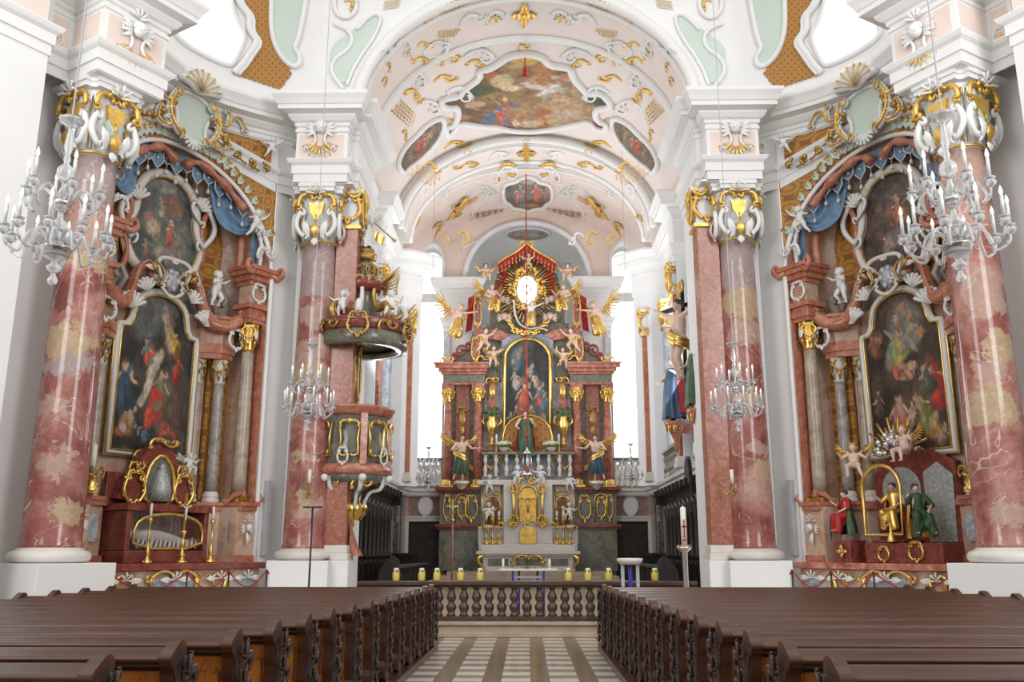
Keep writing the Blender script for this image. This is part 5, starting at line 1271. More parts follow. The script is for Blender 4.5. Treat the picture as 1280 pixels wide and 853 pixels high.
    b = mb(); Pq = [(-1.9, 7.2), (1.9, 7.2), (2.0, 9.0), (1.6, 10.3), (.8, 10.9), (-.8, 10.9), (-1.6, 10.3), (-2.0, 9.0)]; b.ext(Pq, -2.5, -2.3, 'y'); b.build('upper_back', M['greym'], A)
    # upper painting in a shaped white frame
    P = smooth_poly([(-.85, 8.35), (-.3, 8.0), (.3, 8.0), (.85, 8.4), (1.0, 9.0), (.75, 9.45), (.8, 9.9), (.5, 10.4), (0, 10.55), (-.5, 10.4), (-.8, 9.9), (-.75, 9.45), (-1.0, 9.0)], 2)
    
    if PU[s].name in PAINT: canvas('upper_painting', F, P, -2.15, PU[s], A, -1, 1, 8, 10.6, 100)
    else: b = mb(); b.ext(P, -2.2, -2.15, 'y'); b.build('upper_painting', PU[s], A, uvf=panel_uv(Fi, -1, 1, 8, 10.6))
    b = mb(); b.tube([(p[0] * 1.1, -2.12, 9.2 + (p[1] - 9.2) * 1.08) for p in P], .12, 8, True); b.build('upper_frame', M['cream'], A)
    b = mb(); b.tube([(p[0] * 1.0, -2.08, 9.2 + (p[1] - 9.2) * 1.0) for p in P], .03, 6, True); b.tube([(p[0] * 1.22, -2.1, 9.2 + (p[1] - 9.2) * 1.17) for p in P], .025, 6, True); b.build('upper_gilt_edge', M['oldgold'], A)
    XZ = Matrix(((1, 0, 0, 0), (0, 0, 1, 0), (0, 1, 0, 0), (0, 0, 0, 1)))
    b = mb(); b.push(T(1.0, -2.0, 9.6) @ XZ); cscroll(b, (0, -.6), (-.05, .55), -.3, .06); cscroll(b, (-.1, .0), (.0, .7), .5, .04); shellfan(b, (-.1, .35), .3, 6, .3, 2.4, th=.13); b.pop(); b.push(T(-1.0, -2.0, 9.3) @ XZ @ FLIPX); cscroll(b, (0, -.6), (-.05, .55), -.3, .06); shellfan(b, (-.1, .35), .3, 6, .3, 2.4, th=.13); b.pop(); b.build('white_scrollwork', M['statue'], A)
    # cartouche over the main painting
    b = mb(); b.push(T(0, -1.72, 7.85) @ XZ); b.ball((0, 0, 0), (.24, .30, .12), 14, 9)
    for q in range(6): b.ball((.16 * cos(q), .2 * sin(q), .08), (.08, .09, .05), 7, 5)
    b.pop(); b.build('relief_cartouche', M['silverbase'], A)
    b = mb(); b.push(T(0, -1.66, 7.9) @ XZ); cscroll(b, (-.32, -.1), (0, .45), .5, .045); cscroll(b, (.32, -.1), (0, .45), -.5, .045); cscroll(b, (-.3, -.3), (.3, -.3), -.3, .04); cscroll(b, (.3, .2), (.75, .05), .4, .03); leaf(b, (-.5, .1), pi, .3, .08); b.pop(); b.build('cartouche_frame', M['cream'], A)
    b = mb(); b.push(T(0, -1.6, 7.9) @ XZ)
    for q in (-1, 1): cscroll(b, (q * .4, -.25), (q * .5, .25), .3 * q, .025); leaf(b, (q * .45, .0), pi / 2 - q * .8, .3, .06)
    b.pop(); b.push(T(0, -1.85, 3.72) @ XZ); b.join(orn_plume(1), SC(.5, .25, .3)); b.pop(); b.build('gilded_leaf_collar', M['oldgold'], A)
    # blue pelmet with tassels under the arch, red scroll band above it, blue curtains
    b = mb(); N = 13
    for i in range(N):
        u = -1.75 + 3.5 * i / (N - 1); z = 9.55 + 1.5 * sqrt(max(0, 1 - (u / 2.15) ** 2)); hh = .46 if i % 2 == 0 else .30; wd = .155
        b.push(T(u, wcurve(u) - .12, z)); b.ext([(-wd, .12), (-wd, -hh * .6), (-wd * .5, -hh * .75), (0, -hh), (wd * .5, -hh * .75), (wd, -hh * .6), (wd, .12)], -.02, .02, 'y'); b.pop()
    pel = b.build('blue_pelmet', M['bluecloth'], A)
    b = mb()
    for i in range(N):
        u = -1.75 + 3.5 * i / (N - 1); z = 9.55 + 1.5 * sqrt(max(0, 1 - (u / 2.15) ** 2)); hh = .46 if i % 2 == 0 else .30; wd = .155; w = wcurve(u) - .08
        b.tube([(u - wd, w, z), (u - wd, w, z - hh * .6), (u - wd * .5, w, z - hh * .8), (u, w, z - hh), (u + wd * .5, w, z - hh * .8), (u + wd, w, z - hh * .6), (u + wd, w, z)], .016, 5)
        b.ball((u, w, z - hh * .4), (.04, .02, .04), 6, 4); b.tube([(u, w, z - hh), (u, w, z - hh - .12)], .008, 4); b.lathe([(.0, 0), (.045, .0), (.04, .07), (.015, .12), (0, .13)], (u, w, z - hh - .25), 7)
    b.build('tassel', M['cream'], pel)
    b = mb()
    for q in (-1, 1): b.tube(catm([(q * .12, -1.75, 10.85), (q * .5, -1.72, 11.05), (q * .95, -1.62, 10.85), (q * 1.35, -1.5, 10.55), (q * 1.75, -1.4, 10.15)], 6), [.10 + .03 * sin(i * .9) for i in range(25)], 8)
    b.build('red_band', M['redorange'], A)
    b = mb()
    for q in (-1, 1):
        K = Matrix.Diagonal((q, 1, 1, 1)); 
        def D(A_, B_, **k):
            b.push(K); drape(b, [Vector(p) for p in A_], [Vector(p) for p in B_], **k); b.pop()
        D([(1.0, -1.9, 10.7), (1.2, -1.75, 9.75), (1.65, -1.5, 9.45), (2.1, -1.35, 9.75)], [(1.6, -1.75, 10.5), (1.75, -1.6, 10.1), (1.95, -1.45, 9.95), (2.15, -1.35, 9.95)], rip=.06, k=3)
        D([(2.05, -1.35, 10.0), (2.15, -1.5, 9.0), (2.2, -1.75, 8.2), (2.15, -1.8, 7.3), (2.25, -1.8, 6.6)], [(2.35, -1.25, 9.9), (2.4, -1.35, 9.0), (2.42, -1.5, 8.2), (2.44, -1.6, 7.3), (2.44, -1.6, 6.6)], rip=.05, k=3, up=Vector((.3, 1, 0)))
    b.build('blue_curtain', M['bluecloth'], A)
    # big mint cartouche above the arch, scrolls, festoons, damask edging with gold fringe
    C = thing('stucco_cartouche', 'mint green cartouche with white and gold scrollwork above the %s altar niche' % side, 'cartouche', tuple(F @ Vector((0, -1.6, 11.2))))
    b = mb(); P = smooth_poly([(-.42, 11.55), (0, 11.4), (.42, 11.55), (.36, 11.9), (.62, 12.35), (.38, 12.5), (0, 12.62), (-.38, 12.5), (-.62, 12.35), (-.36, 11.9)], 2); b.ext(P, -1.62, -1.5, 'y'); b.build('mint_field', M['mint'], C)
    b = mb(); g = mb()
    b.tube([(p[0] * 1.08, -1.47, 12.0 + (p[1] - 12) * 1.06) for p in P], .055, 7, True)
    for m_, sc in ((b, 1), (g, .5)):
        for q in (-1, 1):
            m_.push(T(0, -1.42 if m_ is b else -1.34, 12.0) @ XZ); cscroll(m_, (q * .42, -.6), (q * .58, .45), -.22 * q, .07 * sc); cscroll(m_, (q * .62, .1), (q * 1.0, .52), -.4 * q, .055 * sc); cscroll(m_, (q * 1.0, .3), (q * 1.55, .28), .4 * q, .055 * sc); cscroll(m_, (q * .7, -.55), (q * 1.0, -.15), -.4 * q, .05 * sc)
            for k in range(4): leaf(m_, (q * .6, -.45 + k * .22), (0 if q > 0 else pi) - q * .5, .28 * (1.2 if m_ is b else .8), .07 * sc, .04)
            m_.pop()
    b.push(T(0, -1.38, 12.6) @ XZ); shellfan(b, (0, 0), .55, 8, .3, pi - .3, z=.08, th=.15); b.pop(); b.push(T(0, -1.42, 11.35) @ XZ); shellfan(b, (0, .05), .26, 7, pi + .3, 2 * pi - .3, th=.12); b.pop()
    g.push(T(0, -1.27, 12.6) @ XZ); shellfan(g, (0, 0), .53, 8, .3, pi - .3, z=.1, th=.03); g.pop()
    b.build('white_scrollwork', M['white'], C); g.build('gilded_scrollwork', M['goldpaint'], C)
    g = mb(); r = random.Random(3)
    for q in (-1, 1):
        for k in range(5):
            t_ = k / 4; u = q * (.62 + 1.35 * t_); z = 11.95 - .75 * t_ - .25 * sin(pi * t_) + .12; w = wcurve(u) + .32
            for j in range(9): g.ball((u + r.uniform(-.09, .09), w + r.uniform(-.04, .06), z + r.uniform(-.08, .08)), r.uniform(.04, .075), 6, 4)
            if k < 4: g.tube([(u, w, z), (u + q * .16, w - .02, z - .1), (u + q * .3, w - .05, z - .1)], .025, 5)
    g.build('flower_festoon', M['oldgold'], C)
    Fr = MB(F); Fg = MB(F)
    for i in range(26):
        u = -2.3 + 4.6 * i / 25
        if abs(u) < .42: continue
        z = zarch(u) + .22; w = wcurve(u) + .05; a = atan2(-(u) * 3.0 / 2.45 ** 2, max(.2, sqrt(max(.01, 1 - (u / 2.45) ** 2)))) * .75
        Fr.push(T(u, w, z + .06) @ RY(-a)); Fr.ext([(-.085, .12), (-.085, -.06), (0, -.15), (.085, -.06), (.085, .12)], -.01, .03, 'y'); Fr.pop()
        Fg.push(T(u, w + .05, z + .06) @ RY(-a)); Fg.ball((0, 0, .05), (.04, .025, .06), 7, 5); Fg.box(-.09, .09, -.02, .02, .11, .15); Fg.pop()
    Fr.build('mint_fringe', M['mint'], C); Fg.build('gilded_fringe', M['goldpaint'], C)
    # damask scraps between raised architrave and cornice
    for q in (-1, 1):
        Dm = MB(F); us = [q * (.75 + 1.5 * i / 8) for i in range(9)]
        G = [[(u, wcurve(u) + .045, ZCT + .60 + .62 * cos(pi * u / 4.8)), (u, wcurve(u) + .045, ZF - .22)] for u in us if ZCT + .60 + .62 * cos(pi * u / 4.8) < ZF - .24]
        if len(G) > 1: Dm.grid(G, smooth=False); Dm.build('damask_strip', M['ochre'], C, uvf=lambda p: (p.x * .9 + p.y * .5, p.z * .8))
    return A
for s in (-1, 1): side_altar(s)
def cfig(s, name, label, u, w, z, h, **k):
    p = CH[s] @ Vector((u, w, z)); fl = 1 if s < 0 else -1
    rz = k.pop('rz', 0); return figure(name, label, tuple(p), h, rz=FACE[s] + rz * fl, flip=fl, **k)
for s in (-1, 1):
    d = SN[s]
    cfig(s, 'cherub_statue', 'white cherub standing on the scroll beside the main painting of the %s altar' % d, 1.12, -1.45, 7.42, .95, pose='p_reach', rz=.4)
    cfig(s, 'cherub_statue', 'white cherub perched high at the blue curtain edge of the %s altar' % d, 1.95, -1.15, 9.35, .85, pose='p_fly')
    cfig(s, 'cherub_statue', 'white cherub holding the curtain on the column side of the %s altar' % d, -1.75, -1.2, 10.0, .85, pose='p_climb', rz=.5)
    for q, w_ in ((-1, 'near'), (1, 'chancel')):
        cfig(s, 'dove_cherub', 'white winged cherub under the cornice, %s end, above the %s altar niche' % (w_, d), q * 2.05, wcurve(2.05) + .35, 11.55, .62, pose='p_fly', wing='statue', rz=-q * .5)

# ---- what stands on the left mensa: the glass shrine, candlesticks, crucifix; red rope in front
def candlestick(mb, c, h, r=.1):
    mb.lathe([(r, 0), (r * 1.0, .03), (r * .5, h * .10), (r * .35, h * .16), (r * .6, h * .24), (r * .25, h * .34), (r * .22, h * .5), (r * .42, h * .58), (r * .2, h * .66), (r * .22, h * .86), (r * .55, h * .92), (r * .6, h * .96), (r * .3, h)], c, 12)
def on(s, u, w, z): return tuple(CH[s] @ Vector((u, w, z)))
def stick(label, s, u, w, z, h, ch, group=None, r=.1):
    t = thing('candlestick', label, 'candlestick', on(s, u, w, z), group=group); c = on(s, u, w, z)
    b = MB(); candlestick(b, c, h, r)
    for k in range(3): a = k * 2.1; b.ball((c[0] + r * .9 * cos(a), c[1] + r * .9 * sin(a), c[2] + .03), r * .28, 6, 4)
    b.build('stand', M['gold'], t)
    b = MB(); b.lathe([(.028, 0), (.028, ch), (.004, ch + .01), (.004, ch + .03)], (c[0], c[1], c[2] + h), 10); b.build('candle', M['wax'], t)
    return t
s = -1
t = thing('reliquary_shrine', 'red and gold glass shrine with a reclining figure inside, on the left side altar', 'shrine', on(s, .0, -1.4, 1.36)); F = CH[s]
XZ = Matrix(((1, 0, 0, 0), (0, 0, 1, 0), (0, 1, 0, 0), (0, 0, 0, 1)))
b = MB(F); b.box(-1.05, 1.05, -1.85, -.98, 1.36, 1.62); b.box(-1.05, -.93, -1.85, -1.0, 1.62, 2.45); b.box(.93, 1.05, -1.85, -1.0, 1.62, 2.45); b.box(-1.05, 1.05, -1.95, -1.82, 1.62, 3.3)
b.ext([(-1.12, 2.45), (1.12, 2.45), (1.05, 2.6), (-1.05, 2.6)], -1.85, -.95, 'y')
b.ext(smooth_poly([(-1.0, 2.6), (1.0, 2.6), (.85, 3.05), (.62, 3.3), (.5, 3.55), (.3, 3.85), (0, 4.0), (-.3, 3.85), (-.5, 3.55), (-.62, 3.3), (-.85, 3.05)], 1), -1.8, -1.5, 'y')
b.build('shrine_body', M['darkred'], t, bevel=.015)
g = MB(F); P = [(-.88, 1.66), (.88, 1.66), (.88, 2.15), (.6, 2.34), (0, 2.42), (-.6, 2.34), (-.88, 2.15)]; g.tube([(p[0], -.98, p[1]) for p in smooth_poly(P, 1)], .035, 6, True)
P2_ = [(-.36, 2.62), (.36, 2.62), (.38, 3.1), (.28, 3.5), (0, 3.75), (-.28, 3.5), (-.38, 3.1)]; g.tube([(p[0], -1.45, p[1]) for p in smooth_poly(P2_, 1)], .05, 6, True)
for q in (-1, 1):
    g.push(T(q * .64, -1.44, 2.95) @ XZ); g.join(orn_cart(), SC(.3, .36, .3)); g.pop(); g.push(T(q * .62, -1.44, 3.4) @ XZ); g.join(orn_plume(2), SC(.22)); g.pop()
g.push(T(0, -1.42, 3.95) @ XZ); g.join(orn_plume(3), SC(.42, .25, .3)); g.pop()
g.build('gilded_frame', M['gold'], t)
b = MB(F); b.ext(smooth_poly(P2_, 1), -1.49, -1.47, 'y'); b.build('dark_glass', M['greenm'], t)
b = MB(F); b.lathe([(.25, 0), (.24, .3), (.16, .55), (.09, .7), (0, .75)], (0, -1.42, 2.68), 14); b.ball((0, -1.42, 3.42), (.08, .08, .1), 8, 6); b.build('silver_figure', M['silverbase'], t)
b = MB(F); r = random.Random(9)
b.tube(catm([(-.8, -1.4, 1.95), (-.4, -1.35, 1.92), (0, -1.3, 1.9), (.4, -1.3, 1.82), (.8, -1.35, 1.75)], 5), [.09, .1, .13, .16, .17, .18, .19, .19, .18, .18, .17, .16, .16, .15, .15, .14, .13, .12, .12, .1, .08], 10, flat=.6); b.ball((-.78, -1.4, 2.05), (.12, .1, .13), 10, 7)
for k in range(14): x = -.7 + 1.5 * k / 13; b.tube([(x, -1.1, 1.68), (x + .15, -1.25, 1.82 + .08 * r.random()), (x + .2, -1.5, 1.8)], .035, 5)
b.build('reclining_figure', M['statue'], t)
b = MB(F); b.box(-.93, .93, -1.82, -1.8, 1.62, 2.45); b.build('shrine_lining', M['silverbase'], t)
b = MB(F); b.ext(smooth_poly(P, 1), -1.02, -1.01, 'y'); b.build('glass_pane', M['pane'], t)
for u, w_ in ((-.62, 'left of the crucifix'), (1.02, 'right of the shrine')): stick('slim gilt candlestick with a white candle on the left side altar, ' + w_, -1, u, -.82, 1.36, .95, .28)
t = thing('altar_crucifix', 'gilt standing crucifix in front of the shrine on the left side altar', 'crucifix', on(-1, .25, -.82, 1.36)); b = MB(F); candlestick(b, (.25, -.82, 1.36), .7, .13); b.box(.23, .27, -.84, -.80, 2.0, 2.85); b.box(.08, .42, -.84, -.80, 2.55, 2.6); b.build('cross', M['gold'], t)
b = MB(F); capsule(b, (.25, -.79, 2.28), (.25, -.79, 2.52), .018, .028, 6); capsule(b, (.12, -.79, 2.6), (.25, -.79, 2.53), .01, .014, 6); capsule(b, (.38, -.79, 2.6), (.25, -.79, 2.53), .01, .014, 6); b.ball((.25, -.78, 2.6), .024, 7, 5); b.build('corpus', M['statue'], t)
cfig(-1, 'cherub_statue', 'small white cherub beside the top of the glass shrine on the left altar', .82, -1.55, 3.25, .6, pose='p_sit', wing='statue')
# big candles on gilt brackets at the near ends of both altars
for s in (-1, 1):
    t = thing('bracket_candle', 'thick white candle on a gilt openwork bracket beside the nearest %s column' % SN[s], 'candle', on(s, -2.05, -1.0, 2.74)); F = CH[s]
    b = MB(F); b.lathe([(.18, 0), (.18, .1), (.12, .14), (.16, .2), (.1, .3), (.2, .36)], (-2.05, -.85, 2.74), 16); b.build('base', M['gold'], t)
    b = MB(F)
    for k in range(5): a = k * 1.257; b.push(frame((-2.05 + .18 * cos(a), -.85 + .18 * sin(a), 3.15), (-sin(a), cos(a), 0), (0, 0, 1), (cos(a), sin(a), 0))); b.join(orn_scroll(k), SC(.15)); b.pop()
    b.build('openwork', M['oldgold'], t)
    b = MB(F); b.lathe([(.055, 0), (.055, .55), (.01, .57), (.008, .62)], (-2.05, -.85, 3.15), 14); b.build('candle', M['wax'], t)
# ---- right mensa: glazed shrine with rays, cherubs and kneeling painted figures
s = 1; F = CH[s]
t = thing('saint_shrine', 'dark red arched shrine with gilt frame and mirrored back on the right side altar', 'shrine', on(s, .2, -1.5, 1.36))
b = MB(F); b.box(-1.15, .75, -1.95, -1.0, 1.36, 1.78); b.box(-.2, .62, -1.9, -1.1, 1.78, 1.85)
b.ext([(-1.1, 1.78), (.95, 1.78), (.95, 3.3), (.75, 3.6), (.3, 3.8), (-.5, 3.8), (-1.1, 3.5)], -2.0, -1.8, 'y'); b.build('shrine_body', M['darkred'], t, bevel=.02)
Pa = [(-.25, 1.95), (.72, 1.95), (.72, 3.0)] + [(.235 + .485 * cos(a), 3.0 + .45 * sin(a)) for a in [pi * i / 12 for i in range(1, 12)]] + [(-.25, 3.0)]
g = MB(F); g.tube([(p[0], -1.05, p[1]) for p in Pa], .05, 6, True); g.lathe([(.1, 0), (.1, .03), (.03, .2), (.02, .4)], (-.0, -.95, 1.8), 8); g.push(T(.25, -.98, 1.55) @ XZ); g.join(orn_cart(), SC(.16)); g.pop(); g.push(T(-.55, -.98, 1.6) @ XZ); g.join(orn_cart(), SC(.2)); g.pop(); g.build('gilded_frame', M['gold'], t)
b = MB(F); b.ext(Pa, -1.78, -1.76, 'y'); b.ext([(-.35, 1.8), (-1.0, 1.8), (-1.05, 3.2), (-.7, 3.5), (-.35, 3.3)], -1.78, -1.75, 'y'); b.build('mirrored_back', M['silverbase'], t)
b = MB(F)
for k in range(17):
    a = pi * (k + .5) / 17; L = .62 + .2 * (k % 2); b.tube([(.05 + .3 * cos(a), -1.45, 3.75 + .25 * sin(a)), (.05 + L * cos(a), -1.45, 3.75 + L * sin(a))], [.025, .035], 5, flat=.5)
b.build('gilded_sunburst', M['gold'], t)
b = MB(F); r = random.Random(2)
for k in range(34): a = pi * r.random(); q = .2 + .28 * r.random(); b.ball((.05 + q * cos(a) * 1.1, -1.4 + r.uniform(-.05, .1), 3.72 + q * sin(a)), r.uniform(.05, .09), 8, 6)
b.build('silver_cloud_ring', M['silver'], t)
cfig(1, 'cherub_statue', 'flesh coloured cherub with gilt wings on the chancel side of the right altar rays', .95, -1.15, 3.1, .95, skin='skin', hair='goldhair', wing='gold', pose='p_sit', rz=-.5)
cfig(1, 'cherub_statue', 'flesh coloured cherub with gilt wings sitting over the arch of the right altar shrine', -.45, -1.1, 3.35, .95, skin='skin', hair='goldhair', wing='gold', pose='p_sit', rz=.3)
cfig(1, 'saint_statuette', 'painted statuette in gold and red inside the arched frame of the right altar shrine', .2, -1.45, 1.86, 1.25, kind='adult', pose='sit', skin='skin', hair='hair', robe='gold_long', mantle='redcloth')
cfig(1, 'kneeling_statue', 'bearded kneeling figure with gold halo and dark green robe at the right altar shrine', -.62, -1.1, 1.72, 1.3, kind='adult', pose='sit', skin='skin', hair='hair', robe='greencloth_long', mantle='gold', rz=-.9)
cfig(1, 'kneeling_statue', 'seated figure in red and dark green on a red plinth, right altar', 1.32, -1.2, 1.85, 1.15, kind='adult', pose='sit', skin='skin', hair='hair', robe='redcloth_long', mantle='greencloth', rz=.5)
t = thing('statue_plinth', 'small dark red plinth with a gilt rosette on the right altar table', 'plinth', on(1, 1.32, -1.2, 1.36)); b = MB(F); b.ext([(1.05, -1.45), (1.6, -1.45), (1.55, -.95), (1.1, -.95)], 1.36, 1.85, 'z'); b.build('block', M['darkred'], t, bevel=.03); g = MB(F); g.push(T(1.32, -.93, 1.6) @ XZ); g.join(orn_cross(), SC(.17)); g.pop(); g.build('rosette', M['gold'], t)
# red rope loops in front of both altars
for s in (-1, 1):
    t = thing('rope_barrier', 'thin dark red rope slung between short posts in front of the %s altar' % SN[s], 'rope', on(s, .3, -.1, 0)); F = CH[s]
    b = MB(F)
    for a_, c_ in ((-1.9, -.1), (-.1, 1.0), (1.0, 2.1), (2.1, 3.1)): b.tube([(a_ + (c_ - a_) * i / 12, -.15, 1.18 - .35 * sin(pi * i / 12)) for i in range(13)], .016, 5)
    b.build('rope', M['rope'], t); b = MB(F)
    for u in (-1.9, -.1, 1.0, 2.1, 3.1): b.cyl((u, -.15, 0), .02, 1.2, 8); b.cyl((u, -.15, 0), .12, .03, 12)
    b.build('post', M['black'], t)
    # flat grey loudspeaker on the wall strip
    b = MB(CH[s]); b.box(2.62, 2.78, -1.0, -.86, 1.5, 3.3); o = b.build('column_loudspeaker', M['grey'], bevel=.02); tag(o, 'slim grey column loudspeaker on the white wall right beside the chancel column, %s side' % SN[s], 'loudspeaker')
# ------------------------------------------------------------------ high altar (frontal, plane Y = 36.6; x and z read off the photo in that plane)
HY = 36.6
def hx(px, Y=HY): return (px - 660.3) * (Y * cos(TILT) + 4.5 * sin(TILT)) / FPX
def hp(px, py, Y=HY): v = atY(px, py, Y); return v.x, v.z
def hz(py, Y=HY, px=660): return atY(px, py, Y).z
XZ = Matrix(((1, 0, 0, 0), (0, 0, -1, 0), (0, 1, 0, 0), (0, 0, 0, 1)))   # ornament plane facing -Y
HA = thing('high_altar', 'tall marble high altar with red columns, dark central painting and rayed glory', 'altar', (0, 37.0, .28))
def sym(fn, **k):
    for s in (-1, 1): fn(s, MIR[s] if s < 0 else MIR[1])
# steps
st = MB()
for k in range(4): st.box(-3.9 + .3 * k, 3.9 - .3 * k, 33.0 + .35 * k, 38, .28 + .15 * k, .43 + .15 * k)
o = st.build('altar_step', M['carpet'], bevel=.01); tag(o, 'tan stone steps rising to the white altar table behind the rail', 'steps')
ZB, ZR, ZS, ZCAP, ZE0, ZE1 = 2.45, 2.6, 4.02, 7.65, 8.55, 9.2
for s in (-1, 1):
    K = MIR[s]
    b = MB(K); b.box(-3.5, -1.85, 36.2, 37.0, .88, ZB); b.build('substructure', M['greenm'], HA)
    b = MB(K)
    for (z0, z1, o_) in ((ZB, ZB + .08, .05), (ZB + .08, ZB + .2, .12), (3.88, 3.96, .06), (3.96, 4.10, .14)): b.box(-3.55 - o_, -1.8 + o_ * .5, 36.15 - o_, 37.0, z0, z1)
    b.build('red_cornice', M['darkred'], HA, bevel=.01)
    b = MB(K); b.box(-3.5, -1.85, 36.2, 37.0, 2.65, 3.88); b.build('pedestal', M['greenm'], HA)
    b = MB(K); b.push(T(-2.25, 36.17, 3.28) @ XZ); b.join(orn_cart(), SC(.28, .5, .3)); b.pop(); b.push(T(-2.62 if s < 0 else -2.9, 36.17, 3.28) @ XZ)
    b.tube([(-.25, -.55, .02), (-.25, .35, .02), (-.18, .5, .02), (0, .58, .02), (.18, .5, .02), (.25, .35, .02), (.25, -.55, .02)], .035, 6)
    b.join(orn_cart(), SC(.2, .42, .3)); b.pop(); b.push(T(-3.22, 36.17, 3.3) @ XZ); b.join(orn_cart(), SC(.16, .5, .3)); b.pop(); b.build('gilded_relief', M['gold'], HA)
    # columns: two pairs of red columns with gilded capitals and bases
    for (x, y, nm) in ((-2.02, 36.5, 'inner'), (-3.28, 36.7, 'outer')):
        b = MB(K); b.lathe([(.19, ZS + .42), (.185, 5.6), (.165, ZCAP - .05)], (x, y, 0), 20); co = b.build('marble_column', M['redm'], HA)
        b = MB(K); b.box(x - .27, x + .27, y - .27, y + .27, ZS + .08, ZS + .18); b.lathe([(.27, ZS + .18), (.27, ZS + .24), (.22, ZS + .28), (.25, ZS + .34), (.2, ZS + .42)], (x, y, 0), 20); b.build('gilded_base', M['gold'], co)
        w = MB(K); g = MB(K); cap_small(w, g, .18, .6, ZCAP - .08, (x, y)); w.build('gilded_capital', M['gold'], co); g.build('gilded_leaves', M['gold'], co)
        b = MB(K); b.box(x - .26, x + .26, y - .24, y + .3, 8.12, 8.35); b.build('impost', M['redm'], co, bevel=.02)
    b = MB(K); b.box(-3.5, -1.8, 36.85, 37.3, 4.1, ZE0 - .2); b.build('back_panel', M['greenm'], HA)
    b = MB(K); b.box(-2.95, -2.4, 36.75, 36.86, 4.1, 8.4); b.ext([(-2.92, 8.4)] + [(-2.67 + .28 * cos(a), 8.4 + .28 * sin(a)) for a in [pi - pi * i / 8 for i in range(9)]], 36.72, 36.9, 'y'); b.build('niche_strip', M['redpil'], HA)
    b = MB(K); b.push(T(-2.67, 36.7, 7.3) @ XZ); b.join(orn_plume(1), SC(.28)); leaf(b, (0, 0), -pi / 2, .8, .16, .05); leaf(b, (0, -.5), -pi / 2, .7, .1, .05); b.pop(); b.build('gilded_pendant', M['oldgold'], HA)
    # inner wing with grey marble, red strip, urn bracket
    b = MB(K); b.box(-1.8, -1.02, 36.8, 37.3, 4.5, ZE0 - .1); b.build('grey_panel', M['greym'], HA)
    b = MB(K); b.box(-1.62, -1.32, 36.72, 36.8, 6.0, 8.7); b.box(-1.85, -1.0, 36.6, 36.85, 5.6, 5.78); b.ext([(-1.85, 4.3), (-1.1, 4.3), (-1.15, 4.55), (-1.8, 4.55)], 36.4, 36.9, 'y'); b.build('red_strip', M['redm'], HA, bevel=.015)
    b = MB(K); b.push(T(-1.5, 36.55, 5.2) @ XZ); b.join(orn_cart(), SC(.22, .34, .2)); b.pop(); b.push(T(-1.03, 36.6, 5.2) @ XZ); b.join(orn_scroll(1), SC(.22)); b.pop(); b.push(T(-1.45, 36.6, 8.5) @ XZ); leaf(b, (0, 0), -pi / 2, .9, .14, .05); b.join(orn_plume(4), SC(.3)); b.pop(); b.build('gilded_scroll', M['gold'], HA)
    # entablature with broken cornice
    b = MB(K); b.box(-3.45, -1.75, 36.45, 37.2, 8.35, 8.75); b.build('frieze', M['greenm'], HA)
    b = MB(K)
    for (z0, z1, o_) in ((8.3, 8.38, .02), (8.72, 8.82, .06), (8.82, 8.95, .16), (8.95, 9.1, .30), (9.1, 9.18, .36)): b.box(-3.5 - o_, -1.72 + o_ * .4, 36.4 - o_, 37.2, z0, z1)
    b.build('red_entablature', M['redm'], HA, bevel=.015)
    # volutes and sloping upper blocks
    b = MB(K); b.ext([(-3.4, 9.18), (-1.75, 9.18), (-1.75, 10.5), (-2.3, 10.6), (-2.45, 9.9), (-3.0, 9.7)], 36.7, 37.3, 'y'); b.ext([(-1.75, 8.6), (-1.0, 8.6), (-.95, 9.4), (-.6, 9.95), (0, 10.2), (0, 11.0), (-1.75, 11.0)], 36.85, 37.3, 'y'); b.build('upper_block', M['greenm'], HA)
    b = MB(K)
    for (c, r_) in (((-2.75, 9.75), .28), ((-3.05, 9.5), .18), ((-2.45, 9.95), .18)): b.tube([(c[0] + r_ * (1 - i / 22) * cos(i * .5), 36.6, c[1] + r_ * (1 - i / 22) * sin(i * .5)) for i in range(18)], .06, 6)
    b.build('dark_volute', M['darkred'], HA)
    b = MB(K); b.ext([(-2.2, 10.35), (-1.1, 10.2), (-.75, 10.42), (-1.1, 10.62), (-2.2, 10.75)], 36.5, 37.1, 'y'); b.ext([(-2.3, 9.2), (-2.0, 9.2), (-2.05, 10.4), (-2.25, 10.4)], 36.5, 36.9, 'y'); b.lathe([(.14, 0), (.18, .1), (.1, .3), (.12, 1.3), (.2, 1.5), (.22, 1.6)], (-2.08, 36.8, 10.7), 12); b.build('red_pier', M['redm'], HA, bevel=.015)
    b = MB(K); b.push(T(-2.08, 36.6, 11.5) @ XZ); b.join(orn_cart(), SC(.2, .7, .2)); b.pop(); b.push(T(-2.15, 36.45, 9.8) @ XZ); b.join(orn_cart(), SC(.2, .5, .2)); b.pop(); b.push(T(-1.85, 36.45, 9.4) @ XZ); b.join(orn_plume(3), SC(.3)); b.pop(); b.push(T(-3.3, 36.1, 9.25) @ XZ); b.join(orn_plume(6), SC(.3)); b.pop(); b.build('gilded_mount', M['gold'], HA)
    b = MB(K); b.ext([(-1.6, 11.0), (0, 11.0), (0, 14.1), (-.9, 13.9), (-1.3, 13.2), (-1.55, 12.0)], 36.95, 37.2, 'y'); b.build('glory_back', M['greenm'], HA)
    # crimson curtains of the canopy
    b = MB(K)
    drape(b, [Vector((-1.0, 36.75, 13.4)), Vector((-1.3, 36.7, 12.6)), Vector((-1.75, 36.7, 11.9))], [Vector((-.75, 36.8, 13.3)), Vector((-.95, 36.8, 12.4)), Vector((-1.0, 36.8, 11.9))], rip=.07, k=3)
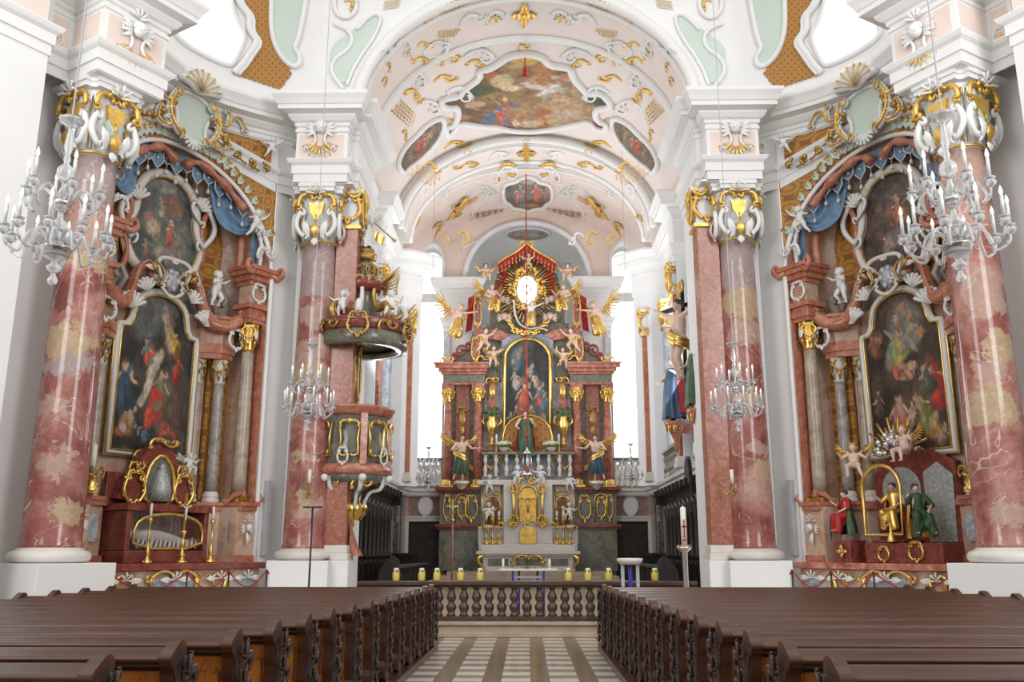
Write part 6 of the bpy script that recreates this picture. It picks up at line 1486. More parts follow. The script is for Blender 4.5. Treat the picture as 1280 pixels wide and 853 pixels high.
    drape(b, [Vector((-2.5, 36.75, 12.1)), Vector((-2.55, 36.7, 11.3)), Vector((-2.6, 36.7, 10.6))], [Vector((-2.1, 36.75, 12.3)), Vector((-2.25, 36.7, 11.4)), Vector((-2.35, 36.8, 10.7))], rip=.06, k=3)
    b.build('crimson_curtain', M['redcloth'], HA)
# central painting
P = [(-.9, 5.85), (.9, 5.85), (.9, 9.35)] + [(.9 * cos(a), 9.35 + .85 * sin(a)) for a in [pi * i / 16 for i in range(1, 16)]] + [(-.9, 9.35)]
PC = paint_mat('high_altar_painting', [(.015, .018, .02), (.04, .05, .055), (.08, .08, .075)], [(.25, .82, .18, .14, 30, (.09, .16, .20)), (.35, .9, .06, .05, 0, (.30, .24, .15)), (.2, .88, .05, .03, 0, (.3, .22, .12)), (.75, .85, .2, .12, 0, (.03, .03, .03)), (.2, .66, .04, .10, 0, (.42, .40, .36)), (.35, .6, .14, .05, 20, (.22, .12, .08)), (.45, .48, .08, .20, -10, (.30, .09, .04)), (.4, .38, .10, .10, 0, (.26, .08, .04)), (.58, .70, .04, .08, -20, (.40, .32, .26)), (.66, .62, .03, .06, 20, (.45, .36, .28)), (.82, .50, .06, .12, 0, (.10, .16, .22)), (.74, .52, .05, .06, 0, (.38, .10, .08)), (.85, .56, .04, .03, 0, (.42, .32, .25)), (.86, .22, .08, .08, 30, (.38, .26, .18)), (.12, .22, .05, .1, 0, (.12, .14, .14)), (.6, .2, .12, .05, 0, (.2, .1, .05)), (.55, .56, .04, .04, 0, (.4, .3, .22))]
    + fg(.22, .62, .22, (.40, .38, .34), 5, .42) + fg(.42, .45, .34, (.36, .10, .05), -5, .42) + fg(.66, .62, .16, (.45, .34, .26), 30, .42) + fg(.56, .72, .14, (.40, .30, .22), -40, .42) + fg(.80, .46, .26, (.40, .08, .07), 8, .42, robe2=(.10, .17, .26)) + fg(.88, .40, .2, (.10, .17, .26), 0, .42) + fg(.84, .18, .2, (.36, .22, .14), 30, .42) + fg(.12, .22, .22, (.12, .15, .16), 0, .42)
    + fg(.30, .30, .22, (.30, .08, .05), 20, .42) + fg(.55, .28, .24, (.26, .14, .06), -15, .42) + fg(.30, .86, .10, (.35, .28, .18), 20, .42) + fg(.18, .80, .09, (.35, .25, .16), -20, .42) + fg(.6, .12, .16, (.2, .1, .06), 60, .42), na=.03)
po = canvas('altar_painting', Matrix.Identity(4), P, 36.62, PC, HA, -.9, .9, 5.85, 10.2, 150); po['label'] = 'dark crowded painting in the arched gilt frame of the high altar'
b = MB(); b.tube([(p[0] * 1.06, 36.58, 5.7 + (p[1] - 5.7) * 1.015) for p in P], .085, 8, True); b.build('gilded_frame', M['gold'], HA)
b = MB(); b.box(-1.08, 1.08, 36.68, 37.2, 4.3, 10.5); b.build('centre_back', M['bluem'], HA)
# glory: gilded rays, clouds, bright oval window with a dark emblem, canopy on top
b = MB(); r = random.Random(5)
for k in range(52):
    a = 2 * pi * k / 52; L = 1.12 + .35 * (k % 3) * .5 + .1 * r.random(); b.tube([(.42 * cos(a), 36.78, 12.45 + .62 * sin(a)), (L * cos(a), 36.72, 12.45 + L * 1.0 * sin(a))], [.02, .05], 4, flat=.4)
b.build('gilded_sunburst', M['gold'], HA)
b = MB()
for k in range(90):
    a = 2 * pi * r.random(); q = r.uniform(.0, .32); b.ball(((.48 + q) * cos(a), 36.62 + r.uniform(-.06, .08), 12.45 + (.68 + q) * sin(a)), r.uniform(.05, .12), 7, 5)
b.build('gilded_cloud_ring', M['gold'], HA)
b = MB(); b.ball((0, 36.74, 12.45), (.42, .03, .62), 24, 12); b.build('bright_oval_window', M['glow'], HA)
b = MB(); b.tube([(.17 * cos(a), 36.68, 12.45 + .17 * sin(a)) for a in [2 * pi * i / 20 for i in range(20)]], .022, 5, True)
for k in range(4): a = k * pi / 2; b.tube([(.05 * cos(a), 36.68, 12.45 + .05 * sin(a)), (.25 * cos(a), 36.68, 12.45 + .25 * sin(a))], .018, 5)
for k in range(24): a = 2 * pi * k / 24; b.tube([(.3 * cos(a), 36.69, 12.45 + .44 * sin(a)), (.4 * cos(a), 36.69, 12.45 + .58 * sin(a))], .012, 4)
b.build('window_emblem', M['oldgold'], HA)
b = MB(); G = []
for i in range(33):
    u = -1 + i / 16; x = 1.25 * u; zt = 13.55 + .85 * (1 - abs(u) ** 1.3) * (1 - .25 * sin(pi * abs(u))) ; G.append([(x, 36.35 + .2 * abs(u), zt), (x, 36.3 + .2 * abs(u), zt - .12), (x * .97, 36.34 + .2 * abs(u), zt - .28 - .10 * abs(sin(i * pi / 2.66)))])
b.grid(G); b.grid([[(p[0], p[1] + .35, p[2]) for p in g[::-1]] for g in G]); b.build('crimson_canopy', M['redcloth'], HA)
b = MB(); b.tube([(g[0][0], g[0][1] - .02, g[0][2] + .02) for g in G], .055, 7); 
for i in range(0, 33, 2): g = G[i]; b.lathe([(0, 0), (.035, .0), (.03, .08), (0, .12)], (g[2][0], g[2][1], g[2][2] - .12), 6); b.tube([g[1], g[2]], .02, 4)
b.push(T(0, 36.3, 14.35) @ XZ); b.join(orn_plume(2), SC(.35)); b.pop(); b.build('gilded_fringe', M['gold'], HA)
b = MB(); b.tube(catm([(-.55, 36.35, 11.9), (-.5, 36.3, 11.3), (-.3, 36.3, 10.85), (.1, 36.28, 10.65), (.5, 36.3, 10.7), (.85, 36.3, 10.55)], 6), .07, 6, flat=.35); b.build('white_banner', M['cream'], HA)
b = MB(); r = random.Random(8)
for k in range(60):
    a = pi + pi * k / 59; q = r.uniform(-.1, .12); b.ball(((.85 + q) * cos(a), 36.5, 11.25 + (.75 + q) * sin(a)), r.uniform(.06, .11), 6, 4)
b.build('gilded_cloud_wreath', M['gold'], HA)
b = MB()
for (x, z) in ((-.95, 11.2), (.95, 11.2), (-1.05, 11.95), (1.05, 11.95)): b.push(T(x, 36.5, z) @ XZ); b.join(head_mb(.14)); b.pop()
b.build('cherub_head', M['skin'], HA)
# gallery balusters in the middle, plinth for the standing saint
b = MB(); b.box(-1.85, 1.85, 36.2, 37.0, .88, 2.6); b.box(-1.85, 1.85, 36.3, 37.0, 2.6, 4.25); b.build('centre_substructure', M['cream'], HA)
b = MB(); b.box(-1.85, 1.85, 35.9, 37.0, 4.35, 4.5); b.box(-1.85, 1.85, 35.95, 36.2, 5.38, 5.5); b.box(-1.0, 1.0, 36.2, 36.9, 5.4, 5.55); b.build('gallery_rail', M['greenm'], HA, bevel=.01)
me = None
for i in range(9):
    x = -1.7 + 3.4 * i / 8
    if me is None: q = MB(); q.join(baluster_mb(.9, .085), T(x, 36.08, 4.5)); me = q.build('gallery_baluster', M['cream'], HA); x0_ = x
    else: o = me.copy(); COL.objects.link(o); o.parent = HA; o.location = (x - x0_, 0, 0)
b = MB(); b.ext(smooth_poly([(-1.0, 5.5), (1.0, 5.5), (1.0, 6.4), (.6, 6.9), (0, 7.05), (-.6, 6.9), (-1.0, 6.4)], 1), 36.42, 36.5, 'y'); b.build('damask_throne_back', M['ochre'], HA, uvf=lambda p: (p.x * 1.2, p.z * 1.2))
b = MB(); b.tube([(p[0], 36.4, p[1]) for p in smooth_poly([(-1.0, 5.5), (1.0, 5.5), (1.0, 6.4), (.6, 6.9), (0, 7.05), (-.6, 6.9), (-1.0, 6.4)], 1)], .05, 6, True); b.build('throne_frame', M['gold'], HA)
# white tabernacle front with three gilded niches, mensa
b = MB(); b.box(-1.95, 1.95, 35.75, 36.3, 1.9, 2.55); b.box(-.95, .95, 35.55, 36.3, 1.9, 4.15); b.box(-1.85, 1.85, 35.9, 36.3, 2.5, 4.15); b.box(-1.95, 1.95, 35.6, 36.3, 4.15, 4.35); b.box(-1.9, 1.9, 35.4, 36.3, 1.62, 1.9); b.build('white_reredos', M['cream'], HA, bevel=.02)
g = MB()
for (x, w_, z0, z1, y) in ((0, .36, 2.75, 3.75, 35.5), (-1.38, .27, 2.6, 3.45, 35.85), (1.38, .27, 2.6, 3.45, 35.85)):
    g.tube([(x - w_, y, z0), (x - w_, y, z1)] + [(x - w_ * cos(a), y, z1 + w_ * 1.0 * sin(a)) for a in [pi * i / 10 for i in range(11)]] + [(x + w_, y, z0)], .045, 6)
    g.push(T(x, y, z1 + w_ + .12) @ XZ); g.join(orn_plume(2), SC(w_ * 1.1)); g.pop()
for x in (-.55, .55): g.tube([(x, 35.48, 2.6), (x, 35.45, 3.2), (x * 1.05, 35.48, 4.1)], [.09, .055, .10], 7); g.push(T(x, 35.4, 2.75) @ XZ); g.join(orn_cart(), SC(.22)); g.pop(); g.push(T(x, 35.4, 4.0) @ XZ); g.join(orn_cart(), SC(.18)); g.pop()
for k in range(9): g.push(T(-1.0 + .25 * k, 35.42, 2.62 + .05 * (k % 2)) @ XZ); g.join(orn_plume(k), SC(.17)); g.pop()
for x in (-1.8, 1.8, -1.05, 1.05): g.tube([(x, 35.85, 2.55), (x * 1.01, 35.83, 3.3), (x, 35.85, 4.1)], .03, 6)
g.box(-1.95, 1.95, 35.72, 35.76, 2.5, 2.55)
g.build('gilded_tabernacle_frame', M['gold'], HA)
g = MB(); g.ext([(x_, z_) for (x_, z_) in [(-.3, 1.9), (.3, 1.9), (.3, 2.3)] + [(.3 * cos(a), 2.35 + .22 * sin(a)) for a in [pi * i / 8 for i in range(9)]] + [(-.3, 2.3)]], 35.38, 35.5, 'y')
g.ext([(-.34, 2.75), (.34, 2.75), (.34, 3.75), (.2, 4.0), (-.2, 4.0), (-.34, 3.75)], 35.52, 35.545, 'y'); g.build('tabernacle_door', M['goldpaint'], HA)
b = MB()
for x in (-1.38, 1.38): b.ext([(x - .26, 2.6), (x + .26, 2.6), (x + .26, 3.45), (x, 3.7), (x - .26, 3.45)], 35.88, 35.895, 'y')
b.build('dark_niche', M['darkred'], HA)
b = MB()
for x in (-1.38, 1.38): b.lathe([(.12, 0), (.14, .3), (.08, .55), (.1, .65), (0, .75)], (x, 35.85, 2.65), 10)
b.build('gilded_bust', M['gold'], HA)
b = MB(); capsule(b, (0, 35.42, 3.1), (0, 35.42, 3.5), .04, .05, 7); capsule(b, (-.28, 35.42, 3.65), (0, 35.42, 3.52), .02, .03, 6); capsule(b, (.28, 35.42, 3.65), (0, 35.42, 3.52), .02, .03, 6); b.ball((0, 35.41, 3.62), .06, 7, 5); b.box(-.03, .03, 35.44, 35.47, 2.8, 3.95); b.box(-.33, .33, 35.44, 35.47, 3.62, 3.69); b.build('tabernacle_crucifix', M['gold'], HA)
t = thing('altar_table', 'white marble altar table with gilded corner scrolls before the high altar', 'altar table', (0, 35.0, .88))
b = MB(); b.box(-1.7, 1.7, 34.7, 35.5, .88, 1.5); b.box(-1.6, 1.6, 34.62, 35.5, .88, 1.05); b.build('base', M['cream'], t, bevel=.015)
b = MB(); b.box(-1.95, 1.95, 34.5, 35.6, 1.5, 1.62); b.box(-1.85, 1.85, 34.56, 35.5, 1.44, 1.5); b.box(-1.8, 1.8, 35.3, 35.6, 1.62, 1.86); b.build('slab', M['cream'], t, bevel=.015)
b = MB(); b.box(-1.5, -.75, 34.67, 34.7, 1.08, 1.34); b.box(.75, 1.5, 34.67, 34.7, 1.08, 1.34); b.box(-.45, .45, 34.66, 34.7, 1.1, 1.32); b.build('dark_panel', M['greenm'], t)
g = MB()
for s in (-1, 1):
    g.push(MIR[s]); g.tube(catm([(-1.72, 34.6, 1.45), (-1.86, 34.55, 1.35), (-1.84, 34.55, 1.2), (-1.72, 34.6, 1.08), (-1.74, 34.6, .95), (-1.68, 34.6, .88)], 5), [.09 - .002 * i for i in range(26)], 7); g.pop()
    g.push(T(0, 34.64, 1.3) @ XZ); cscroll(g, (s * .6, -.1), (0, .12), -.25 * s, .05); leaf(g, (s * .3, 0), pi / 2 - s * .5, .22, .06); leaf(g, (s * .5, -.05), (0 if s > 0 else pi), .2, .05); g.pop()
g.push(T(0, 34.64, 1.38) @ XZ); shellfan(g, (0, 0), .16, 6); g.pop(); g.push(T(0, 34.64, 1.0) @ XZ); g.join(orn_plume(1), SC(.3, .12, .3)); g.pop()
g.build('gilded_scroll', M['gold'], t)
xs = [(-1.62, 'outermost on the left'), (-1.38, 'middle of the left three'), (-1.12, 'innermost on the left'), (1.12, 'innermost on the right'), (1.38, 'middle of the right three'), (1.62, 'outermost on the right')]
for (x, w_) in xs:
    t = thing('candlestick', 'tall ornate gilt candlestick on the high altar, ' + w_, 'candlestick', (x, 35.42, 1.88), group='six gilt candlesticks of the high altar')
    b = MB(); candlestick(b, (x, 35.42, 1.88), 1.0, .12); 
    for k in range(4): a = k * 1.57; b.ball((x + .1 * cos(a), 35.42 + .1 * sin(a), 1.95), .05, 6, 4); b.ball((x + .07 * cos(a), 35.42 + .07 * sin(a), 2.5), .035, 6, 4)
    b.build('stand', M['gold'], t); b = MB(); b.lathe([(.045, 0), (.045, .24), (.008, .25), (.006, .29)], (x, 35.42, 2.88), 10); b.build('candle', M['wax'], t)
# statues of the high altar
def hf(label, px, pyfoot, h, Y=36.0, name='angel_statue', **k):
    p = atY(px, pyfoot, Y); return figure(name, label, (p.x, Y, p.z), h, **k)
def sock(label, px, py, Y, w=.3, h=.22, m='statue'):
    p = atY(px, py, Y); t = thing('statue_bracket', label, 'bracket', (p.x, Y, p.z - h)); b = MB(); b.lathe([(.05, -.12), (w * .35, -.06), (w * .6, 0), (w * .9, h * .5), (w, h * .7), (w, h)], (p.x, Y, p.z - h), 16); b.build('bowl', M[m], t); g = MB()
    for k in range(7): a = pi + pi * k / 6; g.push(frame((p.x + w * .85 * cos(a), Y + w * .85 * sin(a), p.z - h * .5), (-sin(a), cos(a), 0), (0, 0, 1), (cos(a), sin(a), 0))); leaf(g, (0, -h * .4), pi / 2, h * .8, .05, .02); g.pop()
    g.build('gilded_leaves', M['gold'], t)
hf('standing angel with gold wings and dark green drapery, left of the high altar', 575, 601, 1.85, 35.75, kind='adult', pose='angel_stand', skin='skin', hair='hair', robe='greencloth', cloth='gold', wing='gold', rz=.25, wspan=.34)
hf('standing angel with gold wings and dark blue drapery, right of the high altar columns', 747, 601, 1.85, 35.75, kind='adult', pose='angel_stand', skin='skin', hair='hair', robe='navycloth', cloth='gold', wing='gold', rz=-.2, flip=-1, wspan=.34)
sock('gilt leafed bracket under the green draped angel', 577, 602, 35.75); sock('gilt leafed bracket under the blue draped angel', 746, 602, 35.75)
hf('standing saint in green robe and crimson mantle, centre of the high altar', 657, 573, 1.95, 36.1, name='saint_statue', kind='adult', pose='stand', skin='skin', hair='hair', robe='greencloth_long', mantle='redcloth')
hf('gilded angel with raised wing flying at the upper left edge of the high altar', 566, 428, 1.75, 36.0, kind='adult', pose='fly', skin='skin', hair='goldhair', robe='gold', wing='gold', rz=.6, tilt=.15, wspan=.6)
hf('gilded angel seen with spread wing at the upper right edge of the high altar', 752, 425, 1.75, 36.0, kind='adult', pose='fly', skin='skin', hair='goldhair', robe='gold', wing='gold', rz=-.6, tilt=-.15, flip=-1, wspan=.6)
hf('seated angel in gold drapery left of the glory on the high altar', 614, 398, 1.5, 36.2, kind='adult', pose='sit', skin='skin', hair='goldhair', robe='gold', wing='gold', rz=.5)
hf('seated angel in gold drapery right of the glory on the high altar', 706, 398, 1.5, 36.2, kind='adult', pose='sit', skin='skin', hair='goldhair', robe='gold', wing='gold', rz=-.5, flip=-1)
hf('white figure with a banner floating in the gold cloud wreath below the bright oval', 663, 412, 1.25, 36.15, name='floating_statue', kind='adult', pose='fly', skin='statue', hair='goldhair', robe='gold')
hf('small cherub standing at the top of the glory under the crimson canopy', 660, 340, .85, 36.3, name='cherub_statue', kind='putto', pose='p_climb', skin='skin', hair='hair', cloth='gold')
for (px, py, h, pz, w_, fl, rz) in ((607, 356, .95, 'p_sit', 'at the upper left curtain of the canopy', 1, .3), (710, 356, .95, 'p_sit', 'at the upper right curtain of the canopy', -1, -.3), (605, 443, 1.15, 'p_fly', 'on the left scroll above the painting frame', 1, .5), (716, 443, 1.15, 'p_fly', 'on the right scroll above the painting frame', -1, -.5), (616, 460, .95, 'p_reach', 'just left of the arched painting', 1, .2), (705, 462, .95, 'p_climb', 'just right of the arched painting', -1, 0)):
    hf('flesh coloured cherub with gold cloth ' + w_, px, py, h, 36.15, name='cherub_statue', kind='putto', pose=pz, skin='skin', hair='hair', cloth='gold', wing='gold' if h < 1 else None, flip=fl, rz=rz)
for (px, py, h, pz, w_, fl, rz) in ((611, 619, .8, 'p_reach', 'at the left end of the white altar top', 1, .3), (713, 617, .8, 'p_sit', 'at the right end of the white altar top', -1, -.2), (646, 612, .95, 'p_reach', 'left of the hanging red lamp', 1, .5), (677, 612, .95, 'p_reach', 'right of the hanging red lamp', -1, -.5), (611, 655, .82, 'p_sit', 'on the gilt bracket left of the candlesticks', 1, .3), (712, 655, .82, 'p_sit', 'on the gilt bracket right of the candlesticks', -1, -.3)):
    hf('white cherub statue ' + w_, px, py, h, 35.6, name='cherub_statue', kind='putto', pose=pz, skin='statue', hair='statue', flip=fl, rz=rz)
sock('gilt bracket under the white cherub left of the candlesticks', 610, 657, 35.6, .2, .16); sock('gilt bracket under the white cherub right of the candlesticks', 713, 657, 35.6, .2, .16)
# urns with flowers, flower bowls, small candles on the gallery
for (x, w_) in ((-1.45, 'left'), (1.45, 'right')):
    z = 5.8; t = thing('gilded_urn', 'gilded urn with red and blue flowers %s of the central painting' % w_, 'urn', (x, 36.35, z))
    b = MB(); b.lathe([(.14, 0), (.12, .05), (.05, .2), (.06, .35), (.2, .6), (.24, .85), (.16, 1.05), (.22, 1.15)], (x, 36.35, z), 16)
    for s in (-1, 1): b.tube([(x + s * .2, 36.35, z + .7), (x + s * .38, 36.35, z + .95), (x + s * .3, 36.35, z + 1.2), (x + s * .18, 36.35, z + 1.1)], .035, 6)
    b.build('vessel', M['gold'], t); b = MB(); r = random.Random(3)
    for k in range(26): b.ball((x + r.uniform(-.28, .28), 36.35 + r.uniform(-.12, .12), z + 1.2 + r.uniform(0, .38)), r.uniform(.04, .075), 6, 4)
    b.build('flowers', M['darkred'], t); b = MB()
    for k in range(16): a = r.random() * pi; b.push(T(x, 36.3, z + 1.15) @ XZ); leaf(b, (0, 0), a, .4, .06, .05 * r.random()); b.pop()
    b.build('leaves', M['green'], t)
for (x, w_) in ((-.95, 'left'), (.95, 'right')):
    z = 5.5; t = thing('flower_bowl', 'white bowl of pale hydrangeas on the altar gallery, %s of the green robed saint' % w_, 'flowers', (x, 36.05, z))
    b = MB(); b.lathe([(.12, 0), (.2, .12), (.22, .16)], (x, 36.05, z), 14); b.build('bowl', M['cream'], t); b = MB(); r = random.Random(7)
    for k in range(30): a = r.random() * 6.28; q = .3 * r.random() ** .5; b.ball((x + q * cos(a), 36.05 + q * sin(a) * .6, z + .38 - q * .3), .09, 6, 4)
    b.build('blossoms', M['flower'], t); b = MB()
    for k in range(16): a = k * .39; b.push(T(x, 36.0, z + .18) @ RX(.3)); leaf(b, (0, 0), a, .38, .06); b.pop()
    b.build('leaves', M['green'], t)
    xc = x * 1.32; t = thing('gallery_candle', 'short candle in a brass holder on the altar gallery, %s end' % w_, 'candle', (xc, 36.08, 5.5)); b = MB(); b.lathe([(.08, 0), (.03, .05), (.03, .25), (.05, .3)], (xc, 36.08, 5.5), 10); b.build('holder', M['gold'], t); b = MB(); b.cyl((xc, 36.08, 5.8), .035, .4, 10); b.build('wax', M['wax'], t)
# sanctuary lamp on its long red cord
t = thing('sanctuary_lamp', 'silver hanging lamp with red glass on a long red cord', 'lamp', (0, 33.5, 3.9)); p = atY(659, 600, 33.5); X = p.x
b = MB(); b.lathe([(0, -.35), (.04, -.3), (.03, -.22), (.16, -.1), (.22, .0), (.1, .06)], (X, 33.5, 4.4), 16); b.lathe([(.2, 0), (.12, .06), (.03, .16), (.02, .25)], (X, 33.5, 5.15), 14)
for k in range(3): a = k * 2.09 + .5; b.tube([(X + .2 * cos(a), 33.5 + .2 * sin(a), 4.42), (X + .18 * cos(a), 33.5 + .18 * sin(a), 4.8), (X + .15 * cos(a), 33.5 + .15 * sin(a), 5.2)], .014, 5)
b.build('silver_body', M['silver'], t); b = MB(); b.lathe([(.05, 0), (.075, .08), (.075, .2), (.05, .24)], (X, 33.5, 4.46), 12); b.build('red_glass', M['redcloth'], t); b = MB(); b.tube([(X, 33.5, 5.3), (X, 33.5, 16.33)], .022, 6); b.lathe([(.05, 0), (.05, .15), (.02, .2)], (X, 33.5, 5.75), 8); b.build('cord', M['rope'], t)
# short red tassel cord from the great ceiling painting
t = thing('ceiling_tassel', 'small red tassel hanging on a cord from the large ceiling painting', 'tassel', tuple(hit(656, 66, .1)[0])); q = hit(656, 66, .02)[0]; b = MB(); b.tube([q, q - Vector((0, 0, .5))], .02, 5); b.lathe([(.07, 0), (.06, .25), (.03, .32)], tuple(q - Vector((0, 0, .8))), 10); b.build('tassel', M['rope'], t)
# ------------------------------------------------------------------ pulpit on the left chancel pier
PX, PY = -4.36, 22.5
pt = thing('pulpit', 'round marble pulpit basket with gilt framed grey panels on the left pier', 'pulpit', (PX, PY, 2.6))
def ring(mb, prof, c, n=36, a0=0, a1=2 * pi): mb.lathe(prof, c, n)
PSC = T(PX, PY, 0) @ SC(1.17, 1.17, 1) @ T(-PX, -PY, 0)
b = MB(PSC); b.lathe([(.62, 3.55), (.70, 3.7), (.72, 4.0), (.68, 4.35), (.70, 4.85), (.74, 4.95)], (PX, PY, 0), 40); b.build('drum', M['greenm'], pt)
b = MB(PSC); b.lathe([(.74, 3.42), (.82, 3.47), (.84, 3.55), (.78, 3.66), (.72, 3.70)], (PX, PY, 0), 40); b.lathe([(.72, 4.86), (.80, 4.92), (.82, 5.0), (.86, 5.04), (.86, 5.10), (.70, 5.12)], (PX, PY, 0), 40)
for a in (-150, -65, 15): a = R(a); b.push(T(PX, PY, 0) @ RZ(a)); b.ext([(.66, -.09), (.80, -.07), (.80, .07), (.66, .09)], 3.66, 4.9, 'z'); b.pop()
b.build('red_moulding', M['redm'], pt)
b = MB(PSC); b.lathe([(.1, 2.75), (.16, 2.9), (.2, 3.05), (.42, 3.2), (.66, 3.3), (.74, 3.42)], (PX, PY, 0), 32); b.build('underside', M['greenm'], pt)
g = MB(PSC)
for a in (-134, -87, -41, 0):
    a = R(a); g.push(frame((PX + .74 * cos(a), PY + .74 * sin(a), 4.28), (-sin(a), cos(a), 0), (0, 0, 1), (cos(a), sin(a), 0))); g.tube([(-.2, -.4, -.02), (.2, -.4, -.02), (.17, 0, .01), (.22, .4, -.02), (-.22, .4, -.02), (-.17, 0, .01)], .024, 5, True); leaf(g, (0, .36), pi / 2, .14, .05); 
    for q in (-1, 1): cscroll(g, (q * .2, .3), (0, .42), -.3 * q, .025); cscroll(g, (q * .2, -.3), (q * .05, -.42), .3 * q, .022)
    g.pop()
for a in (-130, -60): a = R(a); g.push(frame((PX + .55 * cos(a), PY + .55 * sin(a), 3.2), (-sin(a), cos(a), 0), (0, 0, 1), (cos(a), sin(a), 0))); g.join(orn_plume(2), SC(.25)); g.pop()
for k in range(8): a = k * .785; g.push(frame((PX + .16 * cos(a), PY + .16 * sin(a), 2.65), (-sin(a), cos(a), 0), (0, 0, 1), (cos(a), sin(a), 0))); leaf(g, (0, -.3), pi / 2, .5, .12, .03); g.pop()
g.lathe([(.02, -.5), (.08, -.42), (.05, -.3), (.16, -.15), (.2, .05), (.1, .2)], (PX, PY, 2.65), 12); g.build('gilded_ornament', M['gold'], pt)
g = MB(PSC)
for a in (-125, -65, -10): a = R(a); g.tube(catm([(PX + .7 * cos(a), PY + .7 * sin(a), 3.4), (PX + .62 * cos(a), PY + .62 * sin(a), 3.1), (PX + .38 * cos(a), PY + .38 * sin(a), 3.0), (PX + .22 * cos(a), PY + .22 * sin(a), 2.6)], 5), [.055 - .0015 * i for i in range(16)], 7); g.ball((PX + .80 * cos(a), PY + .80 * sin(a), 3.34), (.085, .085, .095), 9, 7)
for a in (-150, -95, -30): a = R(a); g.push(frame((PX + .82 * cos(a), PY + .82 * sin(a), 3.85), (-sin(a), cos(a), 0), (0, 0, 1), (cos(a), sin(a), 0))); g.join(orn_cart(), SC(.13, .2, .13)); g.pop()
g.build('white_volute', M['statue'], pt)
# ledge bracket down the pilaster, back panel between basket and canopy
b = MB(); b.box(-4.55, -4.33, 22.2, 22.5, 1.5, 3.2); b.ext([(-4.75, 1.5), (-4.05, 1.5), (-4.2, 1.75), (-4.35, 2.2), (-4.4, 3.1), (-4.75, 3.1)], 22.2, 22.6, 'y'); b.build('back_console', M['redorange'], pt)
b = MB(); b.box(-4.75, -4.38, 22.3, 23.0, 5.0, 6.9); b.build('back_panel', M['greenm'], pt)
g = MB(); g.push(T(-4.55, 22.25, 6.0) @ XZ); g.join(orn_cart(), SC(.24, .7, .2)); g.pop(); g.push(frame((-4.33, 22.6, 6.0), (0, -1, 0), (0, 0, 1), (1, 0, 0))); g.join(orn_cart(), SC(.24, .7, .2)); g.pop(); g.build('gilded_panel_scrolls', M['oldgold'], pt)
ct = thing('pulpit_canopy', 'round pulpit sounding board with tiers of gilt scrolls hung above the pulpit basket', 'pulpit canopy', (PX, PY, 6.75))
CXX, CYY = PX + .1, PY
b = MB(); b.lathe([(.86, 6.72), (.88, 6.62), (1.14, 6.62), (1.18, 6.72), (1.2, 6.9), (1.12, 7.0)], (CXX, CYY, 0), 44, cap=False); b.lathe([(0, 6.80), (.9, 6.80)], (CXX, CYY, 0), 32, cap=False); b.build('rim', M['greenm'], ct)
b = MB(); b.lathe([(1.12, 6.95), (1.22, 7.02), (1.2, 7.12), (1.27, 7.22), (1.15, 7.3), (.8, 7.32), (.5, 7.4)], (CXX, CYY, 0), 44); b.lathe([(.42, 8.15), (.58, 8.25), (.62, 8.38), (.5, 8.45), (.4, 8.5)], (CXX, CYY, 0), 32); b.build('red_moulding', M['darkred'], ct)
b = MB(); b.lathe([(.7, 7.3), (.5, 7.5), (.38, 7.8), (.36, 8.15), (.42, 8.2)], (CXX, CYY, 0), 28); b.lathe([(.34, 8.5), (.28, 8.7), (.3, 8.9), (.2, 9.0)], (CXX, CYY, 0), 24); b.build('dome', M['greenm'], ct)
g = MB(); wv = MB()
for k in range(7):
    a = R(-190 + 35 * k); Fm = lambda r_, z_: frame((CXX + r_ * cos(a), CYY + r_ * sin(a), z_), (-sin(a), cos(a), 0), (0, 0, 1), (cos(a), sin(a), 0))
    g.push(Fm(1.24, 7.05)); g.join(orn_cart() if k % 2 else orn_plume(k), SC(.3)); g.pop(); g.push(Fm(.55, 8.4)); g.join(orn_plume(k), SC(.24)); g.pop()
    (wv if k % 2 else g).tube(catm([Vector((CXX + r_ * cos(a), CYY + r_ * sin(a), z_)) for (r_, z_) in ((1.12, 7.3), (1.2, 7.5), (1.05, 7.68), (.85, 7.55), (.62, 7.7), (.5, 8.0), (.52, 8.2))], 4), [.10 - .002 * i for i in range(25)], 7)
    g.push(Fm(.3, 8.75)); g.join(orn_scroll(k), SC(.18)); g.pop()
g.push(T(CXX, CYY, 9.05)); g.lathe([(.28, 0), (.3, .1), (.2, .2), (.24, .3), (.1, .4)], (0, 0, 0), 14); g.ball((0, -.1, .12), (.32, .16, .13), 10, 7); g.pop()
for s_ in (0, 1):   # upswept gilded wings at the canopy's outer edge
    o_ = Vector((CXX + (.9 if s_ == 0 else .55), CYY - .3, 7.25 if s_ == 0 else 8.35)); L = .75 if s_ == 0 else .6
    for k in range(7): d_ = Vector((.62 + .06 * k, -.1, .62 - .1 * k)).normalized(); g.tube([o_ + Vector((0, 0, -.05 * k)), o_ + d_ * L * .6 + Vector((0, 0, -.05 * k)), o_ + d_ * L * (1 - .07 * k)], [.04, .05, .01], 5, flat=.4)
g.build('gilded_scrollwork', M['oldgold'], ct); wv.build('white_scroll', M['statue'], ct)
g = MB()
for k in range(10): a = 2 * pi * k / 10; g.push(frame((CXX, CYY, 6.79), (cos(a), sin(a), 0), (-sin(a), cos(a), 0), (0, 0, 1))); leaf(g, (.1, 0), 0, .5, .1, -.03); g.pop()
g.build('gilded_soffit_star', M['gold'], ct)
def pf(label, x, y, z, h, **k): return figure(k.pop('name', 'cherub_statue'), label, (x, y, z), h, **k)
pf('white trumpeting angel on the very top of the pulpit canopy', CXX + .05, CYY - .1, 9.25, 1.0, name='angel_statue', kind='adult', pose='fly', robe='statue', wing='statue', rz=-.9, wspan=.4)
